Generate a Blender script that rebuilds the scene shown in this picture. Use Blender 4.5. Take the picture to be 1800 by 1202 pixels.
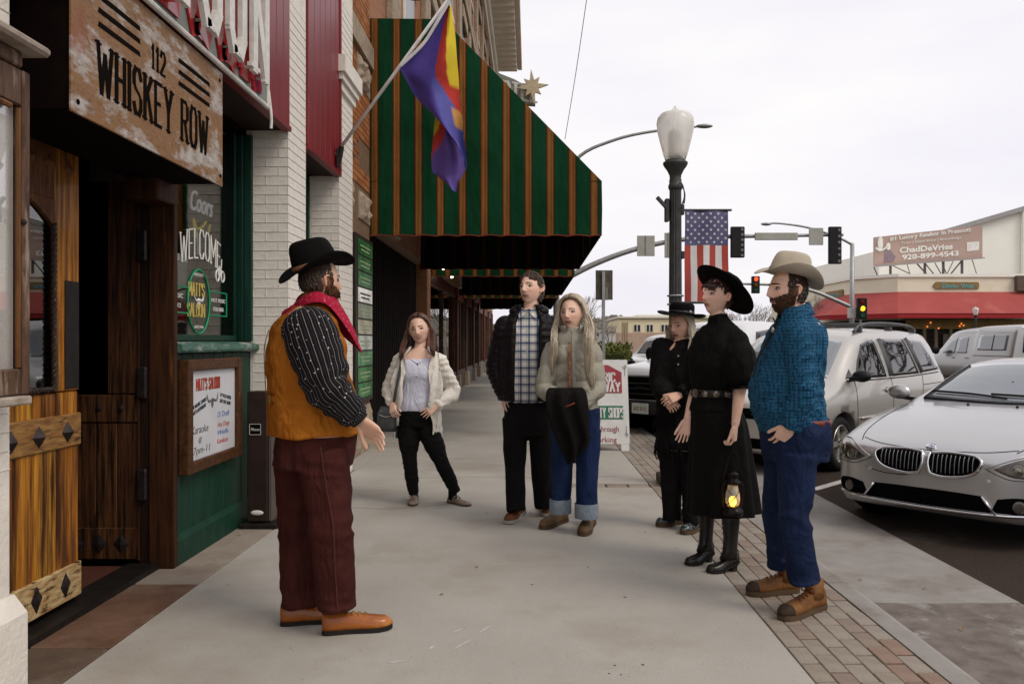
import bpy, bmesh, math, random
import numpy as np
from mathutils import Vector, Matrix, noise
from mathutils.bvhtree import BVHTree
random.seed(7)
R = math.radians
scene = bpy.context.scene
col = scene.collection
for o in list(bpy.data.objects):
 bpy.data.objects.remove(o)

# ---------------------------------------------------------------- camera, sky, sun, exposure
FPX, VX, VY, EYE = 1400.0, 932.0, 602.0, 1.40        # focal length and vanishing point in 1800 px, eye height in m
cd = bpy.data.cameras.new('camera')
cd.sensor_width = 36.0
cd.lens = 36.0 * FPX / 1800.0
cd.shift_x = -(VX - 900.0) / 1800.0
cd.shift_y = (VY - 601.0) / 1800.0
cd.clip_start, cd.clip_end = 0.05, 3000.0
cam = bpy.data.objects.new('camera', cd)
cam.location = (0, 0, EYE)
cam.rotation_euler = (R(90), 0, 0)
col.objects.link(cam)
scene.camera = cam

SUN_EL, SUN_AZ = R(48), R(-35)                       # azimuth measured from +X towards +Y
w = bpy.data.worlds.new('World')
scene.world = w
w.use_nodes = True
nt = w.node_tree
nt.nodes.clear()
_out = nt.nodes.new('ShaderNodeOutputWorld')
_bg = nt.nodes.new('ShaderNodeBackground')
_bg.inputs['Strength'].default_value = 0.1
_sky = nt.nodes.new('ShaderNodeTexSky')
_sky.sky_type = 'NISHITA'
_sky.sun_disc = False
_sky.sun_elevation = SUN_EL
_sky.sun_rotation = R(90) - SUN_AZ
_sky.dust_density = 4.0
_hs = nt.nodes.new('ShaderNodeHueSaturation')
_hs.inputs['Saturation'].default_value = 0.12
_tc = nt.nodes.new('ShaderNodeTexCoord')
_nz = nt.nodes.new('ShaderNodeTexNoise')
_nz.inputs['Scale'].default_value = 2.2
_nz.inputs['Detail'].default_value = 4
_mp = nt.nodes.new('ShaderNodeMapping')
_mp.inputs['Scale'].default_value = (1, 1, 3.5)
_cr = nt.nodes.new('ShaderNodeValToRGB')
_cr.color_ramp.elements[0].color = (9.0, 8.7, 9.7, 1)
_cr.color_ramp.elements[1].color = (10.6, 10.45, 10.2, 1)
_cr.color_ramp.elements[0].position = .3
_cr.color_ramp.elements[1].position = .7
_mx = nt.nodes.new('ShaderNodeMixRGB')
_mx.inputs['Fac'].default_value = 0.86               # a closed cloud layer over the clear sky
L_ = nt.links.new
L_(_tc.outputs['Generated'], _mp.inputs['Vector'])
L_(_mp.outputs['Vector'], _nz.inputs['Vector'])
L_(_nz.outputs['Fac'], _cr.inputs['Fac'])
L_(_sky.outputs['Color'], _hs.inputs['Color'])
L_(_hs.outputs['Color'], _mx.inputs['Color1'])
L_(_cr.outputs['Color'], _mx.inputs['Color2'])
L_(_mx.outputs['Color'], _bg.inputs['Color'])
L_(_bg.outputs['Background'], _out.inputs['Surface'])

sd = bpy.data.lights.new('sun', 'SUN')
sd.energy = 1.35
sd.angle = R(24)
sd.color = (1.0, 0.92, 0.80)
sun = bpy.data.objects.new('sun', sd)
_sv = Vector((math.cos(SUN_EL) * math.cos(SUN_AZ), math.cos(SUN_EL) * math.sin(SUN_AZ), math.sin(SUN_EL)))
sun.rotation_euler = _sv.to_track_quat('Z', 'Y').to_euler()
sun.location = (6, -6, 12)
col.objects.link(sun)

vs = scene.view_settings
vs.view_transform = 'Standard'
vs.look = 'None'
vs.exposure = 0.1
vs.gamma = 1.0
vs.use_curve_mapping = False
scene.cycles.use_denoising = True
scene.cycles.max_bounces = 6
scene.cycles.transparent_max_bounces = 12

# ---------------------------------------------------------------- helpers: places
def at(px, py, Y):
 return Vector(((px - VX) * Y / FPX, Y, EYE - (py - VY) * Y / FPX))

def gnd(px, py, z=0.0):
 Y = (EYE - z) * FPX / (py - VY)
 return Vector(((px - VX) * Y / FPX, Y, z))

# ---------------------------------------------------------------- helpers: materials
MATS = {}

def nodes_of(name):
 m = bpy.data.materials.new(name)
 m.use_nodes = True
 t = m.node_tree
 b = t.nodes['Principled BSDF']
 return m, t, b

def N(t, typ, **kw):
 n = t.nodes.new(typ)
 for k, v in kw.items():
  if k in n.inputs:
   n.inputs[k].default_value = v
  else:
   setattr(n, k, v)
 return n

def ramp(t, stops, interp='LINEAR'):
 n = t.nodes.new('ShaderNodeValToRGB')
 n.color_ramp.interpolation = interp
 e = n.color_ramp.elements
 while len(e) > len(stops):
  e.remove(e[-1])
 while len(e) < len(stops):
  e.new(0.5)
 for k, (p, c) in enumerate(stops):
  e[k].position = p
  e[k].color = (c[0], c[1], c[2], 1) if len(c) == 3 else c
 return n

def coords(t, space='Object', scale=(1, 1, 1), rot=(0, 0, 0)):
 tc = t.nodes.new('ShaderNodeTexCoord')
 mp = t.nodes.new('ShaderNodeMapping')
 mp.inputs['Scale'].default_value = scale
 mp.inputs['Rotation'].default_value = rot
 t.links.new(tc.outputs[space], mp.inputs['Vector'])
 return mp.outputs['Vector']

def mat(name, c, rough=0.6, metal=0.0, c2=None, vscale=6.0, stretch=(1, 1, 1), lo=.35, hi=.65, bump=0.0, bscale=60.0,
  spec=0.2, coat=0.0, detail=6.0, emit=None, estr=0.0, space='Object', c3=None, c3scale=1.5, c3lo=.55, c3hi=.7, sheen=0.0, grain=0.0, gscale=170.0, wr=0.0, wscale=(9, 9, 5), spots=0.0):
 if name in MATS:
  return MATS[name]
 m, t, b = nodes_of(name)
 b.inputs['Roughness'].default_value = rough
 b.inputs['Metallic'].default_value = metal
 b.inputs['Specular IOR Level'].default_value = spec
 b.inputs['Coat Weight'].default_value = coat
 b.inputs['Sheen Weight'].default_value = sheen
 c2 = c2 or tuple(x * 0.78 for x in c)
 v = coords(t, space, stretch)
 n1 = N(t, 'ShaderNodeTexNoise', Scale=vscale, Detail=detail, Roughness=0.6)
 t.links.new(v, n1.inputs['Vector'])
 r1 = ramp(t, [(lo, c2), (hi, c)])
 t.links.new(n1.outputs['Fac'], r1.inputs['Fac'])
 src = r1.outputs['Color']
 if c3:
  n3 = N(t, 'ShaderNodeTexNoise', Scale=c3scale, Detail=8.0, Roughness=0.65)
  t.links.new(v, n3.inputs['Vector'])
  r3 = ramp(t, [(c3lo, (0, 0, 0)), (c3hi, (1, 1, 1))])
  t.links.new(n3.outputs['Fac'], r3.inputs['Fac'])
  mx = N(t, 'ShaderNodeMixRGB')
  t.links.new(r3.outputs['Color'], mx.inputs['Fac'])
  t.links.new(src, mx.inputs['Color1'])
  mx.inputs['Color2'].default_value = (*c3, 1)
  src = mx.outputs['Color']
 if spots:                                                    # small dark stains and old gum
  for sc_, rad in ((5.0, .045), (17.0, .10)):
   vn = N(t, 'ShaderNodeTexVoronoi', Scale=sc_)
   t.links.new(v, vn.inputs['Vector'])
   rs = ramp(t, [(rad * .6, (1 - spots,) * 3), (rad, (1, 1, 1))])
   t.links.new(vn.outputs['Distance'], rs.inputs['Fac'])
   ms = N(t, 'ShaderNodeMixRGB', blend_type='MULTIPLY', Fac=1.0)
   t.links.new(src, ms.inputs['Color1'])
   t.links.new(rs.outputs['Color'], ms.inputs['Color2'])
   src = ms.outputs['Color']
 if grain:
  ng = N(t, 'ShaderNodeTexNoise', Scale=gscale, Detail=5.0, Roughness=0.75)
  t.links.new(v, ng.inputs['Vector'])
  rg = ramp(t, [(.32, (1 - grain,) * 3), (.68, (1 + grain,) * 3)])
  t.links.new(ng.outputs['Fac'], rg.inputs['Fac'])
  mg = N(t, 'ShaderNodeMixRGB', blend_type='MULTIPLY', Fac=1.0)
  t.links.new(src, mg.inputs['Color1'])
  t.links.new(rg.outputs['Color'], mg.inputs['Color2'])
  src = mg.outputs['Color']
 t.links.new(src, b.inputs['Base Color'])
 if bump:
  n2 = N(t, 'ShaderNodeTexNoise', Scale=bscale, Detail=4.0)
  t.links.new(v, n2.inputs['Vector'])
  bp = N(t, 'ShaderNodeBump', Strength=bump, Distance=0.01)
  t.links.new(n2.outputs['Fac'], bp.inputs['Height'])
  t.links.new(bp.outputs['Normal'], b.inputs['Normal'])
  if wr:                                                   # soft wrinkles of cloth
   v4 = coords(t, 'Object', wscale, (.5, .3, .2))
   n4 = N(t, 'ShaderNodeTexNoise', Scale=1.0, Detail=2.5, Roughness=.5, Distortion=1.2)
   t.links.new(v4, n4.inputs['Vector'])
   m4 = N(t, 'ShaderNodeMath', operation='SUBTRACT')
   m4.inputs[1].default_value = .5
   t.links.new(n4.outputs['Fac'], m4.inputs[0])
   a4 = N(t, 'ShaderNodeMath', operation='ABSOLUTE')
   t.links.new(m4.outputs[0], a4.inputs[0])
   b4 = N(t, 'ShaderNodeBump', Strength=wr, Distance=0.06)
   b4.invert = True
   t.links.new(a4.outputs[0], b4.inputs['Height'])
   t.links.new(b4.outputs['Normal'], bp.inputs['Normal'])
 if emit:
  b.inputs['Emission Color'].default_value = (*emit, 1)
  b.inputs['Emission Strength'].default_value = estr
 MATS[name] = m
 return m

def attr_mat(name, rough=.6, attr='col', bump=0.0, bscale=80.0, sss=0.0, var=0.12, vscale=30.0, stretch=(1, 1, 1), spec=.5, sheen=0.0):
 if name in MATS:
  return MATS[name]
 m, t, b = nodes_of(name)
 b.inputs['Roughness'].default_value = rough
 b.inputs['Specular IOR Level'].default_value = spec
 b.inputs['Sheen Weight'].default_value = sheen
 a = N(t, 'ShaderNodeVertexColor', layer_name=attr)
 v = coords(t, 'Object', stretch)
 n1 = N(t, 'ShaderNodeTexNoise', Scale=vscale, Detail=5.0)
 t.links.new(v, n1.inputs['Vector'])
 r1 = ramp(t, [(.3, (1 - var,) * 3), (.7, (1 + var,) * 3)])
 t.links.new(n1.outputs['Fac'], r1.inputs['Fac'])
 mx = N(t, 'ShaderNodeMixRGB', blend_type='MULTIPLY', Fac=1.0)
 t.links.new(a.outputs['Color'], mx.inputs['Color1'])
 t.links.new(r1.outputs['Color'], mx.inputs['Color2'])
 t.links.new(mx.outputs['Color'], b.inputs['Base Color'])
 if sss:
  b.inputs['Subsurface Weight'].default_value = sss
  b.inputs['Subsurface Radius'].default_value = (0.012, 0.005, 0.003)
  b.inputs['Subsurface Scale'].default_value = 0.6
 if bump:
  n2 = N(t, 'ShaderNodeTexNoise', Scale=bscale, Detail=4.0)
  t.links.new(v, n2.inputs['Vector'])
  bp = N(t, 'ShaderNodeBump', Strength=bump, Distance=0.01)
  t.links.new(n2.outputs['Fac'], bp.inputs['Height'])
  t.links.new(bp.outputs['Normal'], b.inputs['Normal'])
 MATS[name] = m
 return m

def glass_mat(name, tint=(.8, .85, .85), base=.06, gloss=(1, 1, 1), rough=.01, amount=.9):
 if name in MATS:
  return MATS[name]
 m, t, b = nodes_of(name)
 t.nodes.remove(b)
 tr = N(t, 'ShaderNodeBsdfTransparent', Color=(*tint, 1))
 gl = N(t, 'ShaderNodeBsdfGlossy', Color=(*gloss, 1), Roughness=rough)
 lw = N(t, 'ShaderNodeFresnel', IOR=1.5)
 ma = N(t, 'ShaderNodeMath', operation='MULTIPLY_ADD')
 ma.inputs[1].default_value = amount
 ma.inputs[2].default_value = base
 ms = N(t, 'ShaderNodeMixShader')
 t.links.new(lw.outputs[0], ma.inputs[0])
 t.links.new(ma.outputs[0], ms.inputs['Fac'])
 t.links.new(tr.outputs[0], ms.inputs[1])
 t.links.new(gl.outputs[0], ms.inputs[2])
 t.links.new(ms.outputs[0], t.nodes['Material Output'].inputs['Surface'])
 MATS[name] = m
 return m

# ---------------------------------------------------------------- helpers: meshes and objects
class MB:

 def __init__(s):
  s.v, s.f, s.mi, s.uv, s.cur = [], [], [], {}, 0

 def add(s, verts, faces, uvs=None):
  o = len(s.v)
  s.v += [tuple(x) for x in verts]
  for k, f in enumerate(faces):
   if uvs:
    s.uv[len(s.f)] = uvs[k]
   s.f.append([i + o for i in f])
   s.mi.append(s.cur)
  return s

 def box(s, x0, x1, y0, y1, z0, z1):
  return s.add([(x0, y0, z0), (x1, y0, z0), (x1, y1, z0), (x0, y1, z0), (x0, y0, z1), (x1, y0, z1), (x1, y1, z1), (x0, y1, z1)],
      [(0, 3, 2, 1), (4, 5, 6, 7), (0, 1, 5, 4), (1, 2, 6, 5), (2, 3, 7, 6), (3, 0, 4, 7)])

 def bbox(s, x0, x1, y0, y1, z0, z1, b=.004):
  bm = bmesh.new()
  vs_ = [bm.verts.new(p) for p in [(x0, y0, z0), (x1, y0, z0), (x1, y1, z0), (x0, y1, z0), (x0, y0, z1), (x1, y0, z1), (x1, y1, z1), (x0, y1, z1)]]
  for f in [(0, 3, 2, 1), (4, 5, 6, 7), (0, 1, 5, 4), (1, 2, 6, 5), (2, 3, 7, 6), (3, 0, 4, 7)]:
   bm.faces.new([vs_[i] for i in f])
  bmesh.ops.bevel(bm, geom=bm.edges[:], offset=b, segments=1, affect='EDGES')
  bm.verts.index_update()
  s.add([v.co for v in bm.verts], [[v.index for v in f.verts] for f in bm.faces])
  bm.free()
  return s

 def obox(s, c, u, v, n):
  c, u, v, n = map(Vector, (c, u, v, n))
  p = [c + u * a + v * b + n * d for d in (-1, 1) for (a, b) in ((-1, -1), (1, -1), (1, 1), (-1, 1))]
  return s.add(p, [(0, 3, 2, 1), (4, 5, 6, 7), (0, 1, 5, 4), (1, 2, 6, 5), (2, 3, 7, 6), (3, 0, 4, 7)])

 def bar(s, a, b, w, h=None, up=(0, 0, 1)):
  a, b = Vector(a), Vector(b)
  d = (b - a).normalized()
  u = d.cross(Vector(up))
  if u.length < 1e-4:
   u = d.cross(Vector((1, 0, 0)))
  u.normalize()
  n = u.cross(d)
  return s.obox((a + b) / 2, u * w / 2, n * (h or w) / 2, (b - a) / 2)

 def loft(s, rings, cap=True, closed=True, uvs=True):
  n = len(rings[0])
  v = [p for r in rings for p in r]
  f, uv = [], []
  m = n if closed else n - 1
  for i in range(len(rings) - 1):
   for j in range(m):
    k = (j + 1) % n
    f.append((i * n + j, i * n + k, (i + 1) * n + k, (i + 1) * n + j))
    uv.append([(j / m, i / 10), ((j + 1) / m, i / 10), ((j + 1) / m, (i + 1) / 10), (j / m, (i + 1) / 10)])
  if cap and closed:
   o = len(v)
   v = list(v) + [sum((Vector(p) for p in rings[0]), Vector()) / n, sum((Vector(p) for p in rings[-1]), Vector()) / n]
   b = (len(rings) - 1) * n
   for j in range(n):
    k = (j + 1) % n
    f.append((k, j, o))
    f.append((b + j, b + k, o + 1))
    uv += [[(0, 0)] * 3] * 2
  return s.add(v, f, uv if uvs else None)

 def tube(s, pts, r, n=10, ref=None, flat=1.0, cap=True, spline=0, phase=0.0):
  pts = [Vector(p) for p in pts]
  rr = [r] * len(pts) if not isinstance(r, (list, tuple)) else list(r)
  rr = [x if isinstance(x, (tuple, list)) else (x, x * flat) for x in rr]
  if spline:
   pts, rr = spline_pts(pts, rr, spline)
  rings = []
  ref = Vector(ref) if ref else None
  prev = None
  for i, p in enumerate(pts):
   d = (pts[min(i + 1, len(pts) - 1)] - pts[max(i - 1, 0)])
   d = d.normalized() if d.length > 1e-9 else Vector((0, 0, 1))
   if ref is not None:
    u = ref - d * ref.dot(d)
   elif prev is not None:
    u = prev - d * prev.dot(d)
   else:
    a = Vector((1, 0, 0)) if abs(d.x) < .8 else Vector((0, 1, 0))
    u = a - d * a.dot(d)
   if u.length < 1e-6:
    u = d.orthogonal()
   u.normalize()
   prev = u
   w_ = d.cross(u)
   a, b = rr[i]
   rings.append([p + u * (a * math.cos(2 * math.pi * k / n + phase)) + w_ * (b * math.sin(2 * math.pi * k / n + phase)) for k in range(n)])
  return s.loft(rings, cap)

 def lathe(s, c, prof, n=24, axis=None, u=None, cap=True):
  c = Vector(c)
  ax = Vector(axis).normalized() if axis else Vector((0, 0, 1))
  u = Vector(u) if u else ax.orthogonal().normalized()
  w_ = ax.cross(u)
  return s.loft([[c + ax * h + (u * math.cos(2 * math.pi * k / n) + w_ * math.sin(2 * math.pi * k / n)) * r for k in range(n)] for r, h in prof], cap)

 def prism(s, pts, d):
  pts = [Vector(p) for p in pts]
  d = Vector(d)
  n = len(pts)
  v = pts + [p + d for p in pts]
  return s.add(v, [list(range(n))[::-1], list(range(n, 2 * n))] + [(i, (i + 1) % n, n + (i + 1) % n, n + i) for i in range(n)])

 def sphere(s, c, r, n=12, m=8, u=(1, 0, 0), v=(0, 1, 0), w_=(0, 0, 1)):
  c, u, v, w_ = Vector(c), Vector(u), Vector(v), Vector(w_)
  r = r if isinstance(r, (tuple, list)) else (r, r, r)
  rings = []
  for i in range(1, m):
   a = math.pi * i / m
   rings.append([c + u * (r[0] * math.sin(a) * math.cos(2 * math.pi * k / n)) + v * (r[1] * math.sin(a) * math.sin(2 * math.pi * k / n)) - w_ * (r[2] * math.cos(a)) for k in range(n)])
  o = len(s.v)
  s.loft(rings, True)
  s.v[-2] = tuple(c - w_ * r[2])
  s.v[-1] = tuple(c + w_ * r[2])
  return s

 def mesh(s, name, mats, origin=(0, 0, 0), smooth=False):
  me = bpy.data.meshes.new(name)
  o = Vector(origin)
  me.from_pydata([(x - o.x, y - o.y, z - o.z) for x, y, z in s.v], [], s.f)
  mats = mats if isinstance(mats, (list, tuple)) else [mats]
  for m in mats:
   me.materials.append(m)
  me.polygons.foreach_set('material_index', s.mi)
  if s.uv:
   lay = me.uv_layers.new(name='UVMap').data
   for p in me.polygons:
    u = s.uv.get(p.index)
    if u:
     for li, q in zip(p.loop_indices, u):
      lay[li].uv = q
  if smooth:
   me.polygons.foreach_set('use_smooth', [True] * len(me.polygons))
  me.update()
  return me

 def build(s, name, mats, parent=None, smooth=False, origin=None):
  org = Vector(origin) if origin is not None else (world_loc(parent) if parent else Vector())
  me = s.mesh(name, mats, org, smooth)
  return link(name, me, parent, org)

def world_loc(o):
 p = Vector()
 while o is not None:
  p = p + o.location
  o = o.parent
 return p

def link(name, data, parent=None, org=None):
 o = bpy.data.objects.new(name, data)
 col.objects.link(o)
 if parent is not None:
  o.parent = parent
  o.location = (org - world_loc(parent)) if org is not None else (0, 0, 0)
 elif org is not None:
  o.location = org
 return o

def empty(name, loc, label=None, cat=None, group=None):
 o = bpy.data.objects.new(name, None)
 o.empty_display_size = .1
 o.location = loc
 col.objects.link(o)
 return tag(o, label, cat, group)

def tag(o, label=None, cat=None, group=None, kind=None):
 if label:
  o['label'] = label
 if cat:
  o['category'] = cat
 if group:
  o['group'] = group
 if kind:
  o['kind'] = kind
 return o

def copy_tree(o, parent=None):
 c = o.copy()
 col.objects.link(c)
 c.parent = parent
 for ch in [x for x in bpy.data.objects if x.parent == o]:
  copy_tree(ch, c)
 return c

def spline_pts(pts, rr, k):
 P, Q = [], []
 n = len(pts)
 for i in range(n - 1):
  p0, p1, p2, p3 = pts[max(i - 1, 0)], pts[i], pts[i + 1], pts[min(i + 2, n - 1)]
  for j in range(k):
   t = j / k
   P.append(0.5 * ((2 * p1) + (p2 - p0) * t + (2 * p0 - 5 * p1 + 4 * p2 - p3) * t * t + (3 * p1 - p0 - 3 * p2 + p3) * t ** 3))
   e = t * t * (3 - 2 * t)
   Q.append(tuple(rr[i][c] * (1 - e) + rr[i + 1][c] * e for c in (0, 1)))
 P.append(pts[-1])
 Q.append(rr[-1])
 return P, Q

def catmull(rows, k):
 a = np.array(rows, float)
 n = len(a)
 out = []
 for i in range(n - 1):
  p0, p1, p2, p3 = a[max(i - 1, 0)], a[i], a[i + 1], a[min(i + 2, n - 1)]
  m1, m2 = (p2 - p0) / 2, (p3 - p1) / 2
  lim = np.abs(p2 - p1) * 1.5
  m1, m2 = np.clip(m1, -lim, lim), np.clip(m2, -lim, lim)
  for j in range(k):
   t = j / k
   out.append((2 * t ** 3 - 3 * t ** 2 + 1) * p1 + (t ** 3 - 2 * t ** 2 + t) * m1 + (-2 * t ** 3 + 3 * t ** 2) * p2 + (t ** 3 - t ** 2) * m2)
 out.append(a[-1])
 return out

# ---------------------------------------------------------------- helpers: lettering
GLY = {
 'A': (.62, [[(0, 0), (.31, 1), (.62, 0)], [(.13, .36), (.49, .36)]]), 'B': (.55, [[(0, 0), (0, 1), (.38, 1), (.52, .88), (.52, .64), (.38, .53), (0, .53)], [(.38, .53), (.55, .4), (.55, .14), (.4, 0), (0, 0)]]),
 'C': (.55, [[(.55, .8), (.42, 1), (.14, 1), (0, .82), (0, .18), (.14, 0), (.42, 0), (.55, .2)]]),
 'D': (.56, [[(0, 0), (0, 1), (.36, 1), (.56, .8), (.56, .2), (.36, 0), (0, 0)]]),
 'E': (.48, [[(.48, 1), (0, 1), (0, 0), (.48, 0)], [(0, .52), (.38, .52)]]), 'F': (.48, [[(.48, 1), (0, 1), (0, 0)], [(0, .52), (.38, .52)]]),
 'G': (.56, [[(.55, .8), (.42, 1), (.14, 1), (0, .82), (0, .18), (.14, 0), (.42, 0), (.55, .18), (.55, .46), (.33, .46)]]),
 'H': (.54, [[(0, 0), (0, 1)], [(.54, 0), (.54, 1)], [(0, .5), (.54, .5)]]), 'I': (.06, [[(.03, 0), (.03, 1)]]),
 'K': (.54, [[(0, 0), (0, 1)], [(.52, 1), (.02, .42)], [(.2, .62), (.54, 0)]]), 'L': (.46, [[(0, 1), (0, 0), (.46, 0)]]),
 'M': (.72, [[(0, 0), (0, 1), (.36, .3), (.72, 1), (.72, 0)]]), 'N': (.56, [[(0, 0), (0, 1), (.56, 0), (.56, 1)]]),
 'O': (.56, [[(.14, 0), (0, .18), (0, .82), (.14, 1), (.42, 1), (.56, .82), (.56, .18), (.42, 0), (.14, 0)]]),
 'P': (.52, [[(0, 0), (0, 1), (.38, 1), (.52, .88), (.52, .6), (.38, .48), (0, .48)]]),
 'R': (.54, [[(0, 0), (0, 1), (.38, 1), (.52, .88), (.52, .62), (.38, .5), (0, .5)], [(.28, .5), (.54, 0)]]),
 'S': (.5, [[(.5, .8), (.38, 1), (.12, 1), (0, .86), (0, .66), (.12, .55), (.38, .45), (.5, .34), (.5, .14), (.38, 0), (.12, 0), (0, .2)]]),
 'T': (.54, [[(0, 1), (.54, 1)], [(.27, 1), (.27, 0)]]), 'U': (.54, [[(0, 1), (0, .18), (.14, 0), (.4, 0), (.54, .18), (.54, 1)]]),
 'W': (.86, [[(0, 1), (.22, 0), (.43, .8), (.64, 0), (.86, 1)]]), 'Y': (.58, [[(0, 1), (.29, .48), (.58, 1)], [(.29, .48), (.29, 0)]]),
 'V': (.58, [[(0, 1), (.29, 0), (.58, 1)]]), '1': (.2, [[(0, .82), (.13, 1), (.13, 0)]]),
 '2': (.5, [[(0, .78), (.12, 1), (.38, 1), (.5, .84), (.5, .62), (0, 0), (.5, 0)]]), "'": (.06, [[(.03, 1), (.03, .78)]]), ' ': (.3, []),
}

def letters(mb, text, org, u, v, n, h, wf=1.0, th=.16, gap=.2, serif=.0, depth=.004, arc=None, each=None):
 org, u, v, n = Vector(org), Vector(u).normalized(), Vector(v).normalized(), Vector(n).normalized()
 x = 0.0
 k = 0
 for ch in text:
  w_, lines = GLY[ch]
  if each:
   mb = MB()

  def pt(q):
   X = (x + q[0] * wf) * h
   Z = q[1] * h
   if arc:
    Z = Z + arc(X)
   return org + u * X + v * Z
  for ln in lines:
   for a, b in zip(ln[:-1], ln[1:]):
    A, B = pt(a), pt(b)
    d = (B - A)
    vert = abs(b[1] - a[1]) > abs(b[0] - a[0])
    t_ = th * h * (1.0 if vert else .62)
    d.normalize()
    s_ = n.cross(d).normalized()
    e = d * (t_ * .3)
    dz = n * (.0003 * (k % 7))
    mb.prism([A - e + s_ * t_ / 2, A - e - s_ * t_ / 2, B + e - s_ * t_ / 2, B + e + s_ * t_ / 2], n * depth + dz)
    k += 1
   if serif:
    for q, nb in ((ln[0], ln[1]), (ln[-1], ln[-2])):
     if ln[0] == ln[-1]:
      continue
     if abs(q[1] - round(q[1])) < .01 and abs(nb[1] - q[1]) > abs(nb[0] - q[0]) * .6:
      A = pt(q)
      zz = v * (serif * h * .3 * (1 if q[1] < .5 else -1))
      dz = n * (.0003 * (k % 7) + .0002)
      uu = u * (th * .5 + serif * .55) * h
      mb.prism([A - uu - zz * .2, A + uu - zz * .2, A + uu + zz, A - uu + zz], n * depth + dz)
      k += 1
  if each and lines:
   each(mb)
  x += w_ * wf + gap
 return (x - gap) * h

def ftext(mb, text, org, u, v, n, h, depth=.002, width=None, bold=0.0, shear=0.0, align='LEFT'):
 cu = bpy.data.curves.new('t', 'FONT')
 cu.body = text
 cu.size = h * 1.37
 cu.extrude = depth / 2
 cu.offset = bold
 cu.shear = shear
 cu.resolution_u = 3
 ob = bpy.data.objects.new('t', cu)
 col.objects.link(ob)
 dg = bpy.context.evaluated_depsgraph_get()
 me = bpy.data.meshes.new_from_object(ob.evaluated_get(dg))
 bpy.data.objects.remove(ob)
 org, u, v, n = Vector(org), Vector(u).normalized(), Vector(v).normalized(), Vector(n).normalized()
 xs = [q.co.x for q in me.vertices] or [0]
 x0, x1 = min(xs), max(xs)
 sx = width / (x1 - x0) if width else 1.0
 off = {'LEFT': 0, 'CENTER': -(x1 - x0) * sx / 2}[align]
 mb.add([org + u * ((q.co.x - x0) * sx + off) + v * q.co.y + n * (q.co.z + depth / 2) for q in me.vertices], [list(p.vertices) for p in me.polygons])
 bpy.data.meshes.remove(me)
 return (x1 - x0) * sx

# ================================================================ THE SETTING: ground, pavement, kerb, road
concrete = mat('concrete', (.40, .375, .335), .85, c2=(.35, .325, .29), vscale=1.6, bump=.35, bscale=160, c3=(.285, .245, .195), c3scale=.75, c3lo=.50, c3hi=.74, grain=.18, lo=.3, hi=.7, spots=.30)
concrete_b = mat('concrete_pale', (.30, .25, .205), .85, c2=(.24, .195, .155), vscale=5.0, bump=.25, bscale=160, c3=(.19, .145, .11), c3scale=1.3, c3lo=.55, c3hi=.7, grain=.13)
concrete_br = mat('concrete_brown', (.155, .085, .055), .85, c2=(.11, .058, .036), vscale=5.0, bump=.35, bscale=120, c3=(.20, .13, .09), c3scale=1.8, c3lo=.5, c3hi=.68, grain=.18)
concrete_st = mat('concrete_stained', (.125, .085, .06), .9, c2=(.09, .06, .042), vscale=5.0, bump=.35, bscale=120, c3=(.17, .13, .10), c3scale=2.4, c3lo=.5, c3hi=.66, grain=.18)
gutter_m = mat('gutter_concrete', (.29, .27, .25), .85, c2=(.235, .215, .195), vscale=4.0, bump=.3, bscale=140, c3=(.17, .14, .12), c3scale=1.5, c3lo=.52, c3hi=.72, grain=.15)
gutter_d = mat('gutter_concrete_dirty', (.19, .165, .145), .9, c2=(.12, .10, .085), vscale=7.0, bump=.4, bscale=120, c3=(.31, .29, .275), c3scale=5, c3lo=.56, c3hi=.68, grain=.22)
joint_m = mat('joint_dirt', (.07, .05, .035), .95, c2=(.035, .025, .018), vscale=20)
asphalt = mat('asphalt', (.062, .044, .033), .95, c2=(.022, .015, .011), vscale=90, lo=.3, hi=.7, bump=.9, bscale=220, c3=(.11, .095, .08), c3scale=1.2, c3lo=.55, c3hi=.75)
paver_ms = [mat('paver_a', (.285, .25, .205), .85, c2=(.23, .19, .15), vscale=9, bump=.5, bscale=120, grain=.16),
   mat('paver_b', (.295, .255, .215), .85, c2=(.25, .21, .175), vscale=9, bump=.5, bscale=120, grain=.16),
   mat('paver_c', (.255, .20, .16), .85, c2=(.21, .16, .13), vscale=9, bump=.5, bscale=120, grain=.16),
   mat('paver_red', (.26, .18, .14), .85, c2=(.21, .145, .11), vscale=9, bump=.4, bscale=120)]
earth = mat('earth', (.16, .14, .115), .95, c2=(.12, .10, .08), vscale=.05)
line_paint = mat('road_paint', (.62, .60, .57), .7, c2=(.45, .43, .40), vscale=14, bump=.3)

ROAD = -0.125
g = tag(MB().box(-900, 900, -300, 1500, -1.0, -.30).build('ground', earth), kind='structure')
rd = tag(MB().box(2.875, 90, -12, 420, -.29, ROAD).build('road', asphalt), kind='structure')
tag(MB().box(-40, 2.871, 46.2, 420, -.29, ROAD - .004).build('cross_street', asphalt), kind='structure')

side = MB()
side.box(-2.6, 1.73, -5, 46, -.28, -.012)
sidewalk = tag(side.build('sidewalk', joint_m), kind='structure')

def slab(parent, x0, x1, y0, y1, m, top=0.0, th=.1, gap=.005, nm='slab', b=.004):
 return MB().bbox(x0 + gap, x1 - gap, y0 + gap, y1 - gap, top - th, top, b).build(nm, m, parent)

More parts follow.
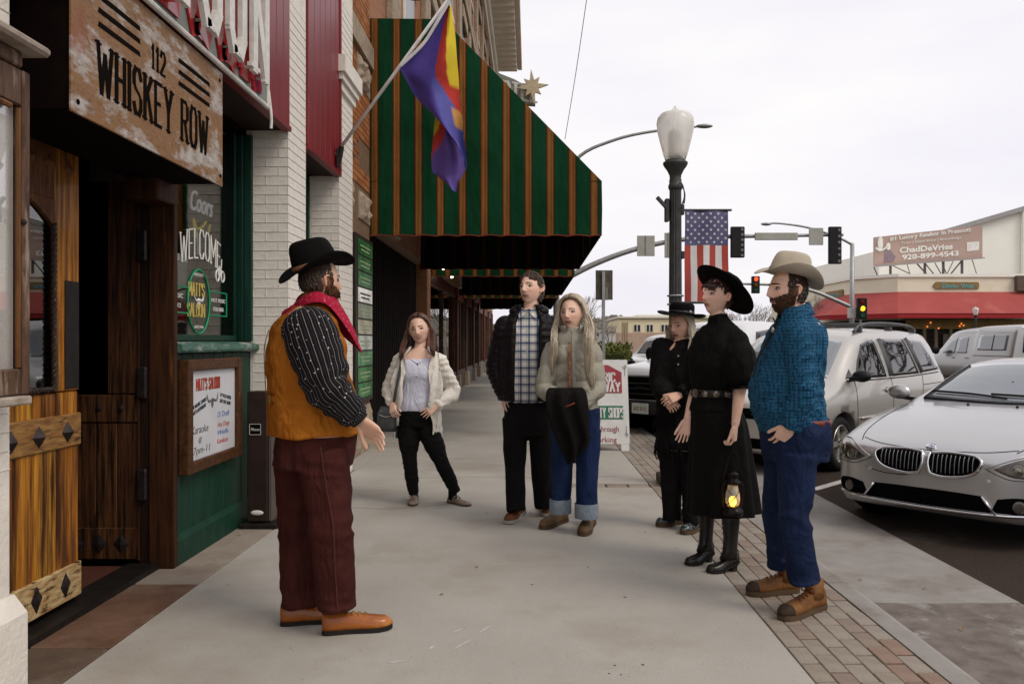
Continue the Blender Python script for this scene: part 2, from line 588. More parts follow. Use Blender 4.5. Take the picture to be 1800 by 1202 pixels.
ys = [-4, 1.6, 5.05, 7.72, 10.9, 13.9, 17, 20, 24, 28, 32, 36, 40, 46]
for a, b in zip(ys[:-1], ys[1:]):
 if a == 7.72:
  slab(sidewalk, -1.93, .30, a, b, concrete)
  slab(sidewalk, .30, 1.18, a + .20, b, concrete)
 else:
  slab(sidewalk, -1.93, 1.18, a, b, concrete)
for a, b, m in [(-4, 1.9, concrete_st), (1.9, 3.66, concrete_st), (3.66, 4.63, concrete_br), (4.63, 6.3, concrete_b), (6.3, 8.8, concrete_b), (8.8, 13, concrete), (13, 20, concrete), (20, 30, concrete), (30, 46, concrete)]:
 slab(sidewalk, -2.5, -1.93, a, b, m, top=-.002, gap=.006)

pav_mesh = []
for k, m in enumerate(paver_ms):
 mb = MB().bbox(-.0442, .0442, -.0885, .0885, -.06, 0, .004)
 pav_mesh.append(mb.mesh('paver', m))
PW, PL = .55 / 6, .19
far = MB()
for r in range(6):
 x = 1.18 + (r + .5) * PW
 for k in range(-14, 90):
  y = 3.2 + k * PL + (PL / 2 if r % 2 else 0)
  z = random.uniform(-.004, .001)
  redp = .6 if (y < 3.7 and r > 3) else .03
  mi = 3 if random.random() < redp else random.choice((0, 0, 1, 1, 2))
  if abs(x - 1.44) < .22 and abs(y - 7.9) < .22:
   pass
  if 3.05 < y < 12.3:
   o = link('paver', pav_mesh[mi], sidewalk, Vector((x + random.uniform(-.001, .001), y, z)))
   o.rotation_euler.z = random.uniform(-.008, .008)
  else:
   far.cur = mi
   far.bbox(x - .0435, x + .0435, y - .0925, y + .0925, z - .05, z, .004)
tag(far.build('paver_strip', paver_ms, sidewalk), kind='stuff')
for k in range(4):
 o = link('paver', pav_mesh[k % 3], sidewalk, Vector((.42 + k * .215, 7.82, -.001)))
 o.scale = (2.25, 1.0, 1)
 o.rotation_euler.z = 0

kerb = tag(MB().box(1.74, 1.86, -5, 46, -.28, -.05).build('kerb', joint_m), kind='structure')
for a, b in [(-5, 1.0), (1.0, 4.65), (4.65, 8.3), (8.3, 12), (12, 18), (18, 30), (30, 46)]:
 mb = MB()
 prof = [(1.735, -.2), (1.735, 0), (1.835, 0), (1.862, -.008), (1.875, -.03), (1.885, -.2)]
 mb.loft([[(x, a + .004, z) for x, z in prof], [(x, b - .004, z) for x, z in prof]])
 mb.build('kerb_stone', gutter_m, kerb)
gut = tag(MB().box(1.89, 2.87, -5, 46, -.3, -.16).build('gutter', joint_m), kind='structure')
for a, b, m in [(-5, 1.2, gutter_d), (1.2, 4.65, gutter_d), (4.65, 8.3, gutter_m), (8.3, 12, gutter_m), (12, 20, gutter_m), (20, 46, gutter_m)]:
 mb = MB()
 prof = [(1.888, -.2), (1.888, -.112), (2.2, -.124), (2.866, -.120), (2.866, -.2)]
 mb.loft([[(x, a + .005, z) for x, z in prof], [(x, b - .005, z) for x, z in prof]])
 mb.build('gutter_slab', m, gut)
q = .7071
for px_, ln in ((2.95, 5.0), (2.95, 5.0)):
 pass
for k, y0 in enumerate((4.62, 8.25, 11.9, 15.5, 19.1)):
 a = Vector((2.93, y0, ROAD + .004))
 u, v = Vector((q, q, 0)), Vector((-q, q, 0)) * .05
 mb = MB()
 mb.add([a - v, a + u * 4.8 - v, a + u * 4.8 + v, a + v], [(0, 1, 2, 3)])
 mb.build('stall_line', line_paint, rd)
crack_m = mat('crack', (.10, .08, .065), .95)
for pts in ([(-1.9, 6.6), (-1.5, 6.75), (-1.2, 6.7), (-.7, 6.9)], [(-1.3, 8.2), (-.6, 8.3), (.1, 8.22), (.9, 8.35)]):
 MB().tube([Vector((x + random.uniform(-.01, .01), y, -.0006)) for x, y in pts], .0022, 4, spline=4).build('crack', crack_m, sidewalk)
chalk = mat('scratch', (.52, .51, .50), .8, c2=(.40, .385, .36), vscale=40)
for (x0, y0, x1, y1, w_) in [(795, 1141, 832, 1122, .012), (838, 1113, 868, 1096, .010), (752, 1141, 768, 1132, .012), (795, 1112, 815, 1103, .010), (680, 1164, 720, 1160, .012), (1540, 1043, 1560, 1042, .02)]:
 a, b = gnd(x0, y0, .0015), gnd(x1, y1, .0015)
 if x0 > 1500:
  continue
 d = (b - a)
 s_ = Vector((-d.y, d.x, 0)).normalized() * w_
 mb = MB()
 mb.add([a, a.lerp(b, .3) - s_ * .8, b, a.lerp(b, .6) + s_], [(0, 1, 2, 3)])
 mb.build('scuff_mark', chalk, sidewalk)
leaf_m = mat('dry_leaf', (.30, .18, .08), .8)
gum_m = mat('gum_spot', (.09, .08, .07), .8)
for k in range(46):
 x, y = random.uniform(-1.8, 1.1), random.uniform(3.3, 9.5)
 r_ = random.uniform(.004, .010)
 mb = MB()
 mb.add([(x + r_ * math.cos(t) * random.uniform(.7, 1.2), y + r_ * 1.1 * math.sin(t) * random.uniform(.7, 1.2), .0012) for t in [i * .785 for i in range(8)]], [list(range(8))])
 mb.build('gum_spot', gum_m if k % 7 else chalk, sidewalk)
for k, (px_, py_) in enumerate([(776, 1044), (838, 996), (420, 940), (1508, 1040), (1512, 1018), (1625, 1033), (1690, 1105), (520, 930)]):
 z = -.115 if px_ > 1450 else .003
 p = gnd(px_, py_, z)
 mb = MB()
 a = random.uniform(0, 3)
 u, v = Vector((math.cos(a), math.sin(a), .15)) * .022, Vector((-math.sin(a), math.cos(a), -.1)) * .009
 mb.add([p - u, p - v + Vector((0, 0, .004)), p + u, p + v + Vector((0, 0, .004))], [(0, 1, 2, 3)])
 o = mb.build('fallen_leaf', leaf_m)
 tag(o, ['small tan leaf lying alone on the open pavement', 'small brown leaf behind the guide on grey slab', 'dry leaf beside the dark post base', 'brown leaf in the gutter near the kerb', 'pale curled leaf near the brown shoes in the gutter', 'dark leaf in the gutter below the silver coupe', 'crumpled leaf on the stained gutter slab', 'tiny dry leaf near the white brick pier'][k], 'leaf')

# ================================================================ THE SALOON
white_brick = mat('white_paint_brick', (.74, .69, .62), .7, c2=(.66, .61, .545), vscale=7, bump=.5, bscale=40, c3=(.58, .52, .45), c3scale=2.6, c3lo=.6, c3hi=.78)
white_mortar = mat('white_paint_mortar', (.735, .685, .615), .85, c2=(.62, .575, .51), vscale=9, bump=.4, bscale=60)
dark_wood = mat('dark_wood', (.022, .009, .004), .65, c2=(.007, .003, .002), vscale=9, stretch=(6, 6, .5), bump=.3, bscale=40)
jamb_wood = mat('jamb_wood', (.060, .020, .005), .6, c2=(.018, .006, .002), vscale=7, stretch=(7, 7, .45), bump=.4, bscale=40, c3=(.22, .085, .02), c3scale=2.6, c3lo=.62, c3hi=.76)
room_m = mat('dark_room', (.008, .004, .003), .95, c2=(.004, .002, .002), spec=.05)
green_p = mat('green_paint', (.008, .044, .026), .5, c2=(.005, .028, .017), vscale=5, stretch=(3, 3, .8), bump=.25, bscale=30, c3=(.016, .062, .040), c3scale=3, c3lo=.58, c3hi=.75)
green_d = mat('green_paint_dark', (.004, .028, .018), .4, c2=(.003, .018, .012), vscale=5, bump=.2)
sill_p = mat('green_sill_worn', (.07, .15, .12), .6, c2=(.03, .085, .06), vscale=10, stretch=(2, .6, 2), bump=.3, c3=(.33, .34, .31), c3scale=6, c3lo=.55, c3hi=.66)
red_p = mat('red_enamel', (.19, .008, .013), .38, c2=(.15, .006, .010), vscale=3, stretch=(2, 2, .5), bump=.12, bscale=9, spec=.45)
dark_met = mat('dark_metal', (.022, .018, .016), .5, .3, c2=(.012, .01, .009), vscale=14, bump=.15)
iron = mat('iron_stud', (.045, .035, .035), .45, .6, c2=(.02, .016, .016), vscale=25)

saloon = empty('saloon_building', (-2.22, 3, 0), 'saloon front with carved wooden doors, green window and white brick piers', 'building')

def brick_face(parent, o, u, n, length, z0, z1, mats_, bl=.205, bh=.070, j=.005, proud=.0012, skip=None, depth=.05, cache={}):
 o, u, n = Vector(o), Vector(u), Vector(n)
 z = z0
 row = 0
 cnt = 0
 while z + bh <= z1 + .001:
  x = -(bl + j) / 2 if row % 2 else 0.0
  while x < length - .012:
   a, b = max(0, x), min(length, x + bl)
   if b - a > .02 and not (skip and skip((a + b) / 2, z)):
    pr = proud + random.uniform(-.0006, .0006)
    key = (round(b - a, 2), bh, tuple(round(t, 2) for t in u), tuple(m.name for m in mats_), random.randrange(3))
    if key not in cache:
     mb = MB()
     h, d = key[0] / 2, depth / 2
     bm = bmesh.new()
     bmesh.ops.create_cube(bm, size=1)
     for v_ in bm.verts:
      v_.co = u * (v_.co.x * (2 * h - .002)) + n * (v_.co.y * depth) + Vector((0, 0, v_.co.z * bh))
     bmesh.ops.bevel(bm, geom=bm.edges[:], offset=.0025, segments=1, affect='EDGES')
     me = bpy.data.meshes.new('brick')
     bm.to_mesh(me)
     bm.free()
     me.materials.append(mats_[key[4] % len(mats_)])
     cache[key] = me
    p = o + u * ((a + b) / 2) + n * (pr - depth / 2) + Vector((0, 0, z + bh / 2))
    link('brick', cache[key], parent, p)
    cnt += 1
   x += bl + j
  z += bh + j
  row += 1
 return cnt

for k, (y0, y1, zt) in enumerate([(-2.0, 3.15, 5.0), (6.40, 6.92, 6.0), (8.10, 8.74, 6.0)]):
 xf = -2.06 if k == 0 else -1.95
 mb = MB()
 mb.box(-2.6 if k == 0 else -2.34, xf, y0, y1, 0, zt)
 pier = mb.build('brick_pier', white_mortar, saloon)
 if k == 0:
  brick_face(pier, (xf, 2.2, .45), (0, 1, 0), (1, 0, 0), y1 - 2.2 + .004, .45, 3.4, [white_brick])
  cb = MB()
  pr_ = [(-2.5, 0), (-2.0, 0), (-2.0, .33), (-2.054, .40), (-2.5, .40)]
  cb.loft([[(x, -2, z) for x, z in pr_], [(x, 3.17, z) for x, z in pr_]])
  cb.build('pier_base', white_brick, saloon)
 else:
  brick_face(pier, (-2.225, y0, .02), (1, 0, 0), (0, -1, 0), .28, .02, 4.15 if k == 1 else 4.9, [white_brick])
  brick_face(pier, (xf, y0 + .055, .02), (0, 1, 0), (1, 0, 0), y1 - y0 - .055, .02, 4.15 if k == 1 else 4.9, [white_brick])
cap = MB()
for k, (e, z0, z1) in enumerate([(.03, 3.98, 4.06), (.06, 4.062, 4.13), (.09, 4.132, 4.3)]):
 cap.box(-2.5, -1.95 + e, 8.1 - e, 8.74 + e, z0, z1)
cap.build('pier_capital', white_brick, saloon)
mb = MB()
mb.box(-7, -6.9, 2, 8.8, 0, 3.3)
mb.box(-6.9, -2.5, 2.0, 2.1, 0, 3.3)
mb.box(-6.9, -2.5, 8.7, 8.8, 0, 3.3)
mb.box(-6.9, -2.5, 2.1, 8.7, 3.2, 3.3)
mb.box(-6.9, -2.5, 2.1, 8.7, -.03, -.016)
mb.build('interior', room_m, saloon)
MB().box(-2.58, -2.28, 3.151, 8.099, 3.06, 6.0).build('upper_wall', room_m, saloon)
bc = mat('reflected_brick', (.16, .085, .06), .85, c2=(.07, .045, .05), vscale=18, stretch=(1, 1, 3), bump=.4, c3=(.05, .05, .09), c3scale=6, c3lo=.5, c3hi=.6)
col_in = MB().box(-3.0, -2.62, 5.42, 5.92, 0, 3.1).build('pier_reflection_column', white_mortar, saloon)  # column added behind the glass, standing in for the pier's reflected bricks
col_in.data.materials[0] = bc
thr = MB()
thr.box(-2.50, -2.30, 3.16, 4.95, -.01, .03)
thr.build('threshold', dark_met, saloon)
MB().box(-3.6, -2.51, 3.16, 4.95, -.015, .012).build('doorway_floor', mat('mat_brown', (.09, .03, .02), .8, vscale=30), saloon)
jb = MB()
jb.bbox(-2.365, -2.205, 4.935, 4.985, .0, 2.42, .006)
jamb = jb.build('door_jamb', jamb_wood, saloon)
MB().box(-2.425, -2.368, 4.945, 4.985, 0, 2.42).build('door_jamb', dark_wood, saloon)
for z in (.42, 1.05, 1.9):
 MB().bbox(-2.435, -2.372, 4.915, 4.944, z, z + .2, .01).build('hinge', iron, saloon)
MB().bbox(-2.50, -2.205, 3.16, 4.985, 2.425, 2.60, .006).build('door_lintel', dark_wood, saloon)
MB().bbox(-2.40, -2.20, 4.70, 4.99, 2.25, 2.42, .01).build('corner_bracket', jamb_wood, saloon)
MB().box(-2.5, -2.3, 3.16, 4.985, 2.602, 3.058).build('transom_panel', room_m, saloon)

# ---- the closed door leaf: planks, worn bands with pyramid studs, glass, rope moulding
gold_wood = [mat('door_plank_%d' % k, c, .5, c2=d, vscale=7, stretch=(6, 6, .32), lo=.38, hi=.66, detail=9, bump=.5, bscale=30, c3=(.045, .013, .003), c3scale=2.6, c3lo=.46, c3hi=.62, coat=.1)
    for k, (c, d) in enumerate([((.55, .24, .022), (.22, .062, .006)), ((.66, .34, .035), (.27, .085, .009)), ((.44, .165, .016), (.14, .038, .005))])]
pale_band = mat('worn_band', (.56, .42, .22), .65, c2=(.30, .16, .05), vscale=8, stretch=(1.5, 1.5, 6), bump=.5, c3=(.05, .022, .010), c3scale=7, c3lo=.54, c3hi=.63)
band_m = mat('door_band', (.35, .19, .06), .55, c2=(.17, .07, .02), vscale=7, stretch=(1.2, 1.2, 7), bump=.4, c3=(.05, .02, .008), c3scale=5, c3lo=.55, c3hi=.66)
carve_m = mat('carved_wood', (.17, .065, .02), .55, c2=(.05, .018, .007), vscale=9, stretch=(4, 4, 1), bump=.5)
pane_g = glass_mat('door_glass', (.35, .3, .28), .10)
DX = -2.40
door = link('door', None, saloon, Vector((DX, 3.3, 0)))
Y0, Y1 = 3.28, 4.235

def plank(parent, y0, y1, z0, z1, m, x=DX, th=.03, nm='plank'):
 return MB().bbox(x - th, x, y0 + .0045, y1 - .0045, z0, z1, .006).build(nm, m, parent)

pys = [3.28, 3.40, 3.545, 3.70, 3.86, 4.04, 4.235]
for k, (a, b) in enumerate(zip(pys[:-1], pys[1:])):
 plank(door, a, b, .06, 1.005, gold_wood[k % 3])
 plank(door, a, b, 1.006, 1.145, gold_wood[(k + 1) % 3], x=DX - .004)
MB().bbox(DX - .04, DX + .014, Y0, Y1 + .004, .065, .245, .006).build('kick_band', pale_band, door)
MB().bbox(DX - .04, DX + .012, Y0, Y1 + .004, .86, 1.03, .006).build('band', band_m, door)

def stud(parent, y, z, hw, hh, hgt, x, m=iron):
 mb = MB()
 mb.add([(x, y - hw, z), (x, y, z - hh), (x, y + hw, z), (x, y, z + hh), (x + hgt, y, z)], [(0, 1, 4), (1, 2, 4), (2, 3, 4), (3, 0, 4)])
 return mb.build('stud', m, parent)

for y in (3.44, 3.66, 3.87, 4.11):
 stud(door, y, .94, .050, .056, .035, DX + .0125)
for y in (3.42, 3.60, 3.80, 4.04):
 stud(door, y + .05, .155, .045, .068, .012, DX + .0145)
MB().bbox(DX - .03, DX + .002, 4.02, Y1, 1.15, 2.42, .005).build('stile', gold_wood[0], door)
MB().bbox(DX + .0025, DX + .008, 4.10, 4.225, 1.16, 1.72, .002).build('push_plate', dark_met, door)
MB().bbox(DX - .03, DX, Y0, 4.02, 2.12, 2.42, .005).build('carved_rail', carve_m, door)
for k in range(5):
 stud(door, 3.5 + k * .16, 2.30, .05, .05, .02, DX + .001, carve_m)
arch = MB()
arc_pts = [(y, 1.98 + .145 * (1 - ((y - 3.65) / .37) ** 2)) for y in np.linspace(3.28, 4.02, 14)]
for (a, za), (b, zb) in zip(arc_pts[:-1], arc_pts[1:]):
 arch.prism([(DX - .03, a, za), (DX - .03, b, zb), (DX - .03, b, 2.12), (DX - .03, a, 2.12)], (.031, 0, 0))
arch.build('arched_head', carve_m, door)
MB().box(DX - .022, DX - .018, Y0, 4.02, 1.15, 2.11).build('pane', pane_g, door)
MB().box(DX - .30, DX - .29, Y0, 4.02, 1.10, 2.2).build('curtain', room_m, door)
rope = mat('rope_moulding', (.05, .035, .03), .4, c2=(.02, .014, .012), vscale=20)
for a, b in [((DX + .004, 3.28, 1.165), (DX + .004, 4.01, 1.165)), ((DX + .004, 4.01, 1.165), (DX + .004, 4.01, 2.0))]:
 a, b = Vector(a), Vector(b)
 n = int((b - a).length / .006)
 mb = MB()
 d = (b - a).normalized()
 u, v = d.orthogonal().normalized(), d.cross(d.orthogonal().normalized())
 mb.tube([a, b], .009, 8)
 for ph in (0, 3.14):
  mb.tube([a.lerp(b, k / n) + (u * math.cos(k * .7 + ph) + v * math.sin(k * .7 + ph)) * .008 for k in range(n + 1)], .0065, 5)
 mb.build('rope_moulding', rope, door)
# ---- the open leaf, swung in at right angles
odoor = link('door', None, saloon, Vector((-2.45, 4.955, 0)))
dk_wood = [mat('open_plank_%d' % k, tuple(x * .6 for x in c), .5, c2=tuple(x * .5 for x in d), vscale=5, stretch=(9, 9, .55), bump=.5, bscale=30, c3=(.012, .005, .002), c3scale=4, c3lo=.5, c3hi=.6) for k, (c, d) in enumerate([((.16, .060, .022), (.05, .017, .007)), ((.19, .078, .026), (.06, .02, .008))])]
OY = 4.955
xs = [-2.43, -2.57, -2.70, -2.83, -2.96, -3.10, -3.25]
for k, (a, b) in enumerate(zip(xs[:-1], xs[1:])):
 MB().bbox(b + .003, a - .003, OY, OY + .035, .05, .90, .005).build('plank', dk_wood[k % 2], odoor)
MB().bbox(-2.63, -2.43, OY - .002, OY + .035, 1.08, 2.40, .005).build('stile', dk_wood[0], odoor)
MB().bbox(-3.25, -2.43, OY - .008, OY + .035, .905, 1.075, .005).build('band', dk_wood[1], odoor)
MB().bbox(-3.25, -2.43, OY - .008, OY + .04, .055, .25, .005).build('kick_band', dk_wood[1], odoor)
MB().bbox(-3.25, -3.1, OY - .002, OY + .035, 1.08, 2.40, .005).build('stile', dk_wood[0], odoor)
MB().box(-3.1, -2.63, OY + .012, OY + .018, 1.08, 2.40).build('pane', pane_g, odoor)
for x in (-2.54, -2.68, -2.82, -2.96):
 mb = MB()
 mb.add([(x - .05, OY - .0085, .15), (x, OY - .0085, .085), (x + .05, OY - .0085, .15), (x, OY - .0085, .215), (x, OY - .022, .15)], [(0, 1, 4), (1, 2, 4), (2, 3, 4), (3, 0, 4)])
 mb.build('stud', iron, odoor)
 mb = MB()
 mb.sphere((x, OY - .01, .99), (.018, .01, .018), 10, 6)
 mb.build('bolt_head', iron, odoor)
MB().tube([(-2.432, OY - .006, .05), (-2.432, OY - .006, 2.4)], .009, 6).build('edge_strip', jamb_wood, odoor)

# ---- green shop window: boards, base, sill, frame, glass
yb = [4.99, 5.12, 5.288, 5.454, 5.636, 5.818, 5.985, 6.17, 6.385]
MB().box(-2.34, -2.262, 4.99, 6.39, .0, 1.33).build('bulkhead', green_d, saloon)
for a, b in zip(yb[:-1], yb[1:]):
 MB().bbox(-2.27, -2.24, a + .003, b - .003, .0, 1.33, .006).build('board', green_p, saloon)
mb = MB()
pr_ = [(-2.238, 0), (-2.208, 0), (-2.208, .15), (-2.238, .185)]
mb.loft([[(x, 4.99, z) for x, z in pr_], [(x, 6.39, z) for x, z in pr_]])
mb.build('base_board', green_p, saloon)
sl = MB()
pr_ = [(-2.36, 1.335), (-2.185, 1.335), (-2.175, 1.35), (-2.18, 1.385), (-2.24, 1.40), (-2.36, 1.41)]
sl.loft([[(x, 4.988, z) for x, z in pr_], [(x, 6.395, z) for x, z in pr_]])
sl.build('window_sill', sill_p, saloon)
win = link('window', None, saloon, Vector((-2.3, 5.7, 1.4)))
fr = MB()
fr.bbox(-2.36, -2.30, 4.99, 5.03, 1.412, 3.05, .004)
win_l = fr.build('frame', green_d, win)
for x0, x1, y0, y1 in ((-2.37, -2.33, 6.29, 6.395), (-2.33, -2.285, 6.325, 6.394), (-2.285, -2.225, 6.355, 6.393)):
 MB().bbox(x0, x1, y0, y1, 1.412, 3.055, .004).build('frame', green_d if x0 < -2.3 else green_p, win)
MB().bbox(-2.37, -2.32, 5.03, 6.29, 1.412, 1.455, .004).build('frame', green_p, win)
MB().box(-2.352, -2.347, 5.03, 6.29, 1.455, 3.05).build('pane', glass_mat('shop_glass', (.62, .62, .6), .02, amount=.5), win)
vin = mat('window_paint', (.75, .74, .70), .6, emit=None)
vgr = mat('window_green', (.02, .32, .14), .5)
vye = mat('window_yellow', (.55, .42, .10), .5)
gx = -2.3465
uY, uZ, uX = (0, 1, 0), (0, 0, 1), (1, 0, 0)
mb = MB()
letters(mb, 'WELCOME', (gx, 5.34, 1.93), uY, uZ, uX, .20, wf=.62, th=.075, gap=.15, depth=.002, serif=.08, arc=lambda X: .07 * (1 - ((X - .34) / .36) ** 2))
mb.build('welcome_lettering', vin, win)
mb = MB()
letters(mb, "MATT'S", (gx, 5.47, 1.73), uY, uZ, uX, .085, wf=.75, th=.17, gap=.16, depth=.002)
letters(mb, 'SALOON', (gx, 5.45, 1.585), uY, uZ, uX, .085, wf=.78, th=.17, gap=.16, depth=.002)
mb.build('saloon_lettering', vye, win)
mb = MB()
ov = [Vector((gx + .001, 5.64 + .185 * math.cos(t), 1.69 + .225 * math.sin(t))) for t in np.linspace(0, 2 * math.pi, 37)]
mb.tube(ov, .007, 5)
for z in (1.775, 1.60):
 mb.tube([(gx + .001, 5.06, z), (gx + .001, 5.455, z)], .005, 5)
 mb.tube([(gx + .001, 5.825, z), (gx + .001, 6.15, z)], .005, 5)
mb.tube([(gx + .001, 6.15, 1.60), (gx + .001, 6.15, 1.775)], .005, 5)
mb.build('oval_border', vgr, win)
mb = MB()
for z, s in ((1.868, .022), (1.50, .022)):
 ftext(mb, 'PRESCOTT' if z > 1.7 else 'ARIZONA', (gx, 5.64, z), uY, uZ, uX, s, width=.16, align='CENTER')
ftext(mb, 'HOT MUSIC', (gx, 5.86, 1.70), uY, uZ, uX, .03, width=.27)
ftext(mb, 'COLD BEER', (gx, 5.89, 1.635), uY, uZ, uX, .03, width=.2)
ftext(mb, 'LIVE MUSIC', (gx, 5.08, 1.70), uY, uZ, uX, .03, width=.30)
ftext(mb, 'AND DANCE', (gx, 5.10, 1.635), uY, uZ, uX, .03, width=.25)
mb.sphere((gx, 5.64, 1.67), (.003, .028, .045), 10, 8)
mb.tube([(gx + .001, 5.64, 1.70), (gx + .001, 5.59, 1.695), (gx + .001, 5.555, 1.73)], [.012, .009, .002], 6)
mb.tube([(gx + .001, 5.64, 1.70), (gx + .001, 5.69, 1.695), (gx + .001, 5.725, 1.73)], [.012, .009, .002], 6)
mb.build('small_lettering', vin, win)
mb = MB()
mb.tube([(gx + .001, 5.97 + .032 * math.cos(t), 1.90 + .04 * math.sin(t)) for t in np.linspace(0, 6.28, 15)], .007, 5)
mb.tube([(gx + .001, 6.07 + .032 * math.cos(t), 1.90 + .04 * math.sin(t)) for t in np.linspace(0, 6.28, 15)], .007, 5)
mb.prism([(gx, 5.98, 1.91), (gx, 6.06, 1.90), (gx, 6.05, 1.965), (gx, 6.0, 1.98)], (.002, 0, 0))
mb.tube([(gx + .001, 6.04, 1.96), (gx + .001, 6.05, 2.03)], .006, 5)
mb.build('motorcycle_emblem', vin, win)
nz = empty('neon_sign', (-2.5, 5.8, 2.2), 'white script neon beer sign hanging inside the shop window', 'neon sign')
neon_w = mat('neon_white', (.9, .9, .9), .4, emit=(.9, .9, 1.0), estr=.45)
neon_y = mat('neon_yellow', (.8, .6, .05), .4, emit=(1, .75, .05), estr=.4)
mb = MB()
ftext(mb, 'Coors', (-2.45, 5.74, 2.36), uY, uZ, uX, .16, depth=.008, width=.40, shear=.35)
mb.build('script', neon_w, nz)
mb = MB()
mb.tube([(-2.45, 5.80, 2.30), (-2.45, 5.86, 2.24), (-2.45, 5.95, 2.26), (-2.45, 6.02, 2.31)], .009, 6, spline=4)
mb.tube([(-2.45, 5.80, 2.28), (-2.45, 5.84, 2.17)], .008, 6)
mb.tube([(-2.45, 6.06, 2.22), (-2.45, 6.10, 2.30)], .008, 6)
mb.build('underline', neon_y, nz)
mb = MB()
mb.tube([(-2.45, 5.86, 2.22), (-2.45, 5.88, 2.05), (-2.45, 6.0, 2.05), (-2.45, 6.02, 2.22)], .006, 6)
mb.build('glass_outline', neon_w, nz)
nr = empty('round_neon_sign', (-2.5, 5.2, 2.3), 'round white neon ring partly hidden by the door post', 'neon sign')
mb = MB()
mb.tube([(-2.44, 5.22 + .22 * math.cos(t), 2.42 + .26 * math.sin(t)) for t in np.linspace(0, 6.2832, 40)], .012, 6)
mb.build('ring', neon_w, nr)
mb = MB()
ftext(mb, 'AND', (-2.44, 5.10, 2.26), uY, uZ, uX, .08, depth=.006, width=.26, bold=.004)
mb.build('ring_lettering', neon_w, nr)
win2 = link('window', None, saloon, Vector((-2.3, 7.5, 1.4)))
for x0, x1, y0, y1 in ((-2.37, -2.30, 8.0, 8.098), (-2.30, -2.24, 8.04, 8.097)):
 MB().bbox(x0, x1, y0, y1, 0.0, 3.1, .004).build('frame', green_p, win2)
MB().box(-2.36, -2.35, 6.93, 8.0, 0.9, 3.1).build('pane', glass_mat('shop_glass'), win2)
MB().box(-2.40, -2.34, 6.93, 8.0, 0, .9).build('bulkhead', green_d, win2)

# ---- red fascia: standing panels between the piers
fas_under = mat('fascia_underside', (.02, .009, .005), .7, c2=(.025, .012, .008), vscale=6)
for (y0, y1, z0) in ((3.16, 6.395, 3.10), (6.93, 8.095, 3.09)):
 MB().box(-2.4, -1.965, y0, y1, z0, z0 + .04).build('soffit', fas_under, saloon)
 MB().bbox(-1.985, -1.915, y0, y1, z0 - .012, z0 + .03, .004).build('fascia_trim', red_p, saloon)
 n = max(3, int((y1 - y0) / .17))
 for k in range(n):
  a, b = y0 + (y1 - y0) * k / n, y0 + (y1 - y0) * (k + 1) / n
  MB().bbox(-1.99, -1.93, a + .002, b - .002, z0 + .032, 6.0, .006).build('fascia_panel', red_p, saloon)
MB().bbox(-1.99, -1.915, 8.06, 8.098, 3.12, 6.0, .004).build('fascia_trim', red_p, saloon)

# ---- sign over the door: weathered plate with cut letters
def rust_mat():
 m, t, b = nodes_of('weathered_sign_plate')
 b.inputs['Roughness'].default_value = .6
 v = coords(t, 'Object', (1, 1, 2.6))
 n1 = N(t, 'ShaderNodeTexNoise', Scale=2.3, Detail=12.0, Roughness=.72)
 n2 = N(t, 'ShaderNodeTexNoise', Scale=13.0, Detail=8.0, Roughness=.7)
 for n in (n1, n2):
  t.links.new(v, n.inputs['Vector'])
 r1 = ramp(t, [(.36, (.11, .048, .014)), (.48, (.23, .11, .033)), (.60, (.165, .072, .022))])
 t.links.new(n2.outputs['Fac'], r1.inputs['Fac'])
 r2 = ramp(t, [(.50, (0, 0, 0)), (.585, (1, 1, 1))])
 t.links.new(n1.outputs['Fac'], r2.inputs['Fac'])
 r3 = ramp(t, [(.35, (.24, .20, .17)), (.62, (.46, .42, .385))])
 t.links.new(n2.outputs['Fac'], r3.inputs['Fac'])
 mx = N(t, 'ShaderNodeMixRGB')
 t.links.new(r2.outputs['Color'], mx.inputs['Fac'])
 t.links.new(r1.outputs['Color'], mx.inputs['Color1'])
 t.links.new(r3.outputs['Color'], mx.inputs['Color2'])
 n3 = N(t, 'ShaderNodeTexNoise', Scale=1.7, Detail=6.0)
 v3 = coords(t, 'Object', (1, 1.4, .9), (0, 0, .7))
 t.links.new(v3, n3.inputs['Vector'])
 r4 = ramp(t, [(.63, (0, 0, 0)), (.70, (.8, .8, .8))])
 t.links.new(n3.outputs['Fac'], r4.inputs['Fac'])
 m2 = N(t, 'ShaderNodeMixRGB')
 m2.inputs['Color2'].default_value = (.22, .035, .012, 1)
 t.links.new(r4.outputs['Color'], m2.inputs['Fac'])
 t.links.new(mx.outputs['Color'], m2.inputs['Color1'])
 t.links.new(m2.outputs['Color'], b.inputs['Base Color'])
 bp = N(t, 'ShaderNodeBump', Strength=.25, Distance=.01)
 t.links.new(n2.outputs['Fac'], bp.inputs['Height'])
 t.links.new(bp.outputs['Normal'], b.inputs['Normal'])
 return m

